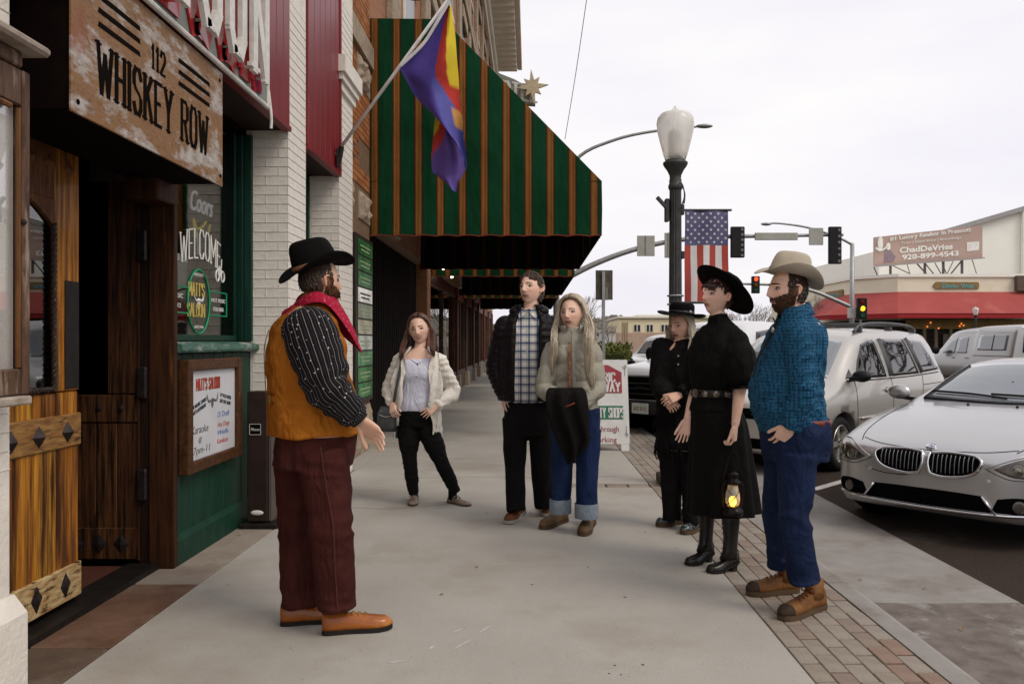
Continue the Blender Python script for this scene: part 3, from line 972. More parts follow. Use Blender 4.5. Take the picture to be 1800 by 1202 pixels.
rust = rust_mat()
cut_m = mat('cut_letter', (.005, .003, .002), .9, spec=.05)
SX = -1.90
ws = empty('door_sign', (SX, 4.1, 2.36), 'weathered rusty brown sign reading WHISKEY ROW above the door', 'sign')
MB().bbox(SX - .012, SX, 3.30, 4.92, 2.36, 3.06, .002).build('plate', rust, ws)
MB().box(SX - .47, SX - .014, 3.31, 4.90, 2.372, 3.05).build('sign_box', room_m, ws)
letters(None, 'WHISKEY ROW', (SX - .001, 3.50, 2.505), uY, uZ, uX, .215, wf=.62, th=.135, gap=.19, serif=.1, depth=.003, each=lambda b: b.build('letter', cut_m, ws))
mb = MB()
letters(mb, '112', (SX - .001, 4.00, 2.78), uY, uZ, uX, .115, wf=.8, th=.16, gap=.25, serif=.12, depth=.003)
mb.build('house_number', cut_m, ws)
for (y0, y1) in ((3.50, 3.88), (4.30, 4.72)):
 for k in range(3):
  z = 2.79 + k * .062
  mb = MB()
  mb.prism([(SX - .001, y0, z), (SX - .001, y1, z), (SX - .001, y1 - .008, z + .022), (SX - .001, y0 + .008, z + .024)], (.0035, 0, 0))
  mb.build('slot', cut_m, ws)
for (y, z) in ((3.345, 2.41), (3.36, 3.0), (4.88, 2.42), (4.87, 3.0)):
 MB().sphere((SX + .001, y, z), (.006, .012, .012), 8, 5).build('bolt', cut_m, ws)

# ---- SALOON sign: grey panel, white bone-like letters on red backs
grey_pan = mat('sign_panel_grey', (.22, .235, .22), .5, c2=(.17, .185, .17), vscale=5, bump=.1)
bone = mat('bone_white', (.68, .66, .62), .5, c2=(.55, .53, .49), vscale=18, bump=.2)
red_back = mat('letter_red', (.42, .018, .02), .18, c2=(.30, .01, .015), vscale=9, coat=.6)
PX_ = -1.885
ss = empty('saloon_sign', (PX_, 4.5, 3.05), 'grey sign panel with raised white letters on red above the door', 'sign')
MB().bbox(PX_ - .028, PX_, 2.2, 5.70, 3.085, 5.2, .004).build('panel', grey_pan, ss)
MB().tube([(PX_ + .006, 2.2, 3.08), (PX_ + .006, 5.705, 3.08)], .016, 8).build('panel_trim', bone, ss)
MB().tube([(PX_ + .006, 5.70, 3.08), (PX_ + .006, 5.70, 5.2)], .014, 8).build('panel_trim', bone, ss)
MB().tube([(PX_ + .01, 5.705, 3.2), (PX_ + .03, 5.705, 3.02), (PX_ + .03, 5.70, 2.93)], .011, 8, spline=4).build('loose_cable', bone, ss)
Yl = 5.70
pos = {'N': 5.215, 'O2': 4.80, 'O1': 4.40, 'L': 4.02, 'A': 3.53, 'S': 3.13}
for k, ch in (('N', 'N'), ('O2', 'O'), ('O1', 'O'), ('L', 'L'), ('A', 'A'), ('S', 'S')):
 y0 = pos[k]
 w_, lines = GLY[ch]
 H_, Wf = .60, .62 if ch != 'N' else .66
 wfc = Wf
 mb, rb = MB(), MB()
 letters(rb, ch, (PX_ + .004, y0 - .005 + .02, 3.175), uY, uZ, uX, H_ * 1.03, wf=wfc, th=.27, gap=.2, serif=.14, depth=.012)
 rb.build('letter_back', red_back, ss)
 letters(mb, ch, (PX_ + .060, y0, 3.19), uY, uZ, uX, H_, wf=wfc, th=.135, gap=.2, serif=.12, depth=.03)
 lt_ = mb.build('letter', bone, ss)
 sp_ = MB()
 for q_ in (lines[0][0], lines[0][-1], lines[0][len(lines[0]) // 2]):
  sp_.tube([(PX_, y0 + q_[0] * H_ * wfc, 3.19 + q_[1] * H_ * .96 + .01), (PX_ + .062, y0 + q_[0] * H_ * wfc, 3.19 + q_[1] * H_ * .96 + .01)], .01, 6)
 sp_.build('letter_stud', bone, lt_)

# ---- display case on the first pier
case_w = mat('case_wood', (.12, .065, .04), .55, c2=(.055, .028, .017), vscale=7, stretch=(5, 5, 1), bump=.4, c3=(.30, .22, .16), c3scale=4, c3lo=.55, c3hi=.7)
case_in = mat('case_moulding', (.17, .075, .02), .45, c2=(.08, .03, .01), vscale=7, stretch=(5, 5, .6), bump=.2)
dc = empty('display_case', (-2.06, 2.2, 1.2), 'glazed wooden display case fixed to the white pier at the frame edge', 'display case')
CX = -1.935
MB().box(-2.053, -1.972, 1.2, 3.036, 1.22, 2.40).build('back', mat('case_lining', (.80, .77, .73), .8, c2=(.70, .67, .63), vscale=2), dc)
MB().bbox(-2.055, CX, 3.04, 3.085, 1.20, 2.44, .006).build('stile', case_w, dc)
MB().bbox(-2.055, CX - .004, 1.2, 3.039, 2.30, 2.44, .006).build('top_rail', case_w, dc)
MB().bbox(-2.055, CX - .004, 1.2, 3.039, 1.20, 1.30, .006).build('bottom_rail', case_w, dc)
MB().tube([(CX - .012, 3.028, 1.305), (CX - .012, 3.028, 2.29)], .010, 8).build('moulding', case_in, dc)
MB().tube([(CX - .012, 1.2, 2.288), (CX - .012, 2.98, 2.288)], .012, 8).build('moulding', case_in, dc)
MB().bbox(-2.055, CX + .006, 1.2, 3.03, 2.442, 2.50, .006).build('frieze', case_w, dc)
MB().bbox(-2.055, CX + .075, 1.2, 3.10, 2.502, 2.54, .012).build('cornice', mat('cornice_pale', (.36, .30, .25), .7, c2=(.24, .19, .15), vscale=18, bump=.3), dc)
MB().bbox(-2.055, CX + .03, 1.2, 3.05, 1.165, 1.198, .006).build('ledge', mat('ledge_pale', (.42, .37, .32), .7, c2=(.25, .2, .15), vscale=12, bump=.3), dc)
MB().box(CX - .03, CX - .026, 1.2, 3.02, 1.30, 2.30).build('pane', glass_mat('case_glass', (.95, .95, .95), .03, amount=.35), dc)
MB().sphere((CX + .003, 3.04, 1.86), (.01, .01, .012), 8, 6).build('latch', iron, dc)
pz = MB()
for k in range(2):
 pz.box(-1.9715 + k * .002, -1.970 + k * .002, 2.55 - k * .35, 2.93 - k * .4, 1.42 + k * .1, 2.15)
pz.build('poster', mat('poster_grey', (.36, .34, .36), .7, c2=(.24, .22, .26), vscale=5), dc)

# ---- framed notice board under the window
nb = empty('notice_board', (-2.22, 5.5, .9), 'wood-framed white notice board headed MATTS SALOON on green boards', 'notice board')
fw = mat('notice_frame', (.09, .036, .012), .5, c2=(.04, .014, .005), vscale=8, stretch=(4, 2, 4), bump=.3, c3=(.26, .14, .05), c3scale=5, c3lo=.62, c3hi=.74)
fy0, fy1, fz0, fz1 = 5.05, 5.99, .555, 1.29
MB().bbox(-2.235, -2.165, fy0, fy0 + .075, fz0, fz1, .006).build('frame_side', fw, nb)
MB().bbox(-2.235, -2.165, fy1 - .075, fy1, fz0, fz1, .006).build('frame_side', fw, nb)
MB().bbox(-2.235, -2.168, fy0 + .076, fy1 - .076, fz1 - .075, fz1, .006).build('frame_rail', fw, nb)
MB().bbox(-2.235, -2.168, fy0 + .076, fy1 - .076, fz0, fz0 + .075, .006).build('frame_rail', fw, nb)
MB().box(-2.232, -2.195, fy0 + .07, fy1 - .07, fz0 + .07, fz1 - .07).build('board', mat('whiteboard', (.60, .60, .62), .35, c2=(.53, .53, .55), vscale=3), nb)
bx = -2.1945
mb = MB()
letters(mb, "MATT'S SALOON", (bx, 5.235, 1.085), uY, uZ, uX, .072, wf=.55, th=.19, gap=.15, serif=.1, depth=.001)
mb.build('heading', mat('ink_red', (.36, .05, .025), .6), nb)
mb = MB()
dn = Vector((0, .30, -.0)).normalized()
for k, (s_, y, z) in enumerate([('LIVE MUSIC EVERY', 5.15, .985), ('FRIDAY & SATURDAY', 5.14, .945)]):
 ftext(mb, s_, (bx, y, z - .03), (0, 1, .22), (0, -.2, 1), uX, .024, width=.26, bold=.001)
for k, (s_, y, z) in enumerate([('IF YOU EVER', 5.64, 1.02), ('GET OUT ALIVE', 5.63, .98)]):
 ftext(mb, s_, (bx, y, z), (0, 1, -.18), (0, .2, 1), uX, .024, width=.20, bold=.001)
mb.build('printed_lines', mat('ink_black', (.03, .03, .035), .6), nb)
mb = MB()
mb.sphere((bx, 5.50, .985), (.002, .022, .035), 8, 6)
for s_ in (-1, 1):
 mb.tube([(bx + .001, 5.50, 1.01), (bx + .001, 5.50 + s_ * .07, 1.0), (bx + .001, 5.50 + s_ * .095, 1.05)], [.009, .007, .002], 5, spline=3)
mb.build('steer_emblem', mat('ink_grey', (.12, .12, .13), .6), nb)
for s_, y, z, h_, wd, inkm in [('Karaoke', 5.16, .80, .055, .27, ('marker_grey', (.12, .11, .12))), ('@', 5.27, .74, .035, .05, ('marker_grey', None)), ('7pm-11', 5.19, .665, .05, .27, ('marker_grey', None)),
          ('15 Draft', 5.59, .875, .04, .22, ('marker_blue', (.05, .12, .40))), ('Hot Dogs', 5.59, .805, .036, .22, ('marker_red', (.45, .06, .06))), ('Wells', 5.59, .75, .036, .2, ('marker_blue', None)), ('Kamikaze', 5.58, .69, .036, .2, ('marker_red', None))]:
 mb = MB()
 ftext(mb, s_, (bx, y, z), uY, uZ, uX, h_, depth=.001, width=wd, shear=.2)
 mb.build('marker_line', mat(inkm[0], inkm[1] or (.1, .1, .1), .6), nb)

# ---- cigarette receptacle by the pier
cp = empty('litter_post', (-2.03, 6.1, 0), 'dark metal litter post with small label beside the green boards', 'litter post')
MB().bbox(-2.14, -1.985, 6.02, 6.18, .045, 1.03, .008).build('post', mat('post_brown', (.035, .022, .018), .5, .2, c2=(.022, .013, .011), vscale=9), cp)
MB().bbox(-1.984, -1.955, 6.03, 6.17, .045, .99, .006).build('side_strip', mat('post_strip', (.12, .09, .08), .5, .3), cp)
MB().bbox(-2.19, -1.90, 5.98, 6.24, .0, .035, .006).build('base_plate', dark_met, cp)
MB().sphere((-2.065, 6.02, .115), (.05, .012, .02), 10, 5).build('clamp', bone, cp)
lb = MB().box(-2.125, -2.03, 6.0155, 6.0185, .70, .79).build('label_plate', cut_m, cp)
mb = MB()
for a, b in (((-2.12, .705), (-2.035, .705)), ((-2.035, .705), (-2.035, .785)), ((-2.035, .785), (-2.12, .785)), ((-2.12, .785), (-2.12, .705))):
 mb.bar((a[0], 6.0145, a[1]), (b[0], 6.0145, b[1]), .003)
ftext(mb, 'Please', (-2.112, 6.0155, .735), (1, 0, 0), (0, 0, 1), (0, -1, 0), .022, depth=.001, width=.07, shear=.3)
mb.build('label_print', bone, cp)

# ================================================================ THE BRICK HOTEL
bk = [mat('red_brick_a', (.34, .13, .045), .85, c2=(.25, .085, .03), vscale=14, bump=.5, bscale=70), mat('red_brick_b', (.29, .105, .04), .85, c2=(.21, .07, .028), vscale=14, bump=.5, bscale=70),
   mat('red_brick_c', (.39, .165, .06), .85, c2=(.29, .11, .04), vscale=14, bump=.5, bscale=70)]
stone = mat('sandstone', (.36, .29, .215), .85, c2=(.27, .205, .145), vscale=7, bump=.9, bscale=20, c3=(.22, .15, .10), c3scale=3, c3lo=.55, c3hi=.7)
mortar = mat('mortar_brown', (.20, .12, .075), .9, c2=(.14, .085, .05), vscale=12, bump=.3)

def brick_tex():
 m, t, b = nodes_of('far_brick')
 b.inputs['Roughness'].default_value = .85
 v = coords(t, 'Object', (1, 1, 1), (0, 0, 0))
 sep = N(t, 'ShaderNodeSeparateXYZ')
 t.links.new(v, sep.inputs[0])
 cmb = N(t, 'ShaderNodeCombineXYZ')
 ad = N(t, 'ShaderNodeMath', operation='ADD')
 t.links.new(sep.outputs['X'], ad.inputs[0])
 t.links.new(sep.outputs['Y'], ad.inputs[1])
 t.links.new(ad.outputs[0], cmb.inputs['X'])
 t.links.new(sep.outputs['Z'], cmb.inputs['Y'])
 br = N(t, 'ShaderNodeTexBrick', Scale=1.0)
 br.inputs['Color1'].default_value = (.33, .13, .05, 1)
 br.inputs['Color2'].default_value = (.25, .09, .035, 1)
 br.inputs['Mortar'].default_value = (.22, .14, .09, 1)
 br.inputs['Brick Width'].default_value = .22
 br.inputs['Row Height'].default_value = .075
 br.inputs['Mortar Size'].default_value = .008
 t.links.new(cmb.outputs[0], br.inputs['Vector'])
 t.links.new(br.outputs['Color'], b.inputs['Base Color'])
 return m

far_brick = brick_tex()
WX = -2.13
hotel = empty('hotel_building', (WX, 27, 0), 'long brick hotel block with sandstone bands and bracketed white cornice', 'building')
MB().box(WX - .4, WX - .012, 8.745, 10.60, 0, 16.6).build('bay_core', mortar, hotel)
stones = [(8.76, 9.55, 2.95, 3.32), (9.9, 10.58, 2.95, 3.3), (8.76, 9.40, 3.95, 4.40), (8.76, 10.2, .0, .62), (10.24, 10.58, .0, .60), (9.8, 10.58, 4.62, 5.0)]

def sk(x, z):
 y = 8.76 + x
 for (a, b, c, d) in stones:
  if a - .05 < y < b + .05 and c - .06 < z < d + .005:
   return True
 return 9.35 < y < 10.6 and .62 < z < 2.70

nb_ = brick_face(hotel, (WX - .005, 8.76, .635), (0, 1, 0), (1, 0, 0), 1.82, .635, 4.66, bk, skip=sk)
mb = MB()
for (a, b, c, d) in stones:
 mb = MB()
 nn = 6
 vs_, fs = [], []
 for i in range(nn + 1):
  for j in range(nn + 1):
   yy, zz = a + (b - a) * i / nn, c + (d - c) * j / nn
   e = 0 if i in (0, nn) or j in (0, nn) else .035 + random.uniform(-.022, .022)
   vs_.append((WX + .005 + e, yy, zz))
 for i in range(nn):
  for j in range(nn):
   k = i * (nn + 1) + j
   fs.append((k, k + nn + 1, k + nn + 2, k + 1))
 mb.add(vs_, fs)
 mb.box(WX - .05, WX + .0045, a, b, c, d)
 mb.build('stone_block', stone, hotel)
MB().box(WX - .01, WX + .05, 8.75, 10.6, 5.02, 5.3).build('stone_course', stone, hotel)
far_b = MB()
z = 4.675
row = 0
while z < 8.0:
 y = 8.76 - (.1 if row % 2 else 0)
 while y < 10.58:
  far_b.cur = random.randrange(3)
  far_b.box(WX - .03, WX + random.uniform(-.002, .002), max(8.76, y), min(10.58, y + .205), z, z + .066)
  y += .214
 z += .075
 row += 1
tag(far_b.build('upper_brickwork', bk, hotel), kind='stuff')
wallU = MB().box(WX - .5, WX - .02, 10.6, 45.5, 3.0, 16.6).build('upper_wall', far_brick, hotel)
win_dark = mat('far_window', (.03, .03, .035), .15, c2=(.02, .02, .025))
trim_w = mat('cornice_paint', (.82, .77, .66), .7, c2=(.74, .69, .58), vscale=2)
for k in range(9):
 y = 12.2 + k * 3.75
 MB().bbox(WX - .03, WX + .10, y - .34, y + .34, 3.0, 15.9, .02).build('stone_pier', stone, hotel)
 if k < 8:
  for z0 in (5.6, 9.2, 12.6):
   wv = link('window', None, hotel, Vector((WX, y + 1.87, z0)))
   MB().box(WX - .10, WX - .015, y + 1.2, y + 2.55, z0, z0 + 2.2).build('pane', win_dark, wv)
   MB().bbox(WX - .03, WX + .12, y + 1.05, y + 2.7, z0 - .2, z0, .02).build('sill', stone, wv)
   MB().bbox(WX - .03, WX + .09, y + 1.0, y + 2.75, z0 + 2.2, z0 + 2.6, .02).build('lintel', stone, wv)
   MB().box(WX - .03, WX + .02, y + 1.2, y + 1.27, z0 + .0, z0 + 2.2).build('frame', trim_w, wv)
   MB().box(WX - .03, WX + .021, y + 1.2, y + 2.55, z0 + 1.06, z0 + 1.14).build('frame', trim_w, wv)
for z in (8.35, 11.9):
 MB().bbox(WX - .02, WX + .14, 10.6, 45.5, z, z + .35, .03).build('stone_course', stone, hotel)
for (x0, x1, z0, z1) in ((WX, WX + .35, 16.3, 16.75), (WX - .5, WX + 1.60, 17.05, 17.25), (WX + 1.42, WX + 1.66, 17.0, 17.6), (WX, WX + .2, 16.0, 16.28)):
 MB().bbox(x0, x1, 8.8, 45.7, z0, z1, .03).build('cornice', trim_w, hotel)
for k in range(38):
 y = 16 + k * .78
 MB().bbox(WX + .2, WX + 1.4, y, y + .26, 16.72, 17.05, .03).build('bracket', trim_w, hotel)

slat_m = mat('dark_slat', (.007, .003, .002), .8, c2=(.003, .0015, .001), spec=.1, vscale=6, stretch=(4, 4, .5), bump=.3)
redcol = mat('storefront_red', (.11, .020, .008), .5, c2=(.05, .010, .005), vscale=6, stretch=(3, 3, .6), bump=.2)
brwn = mat('storefront_brown', (.085, .045, .025), .55, c2=(.04, .02, .012), vscale=6, stretch=(3, 3, .6))
MB().box(WX - .6, WX - .25, 10.6, 45.4, 0, 2.99).build('storefront_back', room_m, hotel)
for k in range(28):
 y = 10.63 + k * .2
 MB().bbox(WX - .24, WX - .19, y, y + .165, .12, 2.98, .008).build('slat', slat_m, hotel)
MB().bbox(WX - .22, WX - .12, 10.62, 16.3, .0, .115, .01).build('plinth', stone, hotel)
pillar_bricks = MB().bbox(WX - .25, WX + .02, 16.35, 16.85, 0, 3.0, .01).build('pillar', far_brick, hotel)
cols = [23.3, 26.6, 30.0, 33.0, 37.0, 41.0, 45.0]
prev = 16.86
for k, y in enumerate(cols):
 MB().bbox(WX - .15, WX + .02, y - .14, y + .14, .45, 3.0, .01).build('column', redcol if k % 2 == 0 else brwn, hotel)
 MB().bbox(WX - .15, WX + .10, y - .25, y + .25, .0, .45, .02).build('column_base', stone, hotel)
 MB().bbox(WX - .2, WX - .02, prev, y - .15, 0, .55, .01).build('stall_riser', brwn if k % 2 else mat('riser_grey', (.16, .15, .14), .7), hotel)
 MB().box(WX - .12, WX - .115, prev, y - .15, .552, 2.7).build('shop_pane', glass_mat('store_glass', (.55, .52, .48), .10), hotel)
 mid = (prev + y) / 2
 for q_ in (prev + .06, mid, y - .2):
  MB().bbox(WX - .16, WX - .06, q_ - .04, q_ + .04, .552, 2.98, .005).build('mullion', brwn, hotel)
 MB().bbox(WX - .17, WX - .05, prev, y - .15, 2.7, 2.99, .005).build('transom', redcol, hotel)
 prev = y + .15
lampm = mat('bulb_glow', (1, .9, .7), .4, emit=(1, .86, .62), estr=9)
for k in range(4):
 o = MB().sphere((WX + .28, 16.95 + k * .62, 2.98 - .008 * k), .035, 8, 6).build('bulb', lampm)
 tag(o, ['nearest', 'second', 'third', 'farthest'][k] + ' small glowing bulb in the row under the awning', 'bulb', 'bulbs in a row under the awning')

# ---- directory panel with coloured shop plates on the near bay
dp = empty('shop_directory', (WX, 9.9, 1.7), 'tall framed directory of green and white shop plates on brick wall', 'sign')
dfr = mat('directory_frame', (.03, .025, .02), .5)
MB().bbox(WX, WX + .05, 9.50, 10.52, .66, 2.72, .006).build('frame', dfr, dp)
hues = [(.012, .09, .015), (.010, .075, .014), (.02, .10, .03), (.62, .62, .58), (.16, .18, .12), (.26, .24, .17), (.30, .33, .30), (.05, .19, .08), (.015, .12, .02), (.012, .12, .025)]
for k, hc in enumerate(hues):
 z1 = 2.66 - k * .196
 o = MB().bbox(WX + .051, WX + .06, 9.60, 10.44, z1 - .175, z1, .003).build('shop_plate', mat('plate_%d' % k, hc, .35, c2=tuple(min(1, x * 1.5 + .04) for x in hc), vscale=4, lo=.45, hi=.55), dp)
 mb = MB()
 for j in range(2):
  mb.box(WX + .0605, WX + .062, 9.70 + .05 * j, 10.32 - .07 * j, z1 - .08 - .05 * j, z1 - .06 - .05 * j)
 mb.build('plate_line', mat('plate_ink', (.30, .36, .22), .5) if k != 3 else dfr, dp)

# ---- hotel sign with star, projecting from the wall
hs = empty('hotel_sign', (WX, 38, 12), 'grey projecting sign reading HOTEL with a pale star at its tip', 'sign')
sgm = mat('sign_grey_green', (.28, .30, .25), .6)
p0, p1 = at(868, 128, 36), at(940, 178, 36)
mb = MB()
mb.prism([at(850, 118, 36), at(850, 160, 36), at(905, 182, 36), at(941, 184, 36), at(940, 160, 36), at(905, 140, 36)], (0, .35, 0))
mb.build('board', sgm, hs)
letters(None, 'HOTEL', at(866, 168, 35.99), (1, 0, -.16), (.0, 0, 1), (0, -1, 0), .72, wf=.78, th=.2, gap=.2, depth=.02, each=lambda b: b.build('letter', mat('sign_white', (.72, .72, .68), .6), hs))
c = at(936, 152, 35.7)
pts = []
for k in range(16):
 a = math.pi * k / 8 + .1
 r_ = (.72 if k % 4 == 0 else .5) if k % 2 == 0 else .27
 pts.append(c + Vector((r_ * math.cos(a), 0, r_ * 1.1 * math.sin(a))))
MB().prism(pts, (0, .12, 0)).build('star', mat('star_cream', (.60, .50, .33), .5), hs)
MB().bbox(WX - .1, WX + 1.1, 36.05, 36.25, 12.75, 12.9, .02).build('arm', sgm, hs)

# ---- striped awnings
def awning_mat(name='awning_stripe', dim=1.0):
 m, t, b = nodes_of(name)
 b.inputs['Roughness'].default_value = .85
 b.inputs['Specular IOR Level'].default_value = .06
 uvn = N(t, 'ShaderNodeUVMap')
 sep = N(t, 'ShaderNodeSeparateXYZ')
 t.links.new(uvn.outputs['UV'], sep.inputs[0])
 fr_ = N(t, 'ShaderNodeMath', operation='FRACT')
 t.links.new(sep.outputs['X'], fr_.inputs[0])
 G, MRN, GO, BK, RD = (.005, .043, .017), (.060, .010, .007), (.42, .19, .045), (.012, .006, .005), (.26, .025, .012)
 st = [(0, G), (.555, BK), (.57, MRN), (.602, GO), (.611, MRN), (.648, GO), (.670, BK), (.705, GO), (.727, RD), (.737, BK), (.765, GO), (.787, BK), (.822, GO), (.844, MRN), (.880, GO), (.889, MRN), (.925, BK), (.94, G)]
 r = ramp(t, st, 'CONSTANT')
 t.links.new(fr_.outputs[0], r.inputs['Fac'])
 v = coords(t, 'Object', (1, 1, .6))
 n1 = N(t, 'ShaderNodeTexNoise', Scale=2.0, Detail=5.0)
 t.links.new(v, n1.inputs['Vector'])
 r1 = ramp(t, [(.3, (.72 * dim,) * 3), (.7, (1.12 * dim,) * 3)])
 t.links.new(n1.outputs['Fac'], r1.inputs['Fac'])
 mx = N(t, 'ShaderNodeMixRGB', blend_type='MULTIPLY', Fac=1.0)
 t.links.new(r.outputs['Color'], mx.inputs['Color1'])
 t.links.new(r1.outputs['Color'], mx.inputs['Color2'])
 t.links.new(mx.outputs['Color'], b.inputs['Base Color'])
 n2 = N(t, 'ShaderNodeTexNoise', Scale=7.0, Detail=3.0)
 v2 = coords(t, 'Object', (1, 1, .35))
 t.links.new(v2, n2.inputs['Vector'])
 bp = N(t, 'ShaderNodeBump', Strength=.6, Distance=.05)
 t.links.new(n2.outputs['Fac'], bp.inputs['Height'])
 t.links.new(bp.outputs['Normal'], b.inputs['Normal'])
 return m

aw_m = awning_mat()
aw_in = awning_mat('awning_inner_shade', .16)  # same stripes darkened for inner faces, painting in the shade under the canvas
aw_trim = mat('awning_trim', (.20, .03, .02), .8)
PER = .2925

def fabric(parent, nm, P, us, th=(0, .006, 0)):
 th = Vector(th)
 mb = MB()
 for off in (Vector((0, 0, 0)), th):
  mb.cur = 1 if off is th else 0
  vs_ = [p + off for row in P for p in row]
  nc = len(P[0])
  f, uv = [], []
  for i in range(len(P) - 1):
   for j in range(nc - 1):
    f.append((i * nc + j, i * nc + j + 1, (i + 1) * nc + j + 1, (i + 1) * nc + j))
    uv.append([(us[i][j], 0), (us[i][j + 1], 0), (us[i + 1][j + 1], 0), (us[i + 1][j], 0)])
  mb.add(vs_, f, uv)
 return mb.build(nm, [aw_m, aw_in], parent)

def awning(ya, yb, zb, zt, xw, xf, label, skirt=.72):
 root = empty('striped_awning', (xw, ya, zb), label, 'awning')
 xtop = xw + .96
 n = 44

 def top(x):
  if x <= xtop:
   return zt - .012 * (x - xw)
  return zt - (zt - zb - skirt) * ((x - xtop) / (xf - xtop)) ** 1.0
 for nm, y, th in (('end_panel', ya, .006), ('end_panel', yb, -.006)):
  P, U = [], []
  xs_ = np.linspace(xw, xf, n * 3 + 1)
  for fr_ in (0, .02, .25, .5, .75, 1):
   row, ur = [], []
   for x in xs_:
    wv = zb + .016 * abs(math.sin(math.pi * (x - xw) / PER * 1.0)) - .01
    zt_ = top(x)
    z = wv + (zt_ - wv) * fr_
    bulge = .05 * math.sin(math.pi * min(1, max(0, (x - xw) / (xf - xw)))) * math.sin(math.pi * fr_) + .008 * math.sin(9 * x) * (1 - fr_)
    row.append(Vector((x, y - bulge, z)))
    ur.append((x - xw) / PER + .52)
   P.append(row)
   U.append(ur)
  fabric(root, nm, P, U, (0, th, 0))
  MB().tube([Vector((x, y - .004, zb + .016 * abs(math.sin(math.pi * (x - xw) / PER)) - .014)) for x in xs_], .008, 5).build('hem_binding', aw_trim, root)
  MB().tube([(xw, y - .004, zb + skirt), (xf, y - .004, zb + skirt)], .006, 5).build('seam', mat('awning_seam', (.008, .05, .022), .9), root)
 ny = max(6, int((yb - ya) / PER) * 3)
 yy = np.linspace(ya + .001, yb - .001, ny + 1)
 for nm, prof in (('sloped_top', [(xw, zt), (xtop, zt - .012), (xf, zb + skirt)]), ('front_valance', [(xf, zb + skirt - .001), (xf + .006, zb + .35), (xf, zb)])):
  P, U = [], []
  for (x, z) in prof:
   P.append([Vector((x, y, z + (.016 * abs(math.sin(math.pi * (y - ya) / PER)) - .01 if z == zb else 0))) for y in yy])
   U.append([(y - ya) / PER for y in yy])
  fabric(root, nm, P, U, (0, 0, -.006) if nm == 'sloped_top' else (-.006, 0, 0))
 fm = mat('awning_frame', (.12, .10, .09), .5, .5)
 for k in range(4):
  y = ya + .05 + (yb - ya - .1) * k / 3
  fr_ = MB()
  fr_.tube([(xf - .03, y, zb + .06), (xf - .03, y, zb + skirt), (xtop, y, zt - .05)], .016, 6)
  fr_.build('frame_bow', fm, root)
 return root

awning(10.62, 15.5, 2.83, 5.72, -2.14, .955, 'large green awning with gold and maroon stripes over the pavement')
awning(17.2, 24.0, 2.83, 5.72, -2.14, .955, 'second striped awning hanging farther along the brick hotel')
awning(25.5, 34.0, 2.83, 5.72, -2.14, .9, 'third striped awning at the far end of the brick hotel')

# ================================================================ STREET FURNITURE
lamp_iron = mat('lamp_iron', (.045, .045, .042), .5, .2, c2=(.025, .025, .023), vscale=12, bump=.15, spec=.5)
galv = mat('galvanised_steel', (.36, .36, .355), .45, .5, c2=(.29, .29, .285), vscale=6)
sig_blk = mat('signal_black', (.018, .017, .017), .5, c2=(.01, .01, .01), vscale=6)

def frosted():
 m, t, b = nodes_of('frosted_globe')
 b.inputs['Base Color'].default_value = (.93, .91, .86, 1)
 b.inputs['Roughness'].default_value = .5
 b.inputs['Transmission Weight'].default_value = .45
 b.inputs['IOR'].default_value = 1.2
 b.inputs['Coat Weight'].default_value = .4
 return m

globe_m = frosted()
LX, LY = 1.44, 7.9
lamp = empty('street_lamp', (LX, LY, 0), 'tall black fluted street lamp with acorn globe and flag banner bracket', 'street lamp')

def lz(py):
 return EYE - (py - VY) * LY / FPX

mb = MB()
mb.bbox(LX - .17, LX + .13, LY - .15, LY + .15, 0, .10, .012)
mb.build('footing', mat('lamp_footing', (.10, .075, .055), .8, c2=(.06, .045, .03), vscale=9), lamp)
mb = MB()
mb.lathe((LX, LY, 0), [(.125, .10), (.13, .16), (.12, .20), (.10, .26), (.095, .55), (.105, .60), (.085, .66), (.075, .72)], 20)
mb.build('base', lamp_iron, lamp, smooth=True)

def fluted(c, z0, z1, r0, r1, k=14, n=56, rows=8):
 rings = []
 for i in range(rows + 1):
  f = i / rows
  r = r0 + (r1 - r0) * f
  rings.append([Vector((c[0] + r * (1 - .09 * (0.5 + .5 * math.cos(k * a))) * math.cos(a), c[1] + r * (1 - .09 * (.5 + .5 * math.cos(k * a))) * math.sin(a), z0 + (z1 - z0) * f)) for a in [2 * math.pi * j / n for j in range(n)]])
 return rings

mb = MB()
mb.loft(fluted((LX, LY), .70, lz(330), .070, .058))
mb.build('shaft', lamp_iron, lamp)
mb = MB()
mb.lathe((LX, LY, 0), [(.062, lz(334)), (.070, lz(331)), (.070, lz(326)), (.060, lz(323)), (.062, lz(318)), (.056, lz(314)), (.060, lz(308)), (.085, lz(299)), (.110, lz(293)), (.122, lz(289)), (.122, lz(286)), (.10, lz(284)), (.10, lz(282))], 24)
mb.build('capital', lamp_iron, lamp, smooth=True)
mb = MB()
mb.lathe((LX, LY, 0), [(.098, lz(283)), (.122, lz(270)), (.152, lz(250)), (.178, lz(230)), (.186, lz(217)), (.176, lz(208)), (.150, lz(202)), (.135, lz(200)), (.105, lz(199)), (.06, lz(196)), (.035, lz(193)), (.018, lz(190)), (.004, lz(186))], 32)
gl = mb.build('globe', globe_m, lamp, smooth=True)
MB().lathe((LX, LY, 0), [(.06, lz(275)), (.062, lz(235)), (.03, lz(228))], 16).build('bulb', mat('bulb_white', (.8, .78, .7), .4), gl)
mb = MB()
mb.bbox(LX - .105, LX - .065, LY - .04, LY + .04, lz(390), lz(350), .006)
mb.bar((LX - .09, LY - .02, lz(366)), (LX - .19, LY - .06, lz(349)), .03, .03)
mb.build('camera_bracket', lamp_iron, lamp)
mb = MB()
cpts = [at(1188, 330, 7.8), at(1198, 322, 7.8), at(1203, 345, 7.8), at(1194, 372, 7.8), at(1188, 392, 7.8)]
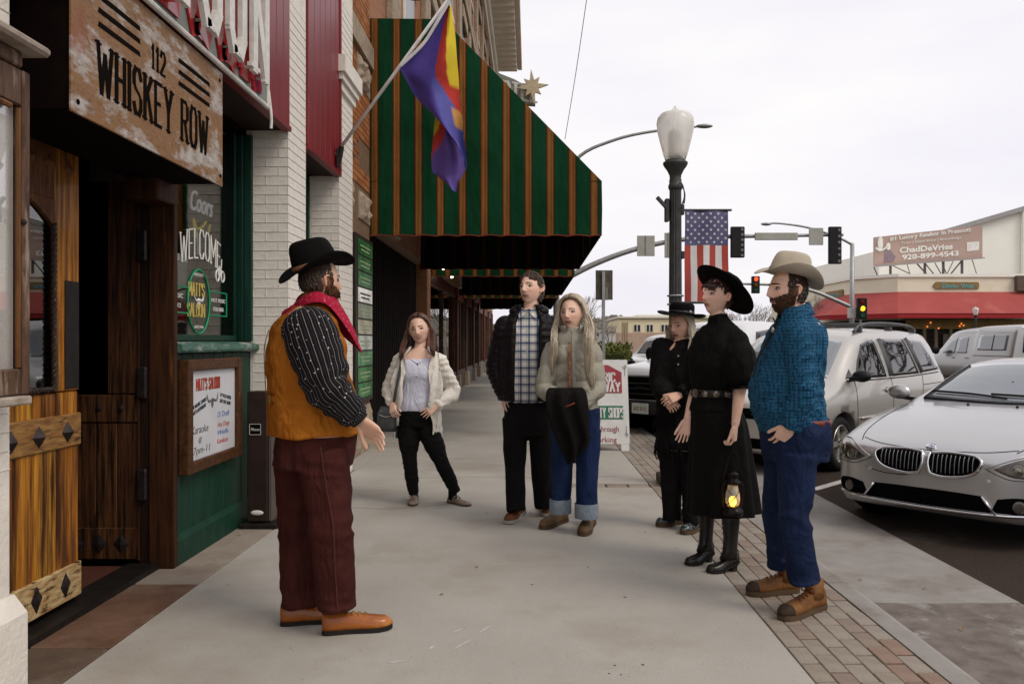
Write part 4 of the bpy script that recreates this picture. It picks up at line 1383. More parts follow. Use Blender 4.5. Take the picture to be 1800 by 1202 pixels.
mb.tube(cpts, .006, 6, spline=5)
mb.tube([at(1197, 325, 7.8), at(1204, 340, 7.8), at(1202, 358, 7.8)], [.005, .005, .010], 6, spline=4)
mb.build('cable', lamp_iron, lamp)
for py in (520, 535):
 MB().tube([Vector((LX + .076 * math.cos(a), LY + .076 * math.sin(a), lz(py))) for a in np.linspace(0, 2 * math.pi, 20)], .009, 5).build('band', galv, lamp)
MB().bbox(LX + .055, LX + .085, LY - .03, LY + .03, lz(378), lz(360), .004).build('clamp', lamp_iron, lamp)
MB().bbox(LX + .055, LX + .085, LY - .03, LY + .03, lz(455), lz(442), .004).build('clamp', lamp_iron, lamp)

by = LY - .02
bn = empty('flag_banner', at(1242, 530, by), 'faded stars and stripes banner hanging from the lamp post', 'banner')
MB().tube([at(1197, 369.5, by), at(1286, 369.5, by)], .012, 8).build('rod', lamp_iron, bn)
MB().tube([at(1197, 532, by), at(1284, 532, by)], .012, 8).build('rod', lamp_iron, bn)
bl_m = mat('banner_blue', (.085, .082, .17), .8, c2=(.13, .125, .22), vscale=5, c3=(.05, .045, .12), c3scale=3)
br_m = mat('banner_red', (.42, .075, .055), .8, c2=(.36, .06, .045), vscale=4)
bw_m = mat('banner_white', (.70, .67, .66), .8, c2=(.62, .59, .58), vscale=4)

def bnr(px, py):
 p = at(px, py, by)
 p.y += .012 * math.sin(px * .13 + py * .03) + .008 * math.sin(py * .06)
 return p

def sheet(px0, px1, py0, py1, nx, ny, m, nm, parent, off=0.0):
 mb = MB()
 for o_ in (-.002 - off, .002 + off):
  v = [bnr(px0 + (px1 - px0) * i / nx, py0 + (py1 - py0) * j / ny) + Vector((0, o_, 0)) for j in range(ny + 1) for i in range(nx + 1)]
  f = [(j * (nx + 1) + i, j * (nx + 1) + i + 1, (j + 1) * (nx + 1) + i + 1, (j + 1) * (nx + 1) + i) for j in range(ny) for i in range(nx)]
  mb.add(v, f)
 return mb.build(nm, m, parent, smooth=True)

sheet(1203.5, 1280, 371, 431, 8, 6, bl_m, 'canton', bn)
for k in range(7):
 w_ = 76.5 / 7
 sheet(1203.5 + k * w_, 1203.5 + (k + 1) * w_, 431, 530, 3, 10, br_m if k % 2 == 0 else bw_m, 'stripe', bn)
for r in range(8):
 for c in range(5 if r % 2 else 6):
  cx, cy = 1208.5 + c * 13.4 + (6.7 if r % 2 else 0), 376 + r * 7.1
  mb = MB()
  pts = [bnr(cx + (3.1 if k % 2 == 0 else 1.25) * math.sin(math.pi * k / 5), cy - (3.1 if k % 2 == 0 else 1.25) * math.cos(math.pi * k / 5)) + Vector((0, -.0045, 0)) for k in range(10)]
  mb.add(pts, [list(range(10))])
  mb.build('star', bw_m, bn)

sp = empty('parking_sign', (1.46, 16, 0), 'brown-grey back of a parking sign on a steel post', 'sign')
MB().bbox(*[f for f in (at(1047, 500, 16).x, at(1077, 500, 16).x, 16.0, 16.012, at(1047, 527, 16).z, at(1047, 475, 16).z)], .004).build('plate', mat('sign_back', (.13, .11, .085), .5, .3, c2=(.07, .06, .05), vscale=5, stretch=(4, 1, 1), lo=.4, hi=.6), sp)
MB().bbox(1.435, 1.50, 15.94, 15.995, 0, at(1060, 477, 16).z, .006).build('post', galv, sp)
mb = MB()
mb.box(1.515, 1.56, 15.994, 15.999, 2.25, 2.5)
mb.build('sticker', mat('sticker', (.25, .24, .2), .6), sp)

AY = 10.3
af = empty('sandwich_board', (1.0, AY + .2, 0), 'white sandwich board with red and green panels standing on the pavement edge', 'sign')
pw = mat('board_white', (.66, .65, .63), .6, c2=(.57, .56, .54), vscale=6, c3=(.40, .38, .35), c3scale=4, c3lo=.68, c3hi=.75)
pr = mat('board_red', (.33, .055, .065), .6, c2=(.27, .04, .05), vscale=5)
pg = mat('board_green', (.035, .17, .105), .6, c2=(.025, .13, .08), vscale=5)
ax0, ax1 = at(1008, 700, AY).x, at(1107, 700, AY).x

def ab(px, z, off=0.0):
 f = z / 1.18
 return Vector(((px - VX) * AY / FPX, AY + .30 * f - off, z))

def abq(px0, px1, z0, z1, o0, o1):
 mb = MB()
 mb.prism([ab(px0, z0, o0), ab(px1, z0, o0), ab(px1, z1, o0), ab(px0, z1, o0)], Vector((0, -(o1 - o0), 0)))
 return mb

def azp(py):
 return EYE - (py - VY) * (AY + .12) / FPX

abq(1008, 1107, .09, 1.17, 0, .025).build('front_panel', pw, af)
for a, b in ((1008, 1022), (1092, 1106)):
 abq(a, b, 0, .088, 0, .025).build('foot', pw, af)
mb = MB()
mb.prism([ab(1008, 1.17, -.03) + Vector((0, 0, 0)), ab(1107, 1.17, -.03), Vector((ax1, AY + .62, 0)), Vector((ax0, AY + .62, 0))], (0, .03, 0))
mb.build('rear_panel', pw, af)
mb = MB()
rz0, rz1, rz2 = azp(691), azp(655), azp(642)
mb.prism([ab(1020, rz0, .026), ab(1096, rz0, .026), ab(1096, rz1, .026), ab(1072, rz2, .026), ab(1043, rz2, .026), ab(1020, rz1, .026)], (0, -.004, 0))
mb.build('red_panel', pr, af)
abq(1017, 1097, azp(736), azp(713), .026, .030).build('green_panel', pg, af)
nA = Vector((0, -1, 0))
vA = Vector((0, .25, 1))
mb = MB()
letters(mb, 'HISTORIC', ab(1024, azp(671), .0315), (1, 0, 0), vA, nA, .115, wf=.72, th=.2, gap=.2, serif=.1, depth=.003)
letters(mb, 'WALKWAY', ab(1022, azp(688), .0315), (1, 0, 0), vA, nA, .115, wf=.72, th=.2, gap=.2, serif=.1, depth=.003)
letters(mb, 'SPECIALTY SHOPS', ab(1019, azp(733), .0315), (1, 0, 0), vA, nA, .125, wf=.42, th=.13, gap=.115, serif=.06, depth=.003)
mb.build('panel_lettering', pw, af)
mb = MB()
ftext(mb, 'Walk Through', ab(1022, azp(757), .027), (1, 0, 0), vA, nA, .075, depth=.003, width=.49)
ftext(mb, 'to Parking', ab(1030, azp(775), .027), (1, 0, 0), vA, nA, .075, depth=.003, width=.40)
mb.build('red_lettering', pr, af)
sc_m = mat('scroll_grey', (.30, .29, .27), .6)
mb = MB()
for sx, cx in ((1, 1013), (-1, 1102)):
 for zc, sz in ((1.08, -1), (.2, 1)):
  pts = [ab(cx + sx * 3.2 * math.cos(t) * (1 - t / 9), zc + .035 * math.sin(t) * (1 - t / 9) * sz, .027) for t in np.linspace(0, 6, 18)]
  mb.tube(pts, .005, 5)
  mb.tube([ab(cx, zc + .04 * sz * k, .027) for k in range(4)], .005, 5)
mb.build('scroll_ornament', sc_m, af)

fl = empty('state_flag', at(587, 281, 7.95), 'furled blue, red and yellow state flag with copper star on white pole', 'flag')
pA, pB = at(590, 272, 7.9), at(792, -6, 7.75)
MB().tube([pA, pB], .017, 10).build('pole', mat('pole_white', (.66, .64, .62), .45, c2=(.5, .48, .46), vscale=12), fl, smooth=True)
mb = MB()
mb.sphere(pB, .03, 10, 8)
mb.build('finial', bone, fl)
mb = MB()
mb.bbox(-1.915, -1.895, 7.86, 7.96, 3.14, 3.32, .004)
mb.tube([Vector((-1.90, 7.91, 3.20)), pA + (pB - pA).normalized() * .1], .028, 8)
mb.build('bracket', iron, fl)
front = [((788, 4), (793, 10)), ((770, 30), (800, 60)), ((752, 62), (803, 100)), ((728, 96), (806, 135)), ((704, 118), (808, 168)), ((714, 140), (811, 195)), ((727, 165), (813, 215)), ((745, 186), (815, 240)), ((762, 200), (818, 262)), ((778, 212), (820, 280)), ((792, 226), (821, 292)), ((806, 250), (819, 300))]
back = [((766, 196), (790, 216)), ((764, 215), (797, 230)), ((762, 235), (803, 250)), ((760, 258), (812, 275)), ((758, 280), (818, 295)), ((760, 302), (812, 310)), ((770, 310), (806, 320)), ((788, 325), (803, 338))]

def cloth(rows, Yb, nx, fold, nm, colf, parent):
 rws = catmull([[a[0], a[1], b[0], b[1]] for a, b in rows], 4)
 V, F, C = [], [], []
 for i, (ax, ay, bx_, by_) in enumerate(rws):
  for j in range(nx + 1):
   s = j / nx
   y = Yb + fold * math.sin(s * 7.0 + i * .06) * (.3 + .7 * min(1, i / 10)) + .02 * math.sin(i * .35 + s * 3)
   sag = 3.0 * math.sin(math.pi * s)
   V.append(at(ax + (bx_ - ax) * s, ay + (by_ - ay) * s + sag, y))
   C.append(colf(s, i / (len(rws) - 1)))
 nc = nx + 1
 for i in range(len(rws) - 1):
  for j in range(nx):
   F.append((i * nc + j, i * nc + j + 1, (i + 1) * nc + j + 1, (i + 1) * nc + j))
 n0 = len(V)
 V2 = V + [v + Vector((0, .006, 0)) for v in V]
 F2 = F + [tuple(n0 + k for k in reversed(f)) for f in F]
 me = bpy.data.meshes.new(nm)
 org = world_loc(parent)
 me.from_pydata([v - org for v in V2], [], F2)
 ca = me.color_attributes.new('col', 'FLOAT_COLOR', 'POINT')
 ca.data.foreach_set('color', [x for c in C + C for x in (*c, 1.0)])
 me.polygons.foreach_set('use_smooth', [True] * len(me.polygons))
 me.materials.append(attr_mat('flag_cloth', .7, var=.08, vscale=6, bump=.5, bscale=14, spec=.15))
 return link(nm, me, parent, org)

BLU, YEL, RED_, COP = (.075, .055, .26), (.62, .47, .03), (.40, .035, .025), (.50, .25, .07)

def cf(s, t):
 if t < .32:
  e = s - (t - .03) * 1.2
  if e > .45:
   return YEL
  if e > .12 - t * .2 + .14:
   return RED_
  return BLU
 e = s - .22 - (t - .32) * 2.2
 if e > .62:
  return YEL if t < .30 else RED_
 if e > .40:
  return RED_
 if s > .80 and .47 < t < .60:
  return COP
 return (.085, .085, .30) if s > .5 else BLU

def cb(s, t):
 d = t * 1.4 + s * .9
 if d < .42:
  return YEL
 if d < .75 and s < .8:
  return RED_
 return (.10, .06, .24)

cloth(front, 7.70, 24, .075, 'flag_cloth', cf, fl)
cloth(back, 7.80, 16, .045, 'flag_fold', cb, fl)
MB().tube([at(790, 2, 7.69), at(770, 36, 7.68), at(748, 72, 7.68), at(728, 94, 7.68), at(704, 116, 7.69)], [.016] * 5, 6, flat=.4, spline=4).build('header_tape', mat('tape_white', (.62, .6, .6), .8), fl)

# ================================================================ SIGNALS, FAR SHOPS, TREES
SY = 33.0
ma = empty('traffic_mast', at(978, 640, SY), 'grey traffic mast arm reaching over the street with black signal backs', 'traffic signal')
base = at(978, 600, SY)
MB().tube([Vector((base.x, SY, -.12)), Vector((base.x, SY, 9.2))], [.14, .10], 12).build('pole', galv, ma, smooth=True)
arm = [at(982, 496, SY), at(1005, 484, SY), at(1050, 462, SY), at(1110, 440, SY), at(1180, 424, SY), at(1250, 417, SY), at(1340, 415, SY), at(1482, 413, SY)]
MB().tube(arm, [.13, .125, .12, .11, .10, .09, .08, .06], 10, spline=4).build('mast_arm', galv, ma, smooth=True)
MB().bbox(base.x - .2, base.x + .28, SY - .2, SY + .2, at(0, 506, SY).z, at(0, 484, SY).z, .02).build('arm_collar', galv, ma)
lum = [at(978, 330, SY), at(1020, 274, SY), at(1075, 248, SY), at(1130, 234, SY), at(1200, 225, SY), at(1228, 223, SY)]
MB().tube(lum, [.075, .07, .065, .06, .05, .04], 8, spline=5).build('luminaire_arm', galv, ma, smooth=True)
MB().sphere(at(1238, 222, SY), (.36, .16, .09), 14, 8).build('luminaire', galv, ma, smooth=True)
plate_b = mat('sign_plate_back', (.42, .415, .37), .6, c2=(.36, .355, .31), vscale=3)
for (x0, x1, y0, y1) in ((1119, 1150, 415, 451), (1167, 1181, 410, 454)):
 a, b = at(x0, y1, SY), at(x1, y0, SY)
 MB().bbox(a.x, b.x, SY - .14, SY - .12, a.z, b.z, .01).build('sign_plate', plate_b, ma)
 c = (a.x + b.x) / 2
 MB().bbox(c - .02, c + .02, SY - .17, SY - .142, a.z, b.z, .005).build('plate_rib', galv, ma)
a, b = at(1325, 423, SY), at(1400, 410, SY)
MB().bbox(a.x, b.x, SY - .2, SY - .1, a.z, b.z, .02).build('street_name_plate', plate_b, ma)
a, b = at(1419, 432, SY), at(1444, 402, SY)
MB().bbox(a.x, b.x, SY - .2, SY - .18, a.z, b.z, .02).build('sign_plate', plate_b, ma)
for (x0, x1, y0, y1) in ((1282, 1306, 400, 454), (1453, 1475, 400, 465)):
 a, b = at(x0, y1, SY), at(x1, y0, SY)
 sgn = MB().bbox(a.x, b.x, SY - .3, SY - .12, a.z, b.z, .03).build('signal_head', sig_blk, ma)
 for k in range(6):
  z = a.z + (b.z - a.z) * (k + .5) / 6
  MB().bbox(b.x - .16, b.x - .06, SY - .315, SY - .301, z - .07, z + .04, .01).build('louvre', mat('louvre_grey', (.22, .22, .21), .5), sgn)
TY = 50.0
mt = empty('traffic_mast', at(1497, 640, TY), 'far traffic mast with lit red signal and green street name plate', 'traffic signal')
b0 = at(1497, 600, TY)
MB().tube([Vector((b0.x, TY, -.12)), at(1498, 428, TY)], [.17, .13], 10).build('pole', galv, mt, smooth=True)
MB().tube([at(1497, 540, TY), at(1470, 528, TY), at(1430, 512, TY), at(1380, 502, TY), at(1300, 499, TY), at(1272, 499, TY)], [.13, .12, .11, .09, .07, .06], 8, spline=4).build('mast_arm', galv, mt, smooth=True)
MB().tube([at(1498, 430, TY), at(1470, 416, TY), at(1420, 400, TY), at(1372, 393, TY), at(1352, 393, TY)], [.09, .08, .07, .06, .05], 8, spline=4).build('luminaire_arm', galv, mt, smooth=True)
MB().sphere(at(1347, 394, TY), (.35, .2, .1), 12, 8).build('luminaire', galv, mt)

def signal(parent, px, py0, py1, Y, lit):
 h = (py1 - py0)
 a, b = at(px - h * .23, py1, Y), at(px + h * .23, py0, Y)
 hd = MB().bbox(a.x, b.x, Y - .25, Y, a.z, b.z, .03).build('signal_head', sig_blk, parent)
 c3_ = [('red', (.8, .06, .02)), ('amber', (.85, .42, .02)), ('green', (.05, .45, .2))]
 for k in range(3):
  z = b.z - (b.z - a.z) * (k + .5) / 3
  r_ = (b.z - a.z) * .125
  on = k in lit
  m = mat('lens_%s_%d' % (c3_[k][0], on), c3_[k][1] if on else tuple(x * .25 for x in c3_[k][1]), .3, emit=c3_[k][1] if on else None, estr=2.2 if on else 0)
  MB().sphere(((a.x + b.x) / 2, Y - .26, z), (r_, .05, r_), 12, 8).build('lens', m, hd)
  MB().tube([((a.x + b.x) / 2 + r_ * 1.15 * math.cos(t), Y - .33, z + r_ * 1.15 * math.sin(t)) for t in np.linspace(-.3, math.pi + .3, 10)], .03, 5).build('visor', sig_blk, hd)
 return hd

signal(mt, 1327, 486, 516, TY - .3, (0,))
a, b = at(1282, 504, TY - .3), at(1299, 494, TY - .3)
MB().bbox(a.x, b.x, TY - .34, TY - .3, a.z, b.z, .01).build('street_name_plate', mat('name_green', (.01, .26, .18), .5), mt)
mb = MB()
ftext(mb, 'Gurley St', (a.x + .05, TY - .345, a.z + .12), (1, 0, 0), (0, 0, 1), (0, -1, 0), .16, depth=.01, width=.5)
mb.build('name_lettering', bw_m, mt)
ps = empty('signal_post', at(1513, 640, 44), 'post-mounted traffic signal showing amber in front of the far shop', 'traffic signal')
MB().tube([Vector((at(1513, 600, 44).x, 44.1, -.12)), at(1513, 545, 44.1)], .06, 8).build('post', galv, ps)
signal(ps, 1513, 524, 561, 44, (1,))
a, b = at(1491, 559, 44), at(1509, 541, 44)
MB().bbox(a.x, b.x, 44.1, 44.13, a.z, b.z, .01).build('sign_plate', mat('plate_white', (.62, .61, .58), .6), ps)

l2 = copy_tree(lamp)
l2.location = (at(1715, 600, 51).x, 51, -.05)
l2['label'] = 'small far street lamp with round globe before the red awning'

wr = MB()
wr.tube([at(1034, -20, 40), at(1012, 130, 46), at(993, 245, 52)], .022, 5, spline=4)
tag(wr.build('overhead_wire', mat('wire', (.25, .25, .26), .6)), 'thin overhead wire crossing the white sky beside the awning', 'wire')
# ---- far shop with the red awning
cream = mat('cream_stucco', (.80, .74, .58), .85, c2=(.75, .68, .52), vscale=1.2, bump=.2, bscale=20)
cream2 = mat('cream_wall', (.90, .88, .80), .85, c2=(.87, .84, .75), vscale=.6)
SHY = 56.0

def rx(px, Y=SHY):
 return (px - VX) * Y / FPX

def rz(py, Y=SHY):
 return EYE - (py - VY) * Y / FPX

shop = empty('corner_shop', (rx(1640), SHY, 0), 'cream corner shop with long red awning across the junction', 'building')
top = rz(487)
mb = MB()
foot = [(rx(1578), SHY), (rx(1578) - 2.2, SHY + 2.4), (rx(1578) - 2.2, SHY + 22), (rx(1860), SHY + 22), (rx(1860), SHY)]
mb.prism([(x, y, 3.0) for x, y in foot], (0, 0, top - 3.0))
mb.build('upper_wall', cream, shop)
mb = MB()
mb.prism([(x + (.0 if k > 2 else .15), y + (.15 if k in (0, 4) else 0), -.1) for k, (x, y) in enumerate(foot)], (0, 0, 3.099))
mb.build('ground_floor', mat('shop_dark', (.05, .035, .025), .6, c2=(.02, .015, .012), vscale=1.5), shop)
mb = MB()
mb.prism([(x - (.12 if k in (1, 2) else 0), y - (.12 if k in (0, 4, 1) else 0), top) for k, (x, y) in enumerate(foot)], (0, 0, .22))
mb.build('parapet_cap', cream2, shop)
ra = mat('red_canvas', (.36, .075, .065), .8, c2=(.31, .06, .055), vscale=.5, c3=(.40, .12, .10), c3scale=.25)
zt, zb = rz(513), rz(552) - .02
f0 = [(rx(1578) - 2.2, SHY + 8), (rx(1578) - 2.2, SHY + 2.4), (rx(1578), SHY), (rx(1830), SHY)]
f1 = [(rx(1578) - 4.2, SHY + 8), (rx(1578) - 4.2, SHY + 1.6), (rx(1578) - .9, SHY - 2.0), (rx(1830), SHY - 2.0)]
for k in range(3):
 mb = MB()
 a, b, c, d = Vector((*f0[k], zt)), Vector((*f0[k + 1], zt)), Vector((*f1[k + 1], zb)), Vector((*f1[k], zb))
 mb.add([a, b, c, d, a - Vector((0, 0, .05)), b - Vector((0, 0, .05)), c - Vector((0, 0, .05)), d - Vector((0, 0, .05))], [(0, 1, 2, 3), (7, 6, 5, 4), (3, 2, 6, 7)])
 mb.build('awning_panel', ra, shop)
 mb = MB()
 mb.add([d, c, c - Vector((0, 0, .32)), d - Vector((0, 0, .32))], [(0, 1, 2, 3)])
 mb.build('awning_valance', mat('red_valance', (.36, .025, .03), .8), shop)
MB().box(rx(1590), rx(1830), SHY - .25, SHY - .05, 2.35, 3.05).build('transom_band', mat('ochre', (.30, .21, .07), .8, c2=(.2, .13, .05), vscale=3), shop)
for k, px in enumerate((1622, 1642, 1668, 1690, 1742, 1776)):
 MB().bbox(rx(px) - .1, rx(px) + .1, SHY - .3, SHY - .1, -.1, 2.36, .01).build('mullion', mat('shop_mullion', (.22, .16, .10), .7), shop)
MB().bbox(rx(1655), rx(1673), SHY - .22, SHY - .16, .0, 2.0, .01).build('door', mat('shopdoor', (.12, .10, .08), .4), shop)
glow = mat('shop_glow', (.9, .35, .1), .5, emit=(1, .28, .05), estr=1.2)
for (px, py) in ((1690, 569), (1694, 572), (1687, 573), (1636, 567), (1650, 577), (1630, 574)):
 MB().sphere(at(px, py, SHY - .35), .055, 8, 6).build('window_light', glow, shop)
wood_s = mat('plank_sign', (.30, .21, .09), .75, c2=(.2, .13, .05), vscale=2)
turq = mat('sign_turquoise', (.16, .42, .44), .6)
MB().bbox(rx(1578) - 2.36, rx(1578) - 2.22, SHY + 4.0, SHY + 7.4, rz(518), rz(502), .03).build('side_sign', wood_s, shop)
mb = MB()
ftext(mb, 'Shirts', (rx(1578) - 2.37, SHY + 6.9, rz(515)), (0, -1, 0), (0, 0, 1), (-1, 0, 0), .42, depth=.02, width=2.4)
mb.build('side_lettering', turq, shop)
mb = MB()
a, b = rx(1642), rx(1719)
mb.prism([(a - .12, SHY - .08, rz(502)), (a + .1, SHY - .08, rz(508.5)), (b, SHY - .08, rz(508)), (b + .06, SHY - .08, rz(502)), (b, SHY - .08, rz(496)), (a + .1, SHY - .08, rz(495.5))], (0, .07, 0))
mb.build('front_sign', wood_s, shop)
mb = MB()
ftext(mb, 'Dinner West', (rx(1655), SHY - .085, rz(506)), (1, 0, 0), (0, 0, 1), (0, -1, 0), .30, depth=.02, width=rx(1711) - rx(1655), bold=.01)
mb.build('front_lettering', turq, shop)
MB().bbox(rx(1782), rx(1850), SHY - .4, SHY - .05, rz(512), rz(485), .03).build('brown_box_sign', mat('box_brown', (.13, .095, .07), .6), shop)
hall = empty('cream_hall', (rx(1740, 80), 80, 0), 'tall pale cream hall with sloping roof edge behind the billboard', 'building')
HY = 82
mb = MB()
mb.prism([(rx(1545, HY), HY, -.2), (rx(1900, HY), HY, -.2), (rx(1900, HY), HY, rz(338, HY)), (rx(1660, HY), HY, rz(408, HY)), (rx(1545, HY), HY, rz(440, HY))], (0, 20, 0))
mb.build('wall', cream2, hall)
mb = MB()
mb.bar((rx(1640, HY), HY - .3, rz(413, HY)), (rx(1900, HY), HY - .3, rz(337, HY)), .6, .45)
mb.build('roof_edge', mat('roof_edge_grey', (.38, .37, .36), .6), hall)
MB().bbox(rx(1793, HY), rx(1799, HY), HY - .5, HY - .05, rz(560, HY), rz(366, HY), .05).build('downpipe', cream2, hall)
BY = 60.0
bb = empty('billboard', (rx(1620, BY), BY, top), 'pale pink billboard with white lettering on steel legs above the shop', 'billboard')
bsl = (403 - 418) / (1700 - 1538)

def bp_(px, py, off=0.0):
 return Vector((rx(px, BY), BY - off + (px - 1538) * -.012, rz(py, BY)))

pinkm = mat('billboard_pink', (.52, .37, .31), .7, c2=(.48, .34, .29), vscale=.6)
mb = MB()
mb.prism([bp_(1538, 467), bp_(1701, 458), bp_(1701, 403), bp_(1538, 417)], (0, .3, 0))
mb.build('panel', pinkm, bb)
mb = MB()
mb.prism([bp_(1537, 469.5, -.1), bp_(1702, 459.5, -.1), bp_(1702, 457.8, -.1), bp_(1537, 467.3, -.1)], (0, -.35, 0))
mb.build('catwalk', galv, bb)
uB = (bp_(1701, 458) - bp_(1538, 467)).normalized()
wm = mat('billboard_white', (.92, .90, .84), .7)
mb = MB()
ftext(mb, '#1 Luxury Realtor in Prescott', bp_(1561, 424, .02), (bp_(1690, 409) - bp_(1561, 421)).normalized(), (0, 0, 1), (0, -1, 0), .30, depth=.03, width=5.5, bold=.012)
mb.build('lettering_line', wm, bb)
mb = MB()
ftext(mb, 'Trust | Experience | Knowledge', bp_(1578, 431, .02), (bp_(1690, 421) - bp_(1578, 429)).normalized(), (0, 0, 1), (0, -1, 0), .2, depth=.03, width=4.1)
mb.build('lettering_line', wm, bb)
mb = MB()
ftext(mb, 'ChadDeVries', bp_(1576, 446, .02), uB, (0, 0, 1), (0, -1, 0), .42, depth=.03, width=3.6, bold=.02)
mb.build('lettering_line', wm, bb)
mb = MB()
ftext(mb, '928-899-4543', bp_(1580, 458, .02), uB, (0, 0, 1), (0, -1, 0), .38, depth=.03, width=3.8, bold=.016)
mb.build('lettering_line', wm, bb)

mb = MB()
mb.sphere(bp_(1547, 428, .02), (.25, .03, .5), 12, 8)
mb.tube([bp_(1539, 436, .03), bp_(1547, 441, .03), bp_(1558, 434, .03)], .09, 6, spline=4)
mb.sphere(bp_(1559, 434, .02), (.18, .03, .28), 10, 6)
mb.build('printed_figure', wm, bb)
mb = MB()
mb.prism([bp_(1553, 437, .02), bp_(1562, 441, .02), bp_(1570, 452, .02), bp_(1566, 461, .02), bp_(1552, 462, .02)], (0, -.01, 0))
mb.build('printed_jacket', mat('billboard_mauve', (.33, .25, .29), .7), bb)
mb = MB()
mb.prism([bp_(1678, 446.5, .02), bp_(1696, 445, .02), bp_(1696, 430, .02), bp_(1678, 431, .02)], (0, -.01, 0))
mb.build('blank_square', wm, bb)
lg = mat('billboard_leg', (.12, .10, .10), .6)
for (px, py, qx, qy, w_) in ((1564, 466, 1564, 490, .14), (1617, 463, 1617, 490, .14), (1645, 462, 1645, 490, .14), (1673, 460, 1673, 490, .14), (1538, 469, 1546, 490, .08), (1567, 467, 1608, 490, .06), (1605, 465, 1625, 490, .09), (1617, 464, 1635, 490, .07), (1673, 461, 1652, 490, .09), (1643, 464, 1652, 490, .06), (1632, 464, 1645, 490, .06), (1660, 462, 1648, 490, .05), (1688, 460, 1696, 490, .05), (1590, 466, 1596, 490, .05)):
 MB().bar(bp_(px, py, -.2), bp_(qx, qy, -.2), w_).build('leg', lg, bb)

# ---- pale yellow building beyond the junction
FB = 95.0
yb_ = empty('yellow_building', (rx(1160, FB), FB, 0), 'low pale yellow building with brick base beyond the junction', 'building')
ym = mat('pale_yellow', (.78, .69, .46), .85, c2=(.72, .63, .41), vscale=.6)
MB().bbox(rx(1088, FB), rx(1262, FB), FB, FB + 18, 1.1, rz(560, FB), .05).build('wall', ym, yb_)
MB().bbox(rx(1087, FB), rx(1263, FB), FB - .1, FB + 18, -.2, rz(584, FB), .05).build('brick_base', mat('base_brick', (.52, .37, .28), .85), yb_)
MB().bbox(rx(1085, FB), rx(1264, FB), FB - .3, FB + 18.2, rz(560, FB) + .005, rz(556, FB), .05).build('parapet', mat('parapet_pale', (.70, .66, .56), .8), yb_)
MB().bbox(rx(1125, FB), rx(1262, FB), FB + 2, FB + 16, rz(556, FB), rz(552, FB), .05).build('roof_top', mat('parapet_pale', (.7, .66, .56), .8), yb_)
for px in (1120, 1142, 1168, 1230):
 wv = link('window', None, yb_, Vector((rx(px, FB), FB, rz(577, FB))))
 a, b = rx(px - 7, FB), rx(px + 7, FB)
 MB().bbox(a, b, FB - .06, FB - .01, rz(583, FB), rz(570, FB), .01).build('frame', mat('parapet_pale', (.7, .66, .56), .8), wv)
 for k in range(2):
  x0 = a + .12 + k * (b - a - .1) / 2
  MB().box(x0, x0 + (b - a) / 2 - .2, FB - .075, FB - .061, rz(582.3, FB), rz(571, FB)).build('pane', win_dark, wv)
for k in range(3):
 MB().bbox(rx(1094 + k * 4, FB), rx(1095.4 + k * 4, FB), FB - .2, FB - .02, .5, rz(566, FB), .02).build('pilaster', mat('pil_brown', (.40, .32, .2), .8), yb_)
wb = empty('white_house', (rx(1075, 80), 80, 0), 'small white house front at the far end of the street', 'building')
MB().bbox(rx(1062, 80), rx(1082, 80), 80, 86, -.2, rz(583, 80), .05).build('wall', mat('house_white', (.62, .60, .57), .8), wb)
mb = MB()
mb.prism([(rx(1060, 80), 79.8, rz(583, 80)), (rx(1084, 80), 79.8, rz(583, 80)), (rx(1072, 80), 79.8, rz(572, 80))], (0, 6.4, 0))
mb.build('roof', mat('house_roof', (.42, .36, .30), .8), wb)

# ---- wooded hill and far mass of trees
hill_m = mat('hill_scrub', (.20, .185, .15), .95, c2=(.13, .12, .095), vscale=.09, detail=10, lo=.4, hi=.6)
hv, hf = [], []
nx_, ny_ = 90, 8
for j in range(ny_):
 for i in range(nx_):
  X = -60 + i * 4.2
  Yh = 300 + j * 30
  h = (10 + 6 * noise.noise((X * .012, 0, 3)) + 2.5 * noise.noise((X * .08, j * .3, 1))) * min(1, j / 3) - .3
  hv.append((X, Yh, h + (.8 * noise.noise((X * .5, j, 2)) if j else 0)))
for j in range(ny_ - 1):
 for i in range(nx_ - 1):
  k = j * nx_ + i
  hf.append((k, k + 1, k + nx_ + 1, k + nx_))
tag(MB().add(hv, hf).build('hill', hill_m), kind='structure')
pm = mat('far_pine', (.17, .16, .125), .9, c2=(.11, .105, .08), vscale=.12)
mb = MB()
for k in range(1400):
 X = random.uniform(-40, 250)
 Yh = random.uniform(330, 480)
 j = (Yh - 300) / 30
 h = (10 + 6 * noise.noise((X * .012, 0, 3)) + 2.5 * noise.noise((X * .08, j * .3, 1))) * min(1, j / 3) - .5
 s_ = random.uniform(.6, 1.3)
 mb.lathe((X, Yh, h), [(.8 * s_, .1), (1.3 * s_, .8 * s_), (1.0 * s_, 1.6 * s_), (.3, 2.1 * s_)], 6)
tag(mb.build('far_wood', pm), 'dark scatter of pines covering the far hill', 'wood', kind='stuff')

twig = mat('bare_twig', (.30, .255, .205), .9, c2=(.22, .185, .145), vscale=2)
bark = mat('bark', (.14, .115, .09), .9, c2=(.09, .072, .055), vscale=5, bump=.6)

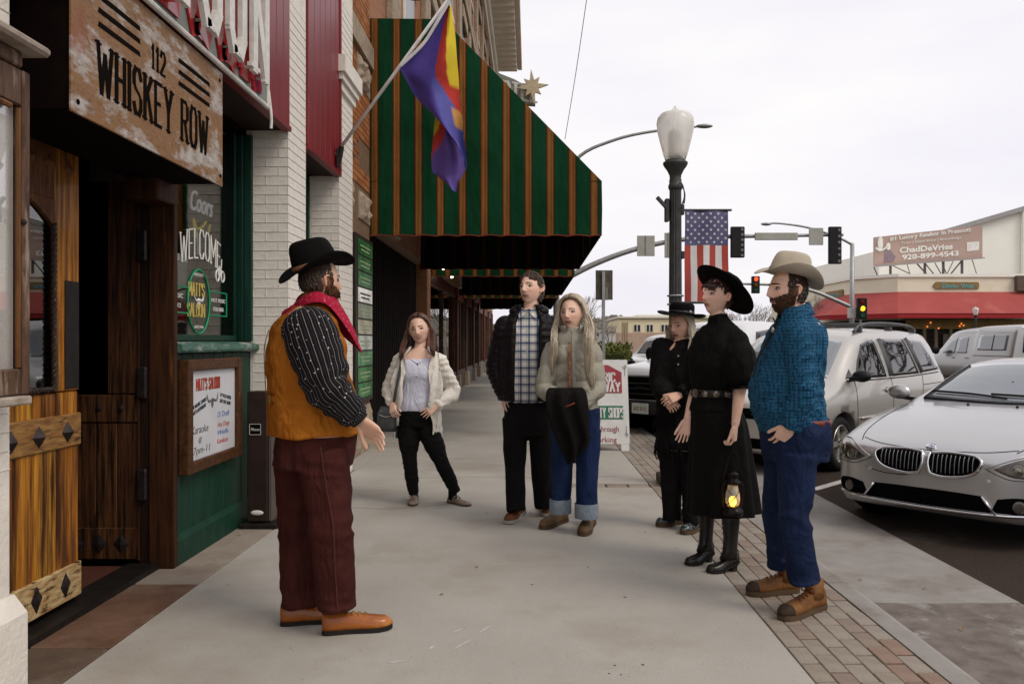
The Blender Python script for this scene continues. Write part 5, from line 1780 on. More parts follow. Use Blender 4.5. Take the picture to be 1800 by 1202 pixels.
def bare_tree(base, H, label, spread=.75, depth=6, seed=1, tw=twig, thick=1.0):
 rnd = random.Random(seed)
 root = empty('bare_tree', base, label, 'tree', 'leafless trees along the street')
 tr, cr = MB(), MB()

 def grow(p, d, ln, r_, lv):
  segs = 2
  pts = [p]
  dd = d.copy()
  for k in range(segs):
   dd = (dd + Vector((rnd.uniform(-.16, .16), rnd.uniform(-.16, .16), rnd.uniform(-.02, .12)))).normalized()
   pts.append(pts[-1] + dd * ln / segs)
  (tr if lv < 2 else cr).tube(pts, [r_, r_ * .85, r_ * .7], 6 if lv < 2 else 3, cap=False)
  if lv >= depth:
   return
  for k in range(3 if lv > 0 else 4):
   a = rnd.uniform(0, 6.28)
   t = rnd.uniform(.35, .8) * spread
   o = dd.orthogonal().normalized()
   o2 = dd.cross(o)
   nd = (dd * (1 - t * .45) + (o * math.cos(a) + o2 * math.sin(a)) * t).normalized()
   nd.z = nd.z + .12
   grow(pts[-1] if k < 2 else pts[1].lerp(pts[-1], .5), nd.normalized(), ln * rnd.uniform(.62, .82), r_ * .62, lv + 1)
 grow(Vector(base), Vector((0, 0, 1)), H * .27, H * .018 * thick, 0)
 tr.build('trunk', bark if tw is not twig else tw, root)
 cr.build('crown', tw, root)
 return root

for k, (px, Y, H, lb) in enumerate([(1282, 70, 5.2, 'short leafless tree behind the black-hatted woman'), (1312, 78, 6.2, 'leafless tree under the red traffic signal'), (1425, 62, 6.0, 'leafless tree beside the cream hat brim'), (1460, 66, 7.2, 'taller leafless tree left of the far mast pole'),
         (1395, 88, 6.2, 'distant leafless tree behind the bearded man'), (1345, 95, 7.0, 'far leafless tree directly behind the bearded face'), (1032, 60, 5.6, 'leafless tree rising beside the long grey hair'), (1075, 75, 5.0, 'leafless tree behind the brown sign back'), (1010, 90, 9, 'thin leafless tree near the awning end')]):
 bare_tree((rx(px, Y), Y, -.1), H, lb, depth=5, seed=11 + k)

for k, (x, y, H, lb) in enumerate([(19, 15, 11, 'big leafless plaza tree across the street, mirrored in the minivan windows'), (26, 19, 12, 'second big plaza tree, right of the frame behind the street'), (23, 11.5, 11, 'third big plaza tree far right of the parked cars')]):
 bare_tree((x, y, -.1), H, lb, depth=6, seed=70 + k, tw=mat('dark_twig', (.05, .04, .03), .9), thick=1.5)

hd = empty('hedge', (2.4, 21, 0), 'clipped yellow-green hedge beside the pavement', 'hedge')
lm = mat('hedge_leaf', (.16, .17, .035), .7, c2=(.075, .095, .02), vscale=3, lo=.35, hi=.6)
mb = MB()
x0, x1, z1 = at(1050, 620, 21).x, at(1108, 620, 21).x, at(0, 606, 21).z
for k in range(3600):
 x, y, z = random.uniform(x0, x1), random.uniform(20.3, 21.8), random.uniform(.15, z1 + .08 * math.sin(k))
 e = .045
 d = Vector((random.uniform(-1, 1), random.uniform(-1, 1), random.uniform(-.3, 1))).normalized()
 u = d.orthogonal().normalized() * e
 v = d.cross(u.normalized()) * e * .6
 p = Vector((x, y, z))
 mb.add([p - u, p - v, p + u, p + v], [(0, 1, 2, 3)])
mb.build('foliage', lm, hd)
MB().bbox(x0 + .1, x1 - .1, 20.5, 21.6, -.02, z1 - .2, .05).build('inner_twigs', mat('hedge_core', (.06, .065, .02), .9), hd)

# ================================================================ VEHICLES
def paint(name, c, metal=.55, rough=.32, c2=None):
 return mat(name, c, rough, metal, c2=c2 or tuple(x * .96 for x in c), vscale=1.5, coat=.6, bump=.0, spec=.5)

silver = paint('silver_paint', (.44, .435, .44), .75, .30)
champagne = paint('champagne_paint', (.50, .475, .44))
white_paint = paint('white_paint', (.66, .66, .67), .1)
silver2 = paint('silver_paint_far', (.46, .455, .45))
black_pl = mat('black_plastic', (.012, .012, .013), .5, c2=(.008, .008, .009))
void_m = mat('black_void', (.003, .003, .003), .95, spec=.02)
chrome = mat('chrome', (.70, .70, .72), .12, 1.0, c2=(.66, .66, .68))
car_glass = mat('car_glass', (.16, .18, .20), .05, 0, c2=(.13, .15, .17), spec=.9, coat=1.0, vscale=1)
dark_glass = mat('dark_car_glass', (.012, .011, .011), .03, 0, c2=(.009, .008, .008), spec=.6, coat=.35)
rubber = mat('rubber', (.014, .013, .013), .75, c2=(.009, .009, .009), vscale=20, bump=.2)
alloy = mat('alloy', (.52, .50, .47), .35, .7, c2=(.45, .43, .40), vscale=6)
grey_trim = mat('grey_trim', (.10, .10, .105), .5)
head_m = mat('headlamp_inner', (.10, .085, .065), .15, .3, c2=(.035, .03, .025), vscale=9, coat=1.0)
amber_m = mat('amber_lens', (.30, .07, .02), .2, coat=.8)
tail_m = mat('tail_lit', (.6, .02, .01), .3, emit=(1, .06, .02), estr=1.5)
tail_d = mat('tail_lens', (.22, .012, .010), .2, coat=.8)
plate_m = mat('number_plate', (.55, .56, .52), .5, c2=(.45, .47, .42), vscale=9)

class Car:

 def __init__(s, name, N_, ang, stations, label, body_m, group=None, k=5, cat='car', npf=5):
  s.N = Vector((N_[0], N_[1], ROAD))
  s.back = Vector((math.cos(ang), math.sin(ang), 0))       # from nose to tail
  s.right = Vector((-math.sin(ang), math.cos(ang), 0))     # the car's own right-hand side when it faces -back
  s.root = empty(name, s.N + s.back * 1.0, label, cat, group)
  rows = catmull(stations, k)
  rings = []
  for (st, wb, zb, wm, zm, ws, zs, wt, zt, zc) in rows:
   prof = [(0, zb), (wb * .7, zb), (wb, zb + .015), ((wb + wm) / 2 + .02, zb + (zm - zb) * .45), (wm, zm), (wm * .4 + ws * .6 + .012, zm * .45 + zs * .55), (ws, zs), (ws * .55 + wt * .45 + .01, zs * .5 + zt * .5 + .008), (wt, zt), (wt * .72, zt * .45 + zc * .55), (wt * .35, zt * .1 + zc * .9), (0, zc)]
   P = [np.array(p, float) for p in prof]
   fine = catmull(P, 2)
   half = [(p[0], p[1]) for p in fine]
   ring = [s.w(st, a, z) for a, z in half] + [s.w(st, -a, z) for a, z in reversed(half[1:-1])]
   rings.append(ring)
  mb = MB()
  mb.loft(rings)
  s.body = mb.build('body', body_m, s.root, smooth=True)
  s.tree()

 def w(s, st, lat, z):
  return s.N + s.back * st + s.right * lat + Vector((0, 0, z))

 def tree(s):
  me = s.body.data
  o = world_loc(s.body)
  s.bvh = BVHTree.FromPolygons([v.co + o for v in me.vertices], [list(p.vertices) for p in me.polygons])

 def hit(s, mode, a, b):
  if mode == 'front':
   org, d = s.w(-2, a, b), s.back
  elif mode == 'rear':
   org, d = s.w(9, a, b), -s.back
  elif mode == 'R':
   org, d = s.w(a, 3, b), -s.right
  elif mode == 'L':
   org, d = s.w(a, -3, b), s.right
  else:
   org, d = s.w(a, b, 4), Vector((0, 0, -1))
  p, n, i, t = s.bvh.ray_cast(org, d)
  return p, (n if n is not None and n.dot(d) < 0 else (-n if n is not None else None))

 def patch(s, nm, mode, outline, m, off=.004, rings=6, sub=8, parent=None, round_=True):
  pts = [np.array(p, float) for p in outline]
  if round_:
   dense = catmull(pts + [pts[0]], sub)[:-1]
  else:
   dense = []
   for a, b in zip(pts, pts[1:] + pts[:1]):
    for j in range(sub):
     dense.append(a + (b - a) * j / sub)
  c = sum(dense) / len(dense)
  rr = []
  for k in range(rings + 1):
   f = 1 - k / rings if k < rings else 0.02
   row = []
   for p in dense:
    q_ = c + (p - c) * f
    h, n = s.hit(mode, q_[0], q_[1])
    if h is None:
     h, n = s.hit(mode, c[0], c[1])
     if h is None:
      return None
    row.append(h + n * off)
    if k == 0:
     row[-1] = h + n * off
   rr.append(row)
  rim = []
  for p in dense:
   h, n = s.hit(mode, p[0], p[1])
   rim.append((h - n * .01) if h is not None else rr[0][len(rim)])
  mb = MB()
  mb.loft([rim] + rr, cap=False)
  return mb.build(nm, m, parent or s.root, smooth=True)

 def strip(s, nm, mode, line, r, m, flat=1.0, parent=None, off=0.0, k=6, spline=True):
  pts = [np.array(p, float) for p in line]
  pts = catmull(pts, k) if spline else pts
  P = []
  for p in pts:
   h, n = s.hit(mode, p[0], p[1])
   if h is not None:
    P.append(h + n * off)
  if len(P) < 2:
   return None
  mb = MB()
  mb.tube(P, r, 6, flat=flat)
  return mb.build(nm, m, parent or s.root, smooth=True)

 def wheel(s, st, lat, Rw, wd, spokes=5):
  sd_ = 1 if lat > 0 else -1
  wh = link('wheel', None, s.root, s.w(st, lat, Rw))
  c = s.w(st, lat, Rw)
  ax = s.right * sd_
  mb = MB()
  mb.lathe(c, [(Rw * .66, -wd * .5), (Rw * .9, -wd * .5), (Rw, -wd * .3), (Rw, wd * .3), (Rw * .93, wd * .48), (Rw * .72, wd * .5), (Rw * .66, wd * .42)], 40, axis=ax, cap=False)
  mb.build('tyre', rubber, wh, smooth=True)
  mb = MB()
  mb.lathe(c, [(Rw * .69, wd * .46), (Rw * .67, wd * .49), (Rw * .62, wd * .40), (Rw * .60, wd * .0), (Rw * .59, -wd * .4)], 40, axis=ax, cap=False)
  u, v = Vector((0, 0, 1)), ax.cross(Vector((0, 0, 1)))
  for k in range(spokes):
   a = 2 * math.pi * k / spokes + .3
   d = u * math.cos(a) + v * math.sin(a)
   e = ax.cross(d)
   p0, p1 = c + d * Rw * .12 + ax * wd * .36, c + d * Rw * .63 + ax * wd * .40
   mb.loft([[p0 - e * Rw * .075, p0 + e * Rw * .075, p0 + e * Rw * .07 - ax * .05, p0 - e * Rw * .07 - ax * .05], [p1 - e * Rw * .115, p1 + e * Rw * .115, p1 + e * Rw * .11 - ax * .05, p1 - e * Rw * .11 - ax * .05]])
  mb.lathe(c, [(Rw * .18, wd * .2), (Rw * .18, wd * .37), (Rw * .10, wd * .40), (.001, wd * .40)], 20, axis=ax)
  mb.build('rim', alloy, wh)
  mb = MB()
  for k in range(spokes):
   a = 2 * math.pi * (k + .5) / spokes + .3
   d = u * math.cos(a) + v * math.sin(a)
   mb.lathe(c + d * Rw * .13 + ax * wd * .395, [(.012, 0), (.012, .008), (.002, .01)], 8, axis=ax)
  mb.build('lug_nut', black_pl, wh)
  mb = MB()
  mb.lathe(c, [(Rw * .60, wd * .02), (.001, wd * .03)], 24, axis=ax)
  mb.build('brake_shadow', void_m, wh)
  return wh

 def arch(s, st, lat, Rw, cutter_w=.34):
  sd_ = 1 if lat > 0 else -1
  mb = MB()
  c = s.w(st, lat + sd_ * .1, Rw)
  mb.lathe(c, [(Rw * 1.17, -cutter_w), (Rw * 1.17, .4)], 36, axis=s.right * sd_)
  o = mb.build('cutter', void_m)
  md = s.body.modifiers.new('b', 'BOOLEAN')
  md.operation = 'DIFFERENCE'
  md.solver = 'FAST'
  md.object = o
  dg = bpy.context.evaluated_depsgraph_get()
  me = bpy.data.meshes.new_from_object(s.body.evaluated_get(dg))
  s.body.modifiers.clear()
  if len(me.polygons) > 50:
   s.body.data = me
  bpy.data.objects.remove(o)
  mb = MB()
  mb.lathe(c, [(Rw * 1.165, -cutter_w + .01), (Rw * 1.165, -.11), (Rw * 1.14, -.105), (Rw * 1.14, -cutter_w + .02), (.01, -cutter_w + .02), (.01, -cutter_w + .01)], 36, axis=s.right * sd_)
  mb.build('wheel_well', void_m, s.root)

ANG = R(45)
GC = 'cars parked nose-in along the kerb'
# ---------------------------------------------------------------- silver coupe, nose towards the camera
st = [[-.02, .10, .33, .12, .44, .12, .52, .10, .55, .555],
   [.00, .42, .25, .46, .44, .44, .585, .34, .635, .645],
   [.05, .60, .21, .64, .46, .62, .62, .48, .675, .69],
   [.16, .72, .19, .77, .49, .745, .655, .56, .715, .735],
   [.34, .79, .18, .855, .51, .83, .69, .62, .76, .785],
   [.60, .82, .18, .90, .53, .87, .74, .66, .82, .845],
   [1.0, .82, .18, .925, .56, .90, .82, .70, .885, .91],
   [1.45, .82, .18, .925, .58, .905, .875, .72, .94, .965],
   [1.60, .82, .18, .925, .58, .905, .89, .70, .965, .985],
   [2.40, .82, .18, .925, .58, .905, .93, .56, 1.295, 1.35],
   [3.00, .82, .18, .925, .58, .91, .94, .56, 1.33, 1.375],
   [3.80, .82, .2, .925, .58, .90, .95, .54, 1.22, 1.27],
   [4.35, .80, .22, .90, .58, .86, .94, .60, 1.02, 1.05],
   [4.75, .74, .28, .84, .56, .80, .88, .60, .97, .99],
   [4.84, .40, .40, .5, .55, .5, .75, .4, .82, .84]]
st_low = [list(a) for a in st]
bw = Car('silver_coupe', (3.06, 6.16), R(41.5), st, 'silver coupe with twin black grilles parked nearest at the right edge', silver, GC)
bw.arch(.86, .80, .335)
bw.arch(.86, -.80, .335)
bw.tree()
for sx in (1, -1):
 gr = [(sx * .028, .672), (sx * .17, .682), (sx * .34, .672), (sx * .395, .640), (sx * .365, .570), (sx * .28, .525), (sx * .14, .508), (sx * .045, .525), (sx * .020, .60)]
 gp = bw.patch('grille', 'front', gr, void_m, off=.006)
 bw.strip('grille_surround', 'front', gr + [gr[0]], .013, chrome, off=.008, parent=gp)
 for k in range(10):
  y = .06 + k * .031
  bw.strip('grille_slat', 'front', [(sx * y, .665), (sx * y, .60), (sx * y, .535 + max(0, (k - 5)) * .009)], .0045, mat('slat_chrome', (.20, .20, .21), .25, .8), off=.010, parent=gp)
 hl = [(sx * .475, .600), (sx * .58, .655), (sx * .70, .695), (sx * .79, .695), (sx * .825, .655), (sx * .80, .580), (sx * .72, .545), (sx * .61, .548), (sx * .53, .572)]
 hp = bw.patch('headlight', 'front', hl, head_m, off=.004)
 for (y, z, r_) in ((.62, .602, .040), (.73, .620, .044)):
  h, n = bw.hit('front', sx * y, z)
  if h is not None:
   mb = MB()
   mb.lathe(h + n * .004, [(r_, 0), (r_, .006), (r_ * .8, .008), (r_ * .7, .003), (r_ * .5, .006), (.001, .010)], 18, axis=n)
   mb.build('lamp_ring', mat('lamp_ring_m', (.22, .20, .17), .15, .8), hp)
 bw.patch('indicator', 'front', [(sx * .775, .655), (sx * .805, .645), (sx * .80, .60), (sx * .77, .605)], amber_m, off=.007, parent=hp)
 bw.strip('eyebrow_trim', 'front', [(sx * .44, .605), (sx * .57, .668), (sx * .70, .708), (sx * .80, .705)], .006, silver, off=.004, parent=hp)
 fi = [(sx * .50, .385), (sx * .62, .405), (sx * .735, .39), (sx * .765, .34), (sx * .73, .295), (sx * .60, .285), (sx * .47, .285)]
 fp = bw.patch('side_intake', 'front', fi, void_m, off=.004)
 h, n = bw.hit('front', sx * .63, .34)
 mb = MB()
 mb.lathe(h + n * .004, [(.045, 0), (.045, .008), (.03, .012), (.001, .014)], 16, axis=n)
 mb.build('fog_lamp', mat('fog_glass', (.06, .05, .04), .1, coat=1.0), fp)
 bw.strip('intake_trim', 'front', [(sx * .40, .395), (sx * .44, .34), (sx * .49, .272)], .011, chrome, off=.012, spline=False)
 h, n = bw.hit('front', sx * .44, .505)
 MB().lathe(h, [(.017, 0), (.017, .006), (.012, .008), (.001, .008)], 14, axis=n).build('parking_sensor', mat('sensor_ring', (.55, .54, .52), .3, .5), bw.root)
 bw.strip('bonnet_seam', 'top', [(.16, sx * .58), (.4, sx * .65), (.9, sx * .70), (1.40, sx * .735)], .0035, void_m, off=.0005)
 bw.strip('washer_jet', 'top', [(1.40, sx * .20), (1.415, sx * .20)], .012, black_pl, off=.004, spline=False)
 c = bw.w(1.78, sx * .98, 1.03)
 mr = link('mirror', None, bw.root, c)
 mb = MB()
 mb.sphere(c, (.07, .115, .075), 16, 10, u=bw.back, v=bw.right)
 mb.build('shell', silver, mr, smooth=True)
 mb = MB()
 mb.bar(c + Vector((0, 0, -.05)), bw.w(1.80, sx * .84, .96), .05, .035)
 mb.build('arm', black_pl, mr)
 mb = MB()
 mb.sphere(c + bw.back * .045, (.03, .10, .062), 14, 8, u=bw.back, v=bw.right)
 mb.build('mirror_glass', car_glass, mr)
lo_ = [(-.41, .395), (-.2, .402), (0, .404), (.2, .402), (.41, .395), (.45, .33), (.46, .282), (.2, .276), (0, .274), (-.2, .276), (-.46, .282), (-.45, .33)]
bw.patch('lower_intake', 'front', lo_, void_m, off=.005)
bw.strip('chin_trim', 'front', [(-.74, .282), (-.5, .268), (-.25, .262), (0, .260), (.25, .262), (.5, .268), (.74, .282)], .012, chrome, off=.012)
bw.strip('bonnet_edge', 'front', [(-.58, .728), (-.4, .705), (-.2, .695), (0, .690), (.2, .695), (.4, .705), (.58, .728)], .0035, void_m, off=.0005)
bw.strip('bumper_seam', 'front', [(-.82, .54), (-.6, .53), (-.5, .56), (-.42, .60)], .003, void_m, off=.0005)
bw.strip('bumper_seam', 'front', [(.82, .54), (.6, .53), (.5, .56), (.42, .60)], .003, void_m, off=.0005)
bw.strip('scratch', 'front', [(.47, .515), (.40, .498), (.30, .485), (.20, .485), (.12, .495)], .003, void_m, off=.001)
h, n = bw.hit('front', 0, .715)
n = (n + Vector((0, 0, .6))).normalized()
em = link('badge', None, bw.root, h)
MB().lathe(h, [(.040, 0), (.040, .006), (.036, .008), (.034, .005), (.001, .006)], 24, axis=n).build('badge_ring', chrome, em)
u_ = bw.right - n * bw.right.dot(n)
u_.normalize()
v_ = n.cross(u_)
for k in range(4):
 mb = MB()
 pts = [h + n * .007] + [h + n * .007 + (u_ * math.cos(a) + v_ * math.sin(a)) * .026 for a in np.linspace(k * math.pi / 2, (k + 1) * math.pi / 2, 6)]
 mb.add(pts, [list(range(7))])
 mb.build('badge_quarter', mat('badge_blue', (.06, .16, .4), .3) if k % 2 else mat('badge_white', (.7, .7, .7), .3), em)
wsd = bw.patch('windscreen', 'front', [(-.66, 1.0), (-.33, .99), (0, .99), (.33, .99), (.66, 1.0), (.60, 1.15), (.52, 1.285), (.27, 1.32), (0, 1.33), (-.27, 1.32), (-.52, 1.285), (-.60, 1.15)], car_glass, off=.006, rings=8)
bw.strip('windscreen_trim', 'front', [(-.52, 1.29), (-.61, 1.15), (-.68, .995)], .010, black_pl, off=.004)
bw.strip('windscreen_trim', 'front', [(.52, 1.29), (.61, 1.15), (.68, .995)], .010, black_pl, off=.004)
for (a, b) in (((-.62, .998), (.10, 1.03)), ((-.05, 1.0), (.64, 1.035))):
 bw.strip('wiper', 'front', [a, ((a[0] + b[0]) / 2, (a[1] + b[1]) / 2 + .008), b], .011, black_pl, off=.022)
bw.strip('cowl_panel', 'front', [(-.68, .985), (-.3, .977), (0, .975), (.3, .977), (.68, .985)], .016, black_pl, off=.002)
for sx, md in ((1, 'R'), (-1, 'L')):
 bw.patch('side_window', md, [(1.95, .985), (2.5, 1.26), (3.0, 1.285), (3.6, 1.2), (3.75, 1.0)], dark_glass, off=.004, round_=False)
bw.wheel(.86, .80, .335, .23)
bw.wheel(.86, -.80, .335, .23)
bw.wheel(3.64, .80, .335, .23)
bw.wheel(3.64, -.80, .335, .23)

# ---------------------------------------------------------------- champagne minivan
st = [[-.02, .2, .40, .25, .5, .25, .62, .2, .68, .70],
   [.02, .60, .27, .66, .50, .62, .70, .46, .76, .78],
   [.16, .74, .22, .80, .53, .77, .76, .58, .84, .865],
   [.45, .82, .21, .88, .56, .85, .84, .62, .93, .955],
   [.85, .84, .21, .905, .60, .88, .93, .68, 1.02, 1.05],
   [1.0, .84, .21, .91, .60, .885, .95, .70, 1.07, 1.10],
   [1.75, .84, .21, .915, .62, .89, 1.0, .66, 1.58, 1.63],
   [2.2, .84, .21, .915, .62, .89, 1.02, .66, 1.66, 1.71],
   [3.2, .84, .21, .915, .62, .89, 1.03, .66, 1.68, 1.735],
   [4.1, .84, .21, .91, .62, .88, 1.03, .65, 1.65, 1.70],
   [4.45, .82, .23, .90, .62, .86, 1.03, .63, 1.58, 1.63],
   [4.70, .80, .26, .87, .60, .82, 1.0, .60, 1.15, 1.2],
   [4.78, .6, .35, .66, .6, .64, .9, .5, 1.0, 1.02]]
va = Car('champagne_minivan', (2.40, 9.40), ANG, st, 'champagne minivan with roof rails parked behind the man in blue shirt', champagne, GC, cat='van')
va.arch(.95, -.76, .325)
va.arch(.95, .76, .325)
va.arch(3.80, -.76, .325)
va.tree()
va.patch('windscreen', 'front', [(-.66, 1.10), (0, 1.09), (.66, 1.10), (.62, 1.35), (.58, 1.54), (0, 1.60), (-.58, 1.54), (-.62, 1.35)], car_glass, off=.006, rings=8)
for md in ('L', 'R'):
 va.patch('front_window', md, [(1.42, 1.085), (1.62, 1.30), (1.86, 1.50), (2.10, 1.555), (2.27, 1.56), (2.33, 1.075)], dark_glass, off=.005, round_=False)
 va.patch('sliding_window', md, [(2.50, 1.57), (3.30, 1.575), (3.50, 1.09), (2.52, 1.08)], dark_glass, off=.005, round_=False)
 va.patch('rear_window', md, [(3.44, 1.57), (4.02, 1.545), (4.42, 1.13), (3.66, 1.10)], dark_glass, off=.005, round_=False)
 va.patch('quarter_window', md, [(1.20, 1.085), (1.37, 1.09), (1.37, 1.20)], dark_glass, off=.004, round_=False, rings=3)
 va.strip('pillar_trim', md, [(2.41, 1.57), (2.43, 1.3), (2.43, 1.08)], .05, grey_trim, flat=.15, off=.002, spline=False)
 va.strip('pillar_trim', md, [(3.37, 1.58), (3.48, 1.3), (3.58, 1.09)], .045, grey_trim, flat=.15, off=.002, spline=False)
 va.strip('waist_trim', md, [(1.2, 1.06), (2.0, 1.055), (3.0, 1.06), (4.35, 1.09)], .008, black_pl, off=.003)
 va.strip('side_moulding', md, [(1.42, .60), (2.0, .60), (2.44, .605)], .026, champagne, flat=.5, off=.006)
 va.strip('side_moulding', md, [(2.50, .605), (3.0, .605), (3.42, .605)], .026, champagne, flat=.5, off=.006)
 va.strip('door_seam', md, [(1.36, 1.06), (1.34, .8), (1.36, .3)], .004, void_m, off=.0005)
 va.strip('door_seam', md, [(2.46, 1.06), (2.47, .8), (2.45, .3)], .004, void_m, off=.0005)
 va.strip('door_seam', md, [(3.62, 1.06), (3.55, .8), (3.35, .6)], .004, void_m, off=.0005)
 va.strip('track_seam', md, [(3.6, .93), (4.0, .935), (4.5, .94)], .005, void_m, off=.0005)
 for sdoor in (2.28, 2.58):
  hp = va.patch('handle_recess', md, [(sdoor - .08, .93), (sdoor, .95), (sdoor + .08, .93), (sdoor + .08, .89), (sdoor, .87), (sdoor - .08, .89)], mat('recess', (.30, .28, .26), .4, .5), off=.002, rings=3)
  va.strip('door_handle', md, [(sdoor - .09, .912), (sdoor, .918), (sdoor + .09, .912)], .016, champagne, off=.020)
 sx = -1 if md == 'L' else 1
 c = va.w(1.24, sx * 1.0, 1.12)
 mr = link('mirror', None, va.root, c)
 mb = MB()
 mb.sphere(c, (.075, .115, .072), 16, 10, u=va.back, v=va.right)
 mb.build('shell', black_pl, mr, smooth=True)
 MB().bar(c, va.w(1.24, sx * .86, 1.07), .06, .05).build('arm', black_pl, mr)
 rl = MB()
 rl.tube([va.w(1.95, sx * .60, 1.66), va.w(2.15, sx * .60, 1.745), va.w(2.6, sx * .60, 1.785), va.w(3.4, sx * .60, 1.785), va.w(3.95, sx * .59, 1.755), va.w(4.15, sx * .59, 1.69)], .022, 8, spline=4)
 rr = rl.build('roof_rail', grey_trim, va.root, smooth=True)
 for s_ in (2.1, 3.1, 4.0):
  MB().bar(va.w(s_, sx * .60, 1.62), va.w(s_, sx * .60, 1.74), .09, .05, up=va.back).build('rail_foot', grey_trim, rr)
 va.patch('headlight', 'front', [(sx * .50, .80), (sx * .72, .84), (sx * .80, .80), (sx * .78, .68), (sx * .55, .66)], head_m, off=.004)
for s_ in (2.5, 3.6):
 MB().tube([va.w(s_, -.60, 1.775), va.w(s_, .60, 1.775)], .018, 8).build('roof_bar', grey_trim, va.root)
va.patch('grille', 'front', [(-.40, .76), (.40, .76), (.33, .64), (-.33, .64)], void_m, off=.004)
va.patch('lower_intake', 'front', [(-.45, .42), (.45, .42), (.45, .30), (-.45, .30)], void_m, off=.004)
for (s_, lt) in ((.95, -.78), (.95, .78), (3.80, -.78), (3.80, .78)):
 va.wheel(s_, lt, .325, .21)

# ---------------------------------------------------------------- white pickup with black grille
st = [[-.02, .3, .55, .34, .7, .34, .85, .3, .93, .95],
   [.03, .74, .45, .80, .70, .76, .95, .60, 1.05, 1.07],
   [.2, .86, .42, .92, .75, .88, 1.02, .66, 1.13, 1.16],
   [.7, .90, .42, .98, .78, .94, 1.08, .70, 1.18, 1.22],
   [1.25, .90, .42, .99, .80, .95, 1.14, .74, 1.24, 1.28],
   [1.9, .90, .42, .99, .80, .95, 1.18, .66, 1.78, 1.83],
   [2.4, .90, .42, .99, .80, .95, 1.18, .66, 1.86, 1.91],
   [3.4, .90, .42, .99, .80, .95, 1.18, .65, 1.85, 1.90],
   [3.75, .90, .42, .99, .80, .95, 1.18, .66, 1.70, 1.75],
   [3.85, .90, .42, .99, .80, .95, 1.18, .80, 1.25, 1.24],
   [5.6, .90, .48, .98, .80, .94, 1.18, .80, 1.25, 1.24],
   [5.75, .8, .55, .85, .8, .8, 1.1, .6, 1.2, 1.2]]
tk = Car('white_pickup', (1.72, 12.2), ANG, st, 'white pickup with black grille and number plate behind the sandwich board', white_paint, GC, cat='pickup')
tk.arch(1.0, -.82, .40)
tk.arch(1.0, .82, .40)
tk.tree()
gp = tk.patch('grille', 'front', [(-.52, 1.0), (.52, 1.0), (.55, .80), (.45, .66), (-.45, .66), (-.55, .80)], void_m, off=.004, round_=False)
for z in (.74, .82, .90):
 tk.strip('grille_bar', 'front', [(-.5, z), (0, z), (.5, z)], .010, mat('grille_dark', (.05, .05, .05), .3, .5), off=.012, parent=gp)
tk.strip('grille_surround', 'front', [(-.54, 1.0), (0, 1.01), (.54, 1.0)], .014, chrome, off=.01, parent=gp)
tk.strip('grille_surround', 'front', [(-.46, .655), (0, .65), (.46, .655)], .012, chrome, off=.01, parent=gp)
h, n = tk.hit('front', 0, .84)
MB().obox(h + n * .03, tk.right * .09, Vector((0, 0, .022)), n * .008).build('badge', chrome, tk.root)
tk.patch('bumper', 'front', [(-.85, .62), (0, .64), (.85, .62), (.85, .46), (0, .44), (-.85, .46)], mat('bumper_black', (.03, .03, .032), .4), off=.03, round_=False)
h, n = tk.hit('front', 0, .54)
pl = MB().obox(h + n * .05, tk.right * .155, Vector((0, 0, .078)), n * .004).build('number_plate', plate_m, tk.root)
mb = MB()
ftext(mb, 'AZ 512', h + n * .056 - tk.right * -.12 + Vector((0, 0, -.03)), -tk.right, (0, 0, 1), n, .06, depth=.002, width=.24)
mb.build('plate_number', mat('plate_ink_red', (.2, .05, .04), .6), pl)
for sx, md in ((1, 'R'), (-1, 'L')):
 tk.patch('headlight', 'front', [(sx * .60, .98), (sx * .80, 1.0), (sx * .86, .92), (sx * .82, .78), (sx * .62, .78)], head_m, off=.004)
 tk.patch('front_window', md, [(1.75, 1.27), (2.1, 1.70), (2.55, 1.75), (2.6, 1.26)], dark_glass, off=.005, round_=False)
 tk.patch('rear_window', md, [(2.72, 1.75), (3.4, 1.74), (3.6, 1.28), (2.72, 1.26)], dark_glass, off=.005, round_=False)
 MB().sphere(tk.w(1.75, sx * 1.14, 1.32), (.06, .10, .13), 12, 8, u=tk.back, v=tk.right).build('mirror', black_pl, tk.root)
tk.patch('windscreen', 'front', [(-.68, 1.30), (0, 1.29), (.68, 1.30), (.60, 1.72), (0, 1.80), (-.60, 1.72)], car_glass, off=.006, rings=8)
for (s_, lt) in ((1.0, -.84), (1.0, .84), (4.6, -.84), (4.6, .84)):
 tk.wheel(s_, lt, .40, .26)

# ---------------------------------------------------------------- white car with red stripe, and a white van beyond
rc = Car('striped_car', (1.75, 16.2), ANG, [[a[0]] + [x * (1.04 if k % 2 else 1) for k, x in enumerate(a[1:])] for a in st_low], 'low white car with red front band and teal windscreen farther along', white_paint, GC)
redst = mat('stripe_red', (.22, .012, .016), .35, coat=.6, spec=.5)
teal_g = mat('teal_glass', (.12, .19, .18), .06, coat=1.0, spec=.5)
for md in ('L', 'R'):
 rc.strip('red_stripe', md, [(.45, .62), (1.5, .64), (3.5, .64), (4.5, .64)], .05, redst, flat=.15, off=.003)
 rc.patch('side_window', md, [(1.95, 1.03), (2.5, 1.30), (3.0, 1.33), (3.6, 1.24), (3.75, 1.04)], teal_g, off=.005, round_=False)
rc.strip('red_stripe', 'front', [(-.8, .62), (-.5, .63), (0, .635), (.5, .63), (.8, .62)], .045, redst, off=.004)
rc.patch('windscreen', 'front', [(-.66, 1.04), (0, 1.03), (.66, 1.04), (.60, 1.2), (.52, 1.33), (0, 1.38), (-.52, 1.33), (-.60, 1.2)], teal_g, off=.006, rings=8)
rc.patch('grille', 'front', [(-.5, .55), (.5, .55), (.5, .32), (-.5, .32)], void_m, off=.004, round_=False)
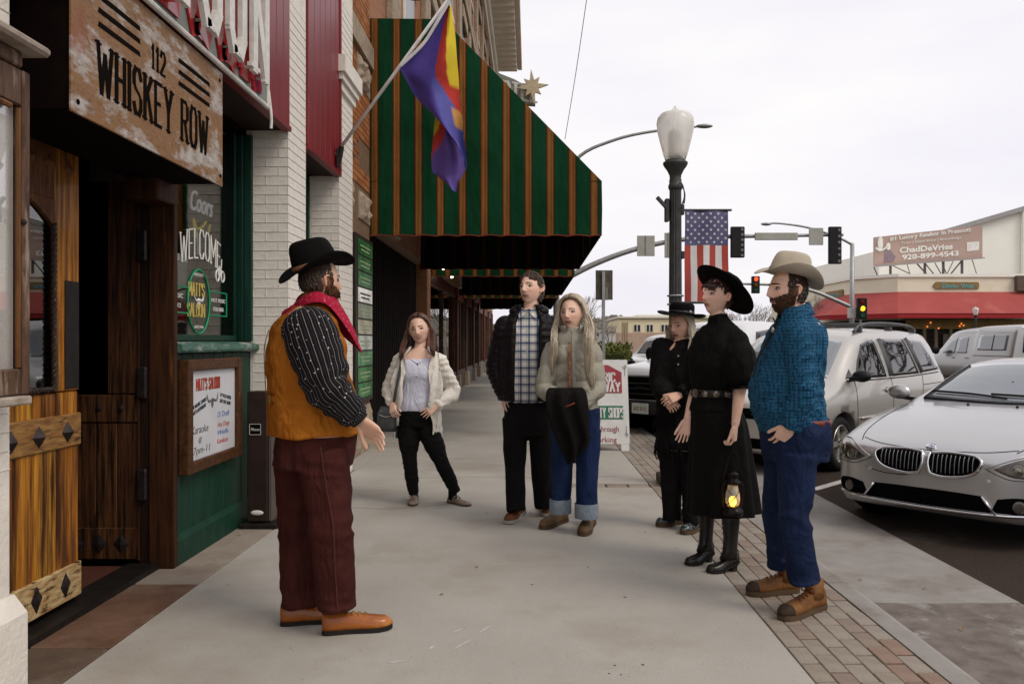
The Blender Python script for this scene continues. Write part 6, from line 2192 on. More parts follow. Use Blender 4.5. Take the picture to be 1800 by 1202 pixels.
for sx in (1, -1):
 MB().sphere(rc.w(1.80, sx * .99, 1.06), (.06, .10, .07), 12, 8, u=rc.back, v=rc.right).build('mirror', black_pl, rc.root)
for (s_, lt) in ((.86, -.82), (.86, .82), (3.64, -.82)):
 rc.wheel(s_, lt, .335, .22)
stv = [list(a) for a in st]
stv = [[a[0]] + [x * .93 if k % 2 or k == 8 else x for k, x in enumerate(a[1:])] for a in stv]
wv_ = Car('white_suv', (2.7, 21.4), ANG, [[a[0] * .85, *[x for x in a[1:9]], a[9]] if a[0] < 3.6 else [a[0] * .85, a[1], a[2], a[3], a[4], a[5], a[6], .64, 1.71 if a[0] < 5.7 else 1.12, 1.75 if a[0] < 5.7 else 1.16] for a in stv], 'white sport utility vehicle parked farthest, before the yellow building', white_paint, GC)
wv_.patch('windscreen', 'front', [(-.64, 1.22), (0, 1.21), (.64, 1.22), (.58, 1.58), (0, 1.65), (-.58, 1.58)], car_glass, off=.006)
for md in ('L', 'R'):
 wv_.patch('front_window', md, [(1.55, 1.20), (1.85, 1.57), (2.25, 1.62), (2.3, 1.18)], dark_glass, off=.005, round_=False)
 wv_.patch('rear_window', md, [(2.42, 1.62), (3.6, 1.61), (3.8, 1.20), (2.42, 1.18)], dark_glass, off=.005, round_=False)
for (s_, lt) in ((.9, -.86), (.9, .86), (3.9, -.86)):
 wv_.wheel(s_, lt, .37, .24)

# ---------------------------------------------------------------- silver pickup with canopy, driving away on the far lane
st3 = [[-.02, .3, .5, .34, .65, .34, .8, .3, .9, .92],
    [.05, .80, .42, .84, .70, .80, .92, .64, 1.0, 1.02],
    [.6, .90, .40, .96, .74, .92, 1.02, .70, 1.10, 1.14],
    [1.2, .90, .40, .97, .76, .93, 1.08, .74, 1.17, 1.21],
    [1.85, .90, .40, .97, .76, .93, 1.12, .66, 1.68, 1.73],
    [2.4, .90, .40, .97, .76, .93, 1.12, .66, 1.80, 1.85],
    [3.4, .90, .40, .97, .76, .93, 1.12, .68, 1.84, 1.90],
    [3.6, .90, .40, .97, .76, .93, 1.12, .74, 1.86, 1.92],
    [5.35, .90, .44, .96, .76, .93, 1.12, .74, 1.86, 1.93],
    [5.46, .88, .46, .94, .76, .91, 1.12, .72, 1.84, 1.90],
    [5.50, .7, .55, .8, .76, .8, 1.1, .6, 1.7, 1.75]]
st3 = [[a[0], a[1], a[2], a[3], a[4], a[5], a[6], a[7], a[8] * 1.06, a[9] * 1.06] for a in st3]
cp_ = Car('silver_pickup', (14.2, 27.4), R(-90), st3, 'silver pickup with canopy and lit tail lamp driving away down the street', silver2, None, cat='pickup')
for md in ('L', 'R'):
 cp_.patch('front_window', md, [(1.68, 1.20), (2.05, 1.58), (2.42, 1.68), (2.48, 1.20)], car_glass, off=.005, round_=False)
 cp_.patch('rear_window', md, [(2.58, 1.68), (3.05, 1.70), (3.15, 1.20), (2.58, 1.20)], car_glass, off=.005, round_=False)
 cw = cp_.patch('canopy_window', md, [(3.72, 1.74), (5.15, 1.74), (5.15, 1.30), (3.72, 1.30)], car_glass, off=.006, round_=False)
 cp_.strip('canopy_divider', md, [(4.45, 1.74), (4.45, 1.30)], .018, grey_trim, off=.008, spline=False)
 cp_.strip('canopy_seam', md, [(3.5, 1.14), (4.4, 1.14), (5.4, 1.14)], .012, grey_trim, off=.002)
 cp_.strip('door_seam', md, [(2.53, 1.18), (2.53, .5)], .008, void_m, off=.001, spline=False)
 cp_.strip('door_seam', md, [(3.35, 1.84), (3.35, .5)], .008, void_m, off=.001, spline=False)
 tl = cp_.patch('tail_lamp', md, [(5.26, 1.06), (5.44, 1.06), (5.44, .80), (5.26, .80)], tail_d, off=.008, round_=False)
 cp_.patch('lit_lamp', md, [(5.28, 1.03), (5.42, 1.03), (5.42, .94), (5.28, .94)], tail_m, off=.014, round_=False, parent=tl)
 for s_ in (2.42, 3.2):
  cp_.strip('door_handle', md, [(s_ - .08, 1.06), (s_ + .08, 1.06)], .018, silver2, off=.015, spline=False)
 sx = -1 if md == 'L' else 1
 MB().sphere(cp_.w(1.72, sx * 1.12, 1.28), (.07, .12, .13), 12, 8, u=cp_.back, v=cp_.right).build('mirror', black_pl, cp_.root)
cp_.patch('rear_glass', 'rear', [(-.62, 1.72), (.62, 1.72), (.66, 1.25), (-.66, 1.25)], dark_glass, off=.02, round_=False)
for (s_, lt) in ((.95, -.86), (.95, .86), (4.5, -.86), (4.5, .86)):
 cp_.wheel(s_, lt, .39, .25)

# ================================================================ PEOPLE: tools
def wob(P, scale, seed, n=7):
 rng = np.random.RandomState(seed)
 out = np.zeros(len(P))
 sc = np.array(scale, float)
 for k in range(n):
  d = rng.normal(size=3)
  d /= np.linalg.norm(d)
  f = 2 * math.pi * (0.6 + 1.0 * rng.rand())
  out += np.sin(P @ (d * sc * f) + rng.rand() * 6.28)
 return out / (n ** .5) * .8

def finish(mb, name, mats, parent, voxel, smooth=3, ratio=None, disp=None, colf=None, keep=False):
 me = bpy.data.meshes.new(name)
 me.from_pydata(mb.v, [], mb.f)
 ob = bpy.data.objects.new(name, me)
 col.objects.link(ob)
 md = ob.modifiers.new('r', 'REMESH')
 md.mode = 'VOXEL'
 md.voxel_size = voxel
 if smooth:
  sm = ob.modifiers.new('s', 'SMOOTH')
  sm.factor = .5
  sm.iterations = smooth
 if ratio:
  dc_ = ob.modifiers.new('d', 'DECIMATE')
  dc_.ratio = ratio
 dg = bpy.context.evaluated_depsgraph_get()
 m2 = bpy.data.meshes.new_from_object(ob.evaluated_get(dg))
 bpy.data.objects.remove(ob)
 bpy.data.meshes.remove(me)
 n = len(m2.vertices)
 co = np.empty(n * 3)
 m2.vertices.foreach_get('co', co)
 co = co.reshape(-1, 3)
 if disp:
  no = np.empty(n * 3)
  m2.vertices.foreach_get('normal', no)
  no = no.reshape(-1, 3)
  co = co + no * np.asarray(disp(co, no))[:, None]
 if colf:
  cc = np.ones((n, 4))
  cc[:, :3] = colf(co)
  ca = m2.color_attributes.new('col', 'FLOAT_COLOR', 'POINT')
  ca.data.foreach_set('color', cc.ravel())
 org = world_loc(parent)
 co = co - np.array(org)
 m2.vertices.foreach_set('co', co.ravel())
 m2.materials.clear()
 for m in (mats if isinstance(mats, (list, tuple)) else [mats]):
  m2.materials.append(m)
 m2.polygons.foreach_set('use_smooth', [True] * len(m2.polygons))
 m2.update()
 m2.name = name
 return link(name, m2, parent, org)

def fr(a):
 a = R(a)
 return Vector((math.cos(a), math.sin(a), 0)), Vector((-math.sin(a), math.cos(a), 0))    # forward, left

def sring(c, u, v, hu, hv, n=28, e=2.3):
 out = []
 for k in range(n):
  t = 2 * math.pi * k / n
  cs, sn = math.cos(t), math.sin(t)
  out.append(c + u * (hu * math.copysign(abs(cs) ** (2 / e), cs)) + v * (hv * math.copysign(abs(sn) ** (2 / e), sn)))
 return out

def torso(mb, spine, F, L, prof, k=4, n=32, e=2.4, cap=True, scale=1.0, wave=None):
 rings = []
 for (z, hw, hd, fo) in catmull(prof, k):
  c = spine(z) + F * fo
  r_ = sring(c, L, F, hw * scale, hd * scale, n, e)
  if wave:
   r_ = [c + (p - c) * wave(j / n, z) for j, p in enumerate(r_)]
  rings.append(r_)
 mb.loft(rings, cap)
 return rings

def head_pts(d, fem=0.0):
 x, y, z = d[:, 0], d[:, 1], d[:, 2]
 X, Y, Z = x * .0775, y * .098, z * .118
 t = np.clip(-z, 0, 1)
 X = X * (1 - (.24 + .07 * fem) * t ** 1.5)
 Y = np.where(y < 0, Y * (1 - .42 * t ** 1.3), Y * (1 - .02 * t))
 Y = Y + .010 * np.clip(z, 0, 1) * (y < 0) * -1
 Z = np.where(z < 0, Z * 1.03, Z)
 front = np.clip(y, 0, 1) ** .6

 def g(cx, cz, sx, sz):
  return np.exp(-((np.abs(X) - cx) / sx) ** 2 - ((Z - cz) / sz) ** 2) * front
 Y = Y - .012 * np.exp(-((np.abs(X) - .06) / .03) ** 2) * front * (Z < .06)
 Y = Y - .011 * g(.031, .004, .016, .011)                       # eye sockets
 Y = Y + .0045 * g(.026, .024, .024, .008) * (1 - .6 * fem)     # brow
 for k in range(9):                                             # nose: a ridge that widens and rises to the tip
  f = k / 8
  zc = .012 - .045 * f
  Y = Y + (.0045 + .0045 * f) * np.exp(-(X / (.0085 + .004 * f)) ** 2 - ((Z - zc) / .0075) ** 2) * front
 Y = Y + .009 * np.exp(-(X / .011) ** 2 - ((Z + .033) / .009) ** 2) * front
 Y = Y + .005 * g(.013, -.036, .006, .007)                      # nostrils
 Y = Y + .004 * g(.044, -.022, .018, .018)                      # cheeks
 Y = Y + .0075 * np.exp(-(X / .022) ** 2 - ((Z + .0575) / .0065) ** 2) * front
 Y = Y + .0075 * np.exp(-(X / .019) ** 2 - ((Z + .071) / .0065) ** 2) * front
 Y = Y - .004 * np.exp(-(X / .024) ** 2 - ((Z + .0645) / .003) ** 2) * front
 Y = Y - .004 * np.exp(-(X / .025) ** 2 - ((Z + .083) / .006) ** 2) * front
 Y = Y + .010 * np.exp(-(X / .020) ** 2 - ((Z + .102) / .014) ** 2) * front
 return np.stack([X, Y, Z], 1)

_gd = np.array([[math.sin(a) * math.sin(b), math.sin(a) * math.cos(b), math.cos(a)] for a in np.linspace(.5, 2.75, 150) for b in np.linspace(-1.35, 1.35, 150)])
_fc = {}

def face_y(x, z, fem):
 if fem not in _fc:
  _fc[fem] = head_pts(_gd, fem)
 P = _fc[fem]
 k = np.argsort((P[:, 0] - x) ** 2 + (P[:, 2] - z) ** 2)[:4]
 return float(P[k, 1].mean())

class Head:
 def __init__(s, c, yaw, pitch=0, roll=0, sc=1.0, fem=0.0):
  F, L = fr(yaw)
  U = Vector((0, 0, 1))
  rp = Matrix.Rotation(R(-pitch), 3, L)
  F, U = rp @ F, rp @ U
  rr = Matrix.Rotation(R(roll), 3, F)
  L, U = rr @ L, rr @ U
  s.c, s.F, s.L, s.U, s.sc, s.fem = Vector(c), F, L, U, sc, fem
  s.M = np.array([list(L), list(F), list(U)])

 def w(s, x, y, z):
  return s.c + (s.L * x + s.F * y + s.U * z) * s.sc

 def loc(s, P):
  return ((np.asarray(P) - np.array(s.c)) @ s.M.T) / s.sc

 def surf(s, d, off=0.0):
  d = np.asarray(d, float)
  d = d / np.linalg.norm(d, axis=1)[:, None]
  p = head_pts(d, s.fem) + d * off
  return (p @ s.M) * s.sc + np.array(s.c)

 def add(s, mb):
  n, m = 72, 56
  rings = []
  for i in range(1, m):
   a = math.pi * i / m
   d = np.array([[math.sin(a) * math.cos(2 * math.pi * k / n), math.sin(a) * math.sin(2 * math.pi * k / n), -math.cos(a)] for k in range(n)])
   rings.append([Vector(p) for p in s.surf(d)])
  mb.loft(rings)
  for sx in (1, -1):                                          # ears
   mb.sphere(s.w(sx * .079, -.008, -.006), (.010 * s.sc, .019 * s.sc, .032 * s.sc), 12, 10, u=s.L, v=s.F, w_=(s.U - s.F * .22 + s.L * sx * .12).normalized())
   mb.tube([s.w(sx * .086, .002, .018), s.w(sx * .092, -.012, .024), s.w(sx * .093, -.026, .008), s.w(sx * .088, -.016, -.024)], .0055 * s.sc, 6, spline=3)

 def colour(s, P, skin, lip, hairc=None, beard=None, brow=True, blush=1.0, smile=0.0):
  q = s.loc(P)
  x, y, z = q[:, 0], q[:, 1], q[:, 2]
  C = np.tile(np.array(skin, float), (len(P), 1))
  near = (np.abs(x) < .12) & (np.abs(y) < .14) & (z > -.16)

  def mixc(wt, c):
   nonlocal C
   wt = np.clip(wt * near, 0, 1)[:, None]
   C = C * (1 - wt) + np.array(c) * wt
  fr_ = y > .03
  z0, z = z, z - smile * .009 * (np.clip(np.abs(x), 0, .03) / .022) ** 2 * np.exp(-((z + .062) / .02) ** 2)
  sw = 1 + .25 * smile
  mixc(.45 * blush * np.exp(-((np.abs(x) - .042) / .02) ** 2 - ((z + .028) / .02) ** 2) * fr_, (skin[0] * 1.02, skin[1] * .72, skin[2] * .68))
  mixc(.35 * blush * np.exp(-(x / .014) ** 2 - ((z + .034) / .012) ** 2) * fr_, (skin[0] * 1.02, skin[1] * .74, skin[2] * .70))
  mixc(.5 * np.exp(-((np.abs(x) - .031) / .017) ** 2 - ((z - .003) / .012) ** 2) * fr_, tuple(k * .62 for k in skin))
  mixc(1.2 * np.exp(-(x / (.024 * sw)) ** 4 - ((z + .0645) / .0115) ** 4) * fr_, lip)
  mixc(1.0 * np.exp(-(x / (.025 * sw)) ** 4 - ((z + .0645) / .003) ** 2) * fr_, tuple(k * .3 for k in lip))
  mixc(.8 * np.exp(-((np.abs(x) - .010) / .004) ** 2 - ((z + .043) / .004) ** 2) * fr_, tuple(k * .35 for k in skin))
  mixc(.5 * (np.abs(x) > .076), (skin[0] * .95, skin[1] * .70, skin[2] * .62))
  if beard:
   mixc(beard_mask(q), tuple(k * 1.2 for k in beard))
  if hairc:
   mixc((z > .055) & (y < .03) | (z > .097), hairc)
   mixc((y < -.02) & (z > -.055) & (np.abs(x) < .074), hairc)
  return C

 def face(s, parent, iris=(.12, .16, .2), browc=(.08, .05, .03), open_=1.0, smile=False, lash=1.0, thick=1.0):
  wm_ = mat('eye_white', (.44, .41, .39), .3)
  im = mat('iris_%02d%02d' % (int(iris[0] * 99), int(iris[2] * 99)), iris, .2)
  bk_ = mat('pupil', (.008, .007, .006), .15)
  bm_ = mat('brow_%02d%02d' % (int(browc[0] * 999), int(browc[2] * 999)), browc, .8)
  ey = face_y(.031, .003, s.fem) + .0045
  for sx in (1, -1):
   rows = []
   mb, mi_, mp_, ml = MB(), MB(), MB(), MB()
   nn = 12
   ctr = s.w(sx * .031, .0835, .003)

   def ept(u, v, off=0.0):
    X = .031 + u
    bul = -(u * u) * 26 - (v * v) * 40
    return s.w(sx * X, ey + bul + off - .10 * max(0, u), .003 + v)
   outl = []
   for k in range(nn):
    a = 2 * math.pi * k / nn
    u = .0165 * math.cos(a)
    v = (.0076 if math.sin(a) > 0 else .0054) * math.sin(a) * open_
    outl.append((u, v))
   mb.loft([[ept(u * f, v * f) for u, v in outl] for f in (1, .75, .5, .25, .02)], cap=False)
   e_ = mb.build('eye', wm_, parent, smooth=True)
   r_ = .0078
   mi_.loft([[ept(r_ * f * math.cos(a), min(.0070 * open_, r_ * f * math.sin(a)), .0012) for a in [2 * math.pi * k / 12 for k in range(12)]] for f in (1, .5, .03)], cap=False)
   mi_.build('iris', im, e_)
   mp_.loft([[ept(r_ * .5 * f * math.cos(a), min(.005 * open_, r_ * .5 * f * math.sin(a)), .002) for a in [2 * math.pi * k / 10 for k in range(10)]] for f in (1, .03)], cap=False)
   mp_.build('pupil', bk_, e_)
   ml.tube([ept(.0185 * math.cos(a), .0090 * math.sin(a) * open_, .001) for a in np.linspace(0, math.pi, 9)], [.0010, .0020, .0027, .003, .003, .003, .0027, .0020, .0010], 5)
   ml.build('eyelash', mat('lash', (.02, .013, .01), .7), e_)
   lid = MB()
   lid.tube([ept(.0175 * math.cos(a), .0100 * math.sin(a) * open_, -.001) for a in np.linspace(.1, math.pi - .1, 9)], [.001, .002, .0028, .003, .003, .003, .0028, .002, .001], 5)
   bt = MB()
   bt.tube([s.w(sx * (.014 + .036 * f), face_y(.014 + .036 * f, .0225 + .006 * math.sin(math.pi * (f * .8 + .1)), s.fem) + .0005, .0225 + .006 * math.sin(math.pi * (f * .8 + .1))) for f in np.linspace(0, 1, 7)], [(.0022 * thick, .003), (.0035 * thick, .003), (.0037 * thick, .003), (.0035 * thick, .003), (.003 * thick, .003), (.002, .002), (.001, .001)], 6, ref=s.U)
   bt.build('eyebrow', bm_, parent)
  if smile:
   mb = MB()
   for k in range(9):
    f = (k - 4) / 4
    zz = -.0645 + .0075 * f * f
    mb.sphere(s.w(f * .021, face_y(f * .021, zz, s.fem) + .001, zz), (.0030, .0022, .0042 * (1 - .5 * f * f)), 6, 5, u=s.L, v=s.F, w_=s.U)
   mb.build('teeth', mat('teeth', (.75, .73, .68), .3), parent)

def beard_mask(q, lo=-.125):
 x, y, z = q[:, 0], q[:, 1], q[:, 2]
 ax = np.abs(x)
 jaw = (z < -.020 - .30 * np.clip(.06 - ax, 0, .05) - .25 * np.clip(y - .03, 0, .06)) & (y > -.012) & (z > lo - .03)
 side_ = (ax > .058) & (y > -.012) & (y < .032) & (z < .02)
 lipz = (np.abs(z + .0645) < .009) & (ax < .020) & (y > .05)
 must = (np.abs(z + .050) < .0065) & (ax < .028) & (y > .05)
 return ((jaw | side_ | must) & ~lipz).astype(float)

def locks(mb, pts_list, r, n=5, flat=.55, rnd=None):
 for P in pts_list:
  k = len(P)
  rr = [r * (1 - (i / (k - 1)) ** 2.5 * .85) * (.75 if i == 0 else 1) for i in range(k)]
  mb.tube(P, rr, n, flat=flat)

def beard(h, parent, c, length=.026, count=420, seed=3, m=None):
 rnd = np.random.RandomState(seed)
 d = rnd.normal(size=(count * 30, 3))
 d /= np.linalg.norm(d, axis=1)[:, None]
 d = d[(d[:, 2] < .25) & (d[:, 1] > -.4)]
 q = head_pts(d, h.fem)
 k = beard_mask(q) > .5
 d, q = d[k][:count], q[k][:count]
 base = h.surf(d, .001)
 mb = MB()
 for i in range(len(d)):
  ln = length * (.5 + .8 * rnd.rand()) * (1.0 if q[i, 2] < -.075 else .55 if q[i, 2] < -.03 else .35)
  o = np.array(h.L) * d[i, 0] + np.array(h.F) * d[i, 1] + np.array(h.U) * d[i, 2]
  dn = -np.array(h.U)
  a = base[i] - o * .003
  b = a + o * ln * .38 + dn * ln * .35
  c_ = b + o * ln * .06 + dn * ln * .6 + rnd.normal(size=3) * .0025
  mb.tube([Vector(a), Vector(b), Vector(c_)], [.0042, .0038, .0008], 5, flat=.7)
 return mb.build('beard', m or mat('beard_%d' % int(c[0] * 999), c, .75, c2=tuple(k * .5 for k in c), vscale=90), parent, smooth=True)

def cap_hair(h, parent, m, off=.010, region=None, count=520, ln=.034, seed=5, r=.0038, name='hair', droop=.7):
 rnd = np.random.RandomState(seed)
 d = rnd.normal(size=(count * 14, 3))
 d /= np.linalg.norm(d, axis=1)[:, None]
 q = head_pts(d, h.fem)
 k = region(q)
 d, q = d[k][:count], q[k][:count]
 a = h.surf(d, -.001)
 b = h.surf(d, off)
 mb = MB()
 for i in range(len(d)):
  dirv = np.array(h.F) * -.5 * np.sign(d[i, 1] + .2) * .6 - np.array(h.U) * droop + rnd.normal(size=3) * .15
  c_ = b[i] + dirv * ln * .6
  o = np.array(h.L) * d[i, 0] + np.array(h.F) * d[i, 1] + np.array(h.U) * d[i, 2]
  e = b[i] + dirv * ln - o * off * .7
  mb.tube([Vector(a[i]), Vector(b[i]), Vector(c_), Vector(e)], [r * .8, r, r * .9, r * .2], 5, flat=.5)
 return mb.build(name, m, parent, smooth=True)

def hair_mat(name, c, c2):
 return mat(name, c, .42, c2=c2, vscale=26, stretch=(5, 5, .35), lo=.3, hi=.7, spec=.5, detail=3)

def hand(mb, wr, d, nrm, side, L=.185, curl=(.25, .3, .3), spread=.13, thumb=.7, fingers=None):
 wr, d = Vector(wr), Vector(d).normalized()
 nrm = Vector(nrm)
 nrm = (nrm - d * nrm.dot(d)).normalized()
 w_ = d.cross(nrm) * (1 if side < 0 else -1)            # towards the thumb
 s = L / .185
 rings = []
 for (t, hw, hd, sh) in catmull([(-.03, .024, .019, 0), (0, .026, .018, 0), (.025, .034, .017, .002), (.055, .041, .0155, .001), (.085, .042, .0135, -.001), (.098, .040, .011, -.001)], 2):
  rings.append(sring(wr + d * t * s + w_ * sh, w_, nrm, hw * s, hd * s, 16, 2.6))
 mb.loft(rings)
 spec = [(.0305, .072, .0078), (.0104, .081, .0080), (-.0104, .075, .0076), (-.0295, .060, .0068)]
 for k, (o, ln, r_) in enumerate(spec):
  c = fingers[k] if fingers else curl
  p = wr + (d * .088 + w_ * o) * s
  ang = spread * (1.3 - k) * .62
  dd = (d * math.cos(ang) + w_ * math.sin(ang)).normalized()
  nn = nrm.copy()
  pts, rr = [p - dd * .014 * s], [r_ * s * 1.05]
  for j, f in enumerate((.46, .30, .24)):
   cth = c[j]
   dd, nn = (dd * math.cos(cth) + nn * math.sin(cth)).normalized(), (nn * math.cos(cth) - dd * math.sin(cth)).normalized()
   a = pts[-1] if j else p
   if j == 0:
    pts.append(p)
    rr.append(r_ * s)
   q_ = a + dd * ln * f * s
   pts += [a.lerp(q_, .5), q_]
   rr += [r_ * s * (.97 - .06 * j), r_ * s * (.96 - .10 * j)]
  mb.tube(pts, rr, 10)
  mb.sphere(pts[-1], rr[-1], 8, 6)
 p = wr + (d * .022 + w_ * .024 + nrm * .006) * s
 dd = (d * math.cos(thumb) + w_ * math.sin(thumb) + nrm * .25).normalized()
 q1 = p + dd * .042 * s
 dd2 = (dd + d * .35 + nrm * .15).normalized()
 q2 = q1 + dd2 * .032 * s
 q3 = q2 + (dd2 + d * .25).normalized() * .024 * s
 mb.tube([p - dd * .01, p.lerp(q1, .5), q1, q2, q3], [.015 * s, .0135 * s, .0105 * s, .0100 * s, .0082 * s], 10, spline=2)
 mb.sphere(q3, .0082 * s, 8, 6)

def shoe(person, heel, toe, upper_m, sole_m, w=.052, hgt=.075, sole=.026, heel_h=0.0, lace=None, collar=None, toe_round=.6, toe_m=None, name='shoe', topline=.35, sole_out=.004):
 heel, toe = Vector(heel), Vector(toe)
 d = toe - heel
 ln = d.length
 d.normalize()
 l = Vector((-d.y, d.x, 0))
 prof = [(.0, .45), (.03, .68), (.10, .80), (.25, .78), (.40, .76), (.55, .88), (.70, 1.0), (.82, .97), (.92, .78), (.98, .45), (1.0, .15)]
 def lift(t):
  return heel_h * max(0, 1 - t / .55) ** .8 if t < .55 else .006 * max(0, (t - .8) / .2)
 root = link(name, None, person, heel.lerp(toe, .4))
 fine = catmull(prof, 3)
 o1 = [heel + d * (t * ln) + l * (w * v + sole_out) for t, v in fine]
 o2 = [heel + d * (t * ln) - l * (w * v + sole_out) for t, v in reversed(fine)]
 tt = [t for t, v in fine] + [t for t, v in reversed(fine)]
 mb = MB()
 lo_ = [p + Vector((0, 0, .001 + lift(t) * (1 if t > .3 or heel_h < .01 else 1))) for p, t in zip(o1 + o2, tt)]
 hi_ = [p + Vector((0, 0, sole + lift(t))) for p, t in zip(o1 + o2, tt)]
 mb.loft([lo_, hi_])
 if heel_h > .015:
  c = heel + d * (.14 * ln)
  mb.loft([sring(c + d * .006, d, l, .024, .024, 12, 3), sring(c + Vector((0, 0, heel_h * .5)), d, l, .021, .021, 12, 3), sring(c + Vector((0, 0, heel_h + .01)), d, l, .034, .036, 12, 3)])
 mb.build('sole', sole_m, root)
 rings = []
 for t, v in fine:
  hh = hgt * (1.0 if t < .3 else 1 - .52 * ((t - .3) / .7) ** .9)
  if t > .9:
   hh *= 1 - (t - .9) / .1 * .55
  z0 = sole + lift(t) - .004
  c = heel + d * (t * ln)
  ring_ = []
  for k in range(14):
   a = math.pi * k / 13
   ring_.append(c + l * (w * v * math.copysign(abs(math.cos(a)) ** .75, math.cos(a))) + Vector((0, 0, z0 + hh * math.sin(a) ** .8)))
  rings.append(ring_)
 mb = MB()
 mb.loft(rings)
 if collar:
  c0 = heel + d * (.22 * ln)
  mb.loft([sring(c0 + Vector((0, 0, sole + lift(.2) + hgt * .5)), d, l, .062, .046, 16, 2.2), sring(c0 - d * .006 + Vector((0, 0, sole + lift(.2) + hgt)), d, l, .054, .042, 16, 2.2), sring(c0 - d * .008 + Vector((0, 0, collar)), d, l, .050, .044, 16, 2.2)])
 mb.build('upper', upper_m, root, smooth=True)
 if toe_m:
  mb = MB()
  tr = [r_ for (t, v), r_ in zip(fine, rings) if t > .80]
  cs = [heel + d * (t * ln) + Vector((0, 0, sole)) for (t, v) in fine if t > .80]
  mb.loft([[c + (p - c) * 1.045 + d * .003 for p in [q_ for q_ in r_]] for c, r_ in zip(cs, tr)])
  mb.build('toe_cap', toe_m, root, smooth=True)
 if lace:
  mb = MB()
  for k in range(4):
   t = .34 + k * .085
   hh = hgt * (1 - .52 * (max(0, t - .3) / .7) ** .9)
   c = heel + d * (t * ln) + Vector((0, 0, sole + lift(t) + hh + .001))
   mb.tube([c - l * .024 - Vector((0, 0, .009)), c + Vector((0, 0, .003)), c + l * .024 + d * .012 - Vector((0, 0, .009))], .0028, 5)
  c = heel + d * (.36 * ln) + Vector((0, 0, sole + hgt + .004))
  mb.tube([c, c + l * .03 + Vector((0, 0, .012)), c + l * .035 - Vector((0, 0, .012)), c], .0025, 5, spline=3)
  mb.tube([c, c - l * .03 + Vector((0, 0, .012)), c - l * .035 - Vector((0, 0, .012)), c], .0025, 5, spline=3)
  mb.build('laces', lace, root)
 return root

def hat(person, c, yaw, pitch, roll, a, b, brim_a, brim_b, crown, felt, band_m, curl=.05, dip=.02, taper=.82, crease=.02, name='hat', edge=.004, flat_top=False, under=None):
 F, L = fr(yaw)
 U = Vector((0, 0, 1))
 rp = Matrix.Rotation(R(-pitch), 3, L)
 F, U = rp @ F, rp @ U
 rr = Matrix.Rotation(R(roll), 3, F)
 L, U = rr @ L, rr @ U
 c = Vector(c)
 root = link(name, None, person, c)
 n = 56

 def brim(t, f):
  ra, rb = a + (brim_a - a) * f, b + (brim_b - b) * f
  z = curl * abs(math.sin(t)) ** 2.2 * f ** 2 - dip * (math.cos(t) ** 2) * f ** 1.6
  return c + F * (ra * math.cos(t)) + L * (rb * math.sin(t) * (1 - .10 * (curl > .03) * f * abs(math.sin(t)))) + U * z
 mb = MB()
 T = [2 * math.pi * k / n for k in range(n)]
 fs = [0, .2, .4, .6, .8, 1.0]
 rings = [[brim(t, f) + U * edge / 2 for t in T] for f in fs] + [[brim(t, f) - U * edge / 2 for t in T] for f in reversed(fs)]
 mb.loft(rings, cap=False)
 rings = []
 for f in (0, .12, .3, .5, .7, .85, .95, 1.0):
  sc = 1 - (1 - taper) * f ** 1.5
  sc *= 1 if f < .85 else (.97 if f < .95 else (.90 if f < 1 else .78))
  ring_ = []
  for t in T:
   z = crown * f
   pin = 0
   if not flat_top:
    z = z + (crown * .10 * math.cos(t) * -.3 if f > .5 else 0)
    if f > .55:
     pin = .16 * math.exp(-((abs(math.atan2(math.sin(t), math.cos(t))) - .75) / .35) ** 2) * (f - .55) / .45     # front pinches
   ring_.append(c + F * (a * sc * (1 - pin * .4) * math.cos(t)) + L * (b * sc * (1 - pin) * math.sin(t)) + U * z)
  rings.append(ring_)
 if not flat_top:                                               # crease down the middle of the top
  for f in (.6, .25, .02):
   rings.append([c + F * (a * taper * .78 * f * math.cos(t)) + L * (b * taper * .72 * f * math.sin(t)) + U * (crown - crease * (1 - f) - crease * .25) for t in T])
 mb.loft(rings)
 mb.build('felt', felt, root, smooth=True)
 if band_m:
  mb = MB()
  rb_ = [[c + F * (a * k * math.cos(t)) + L * (b * k * math.sin(t)) + U * z for t in T] for k, z in ((1.0, .004), (1.025, .006), (1.02, .024), (.99, .026))]
  mb.loft(rb_, cap=False)
  mb.build('hat_band', band_m, root, smooth=True)
 return root, F, L, U

def arm(mb, sh, el, wr, r=(.050, .043, .040, .028)):
 sh, el, wr = Vector(sh), Vector(el), Vector(wr)
 mb.tube([sh, sh.lerp(el, .5), el, el.lerp(wr, .35), wr], [r[0], r[0] * .95, r[1], r[2], r[3]], 14, spline=3)
 mb.sphere(sh, r[0] * 1.05, 12, 8)

def sleeve(mb, sh, el, wr, r, n=20, k=6, cuff=None):
 sh, el, wr = Vector(sh), Vector(el), Vector(wr)
 pts = [sh, sh.lerp(el, .5), el, el.lerp(wr, .5), wr]
 mb.tube(pts, list(r), n, spline=k)
 mb.sphere(sh, r[0] * 1.0, 14, 10)
 if cuff:
  d = (wr - el).normalized()
  mb.tube([wr - d * .04, wr + d * .012], [cuff, cuff], n)

def leg(mb, hip, knee, ank, r, n=20, k=5):
 hip, knee, ank = Vector(hip), Vector(knee), Vector(ank)
 mb.tube([hip, hip.lerp(knee, .5), knee, knee.lerp(ank, .5), ank], list(r), n, spline=k)

def spine_fn(pairs):
 zs_ = [p.z for p in pairs]

 def f(z):
  z_ = min(max(z, zs_[0]), zs_[-1])
  for a, b in zip(pairs[:-1], pairs[1:]):
   if z_ <= b.z + 1e-9:
    t = (z_ - a.z) / max(1e-6, b.z - a.z)
    q_ = a.lerp(b, t)
    return Vector((q_.x, q_.y, z))
  return Vector((pairs[-1].x, pairs[-1].y, z))
 return f

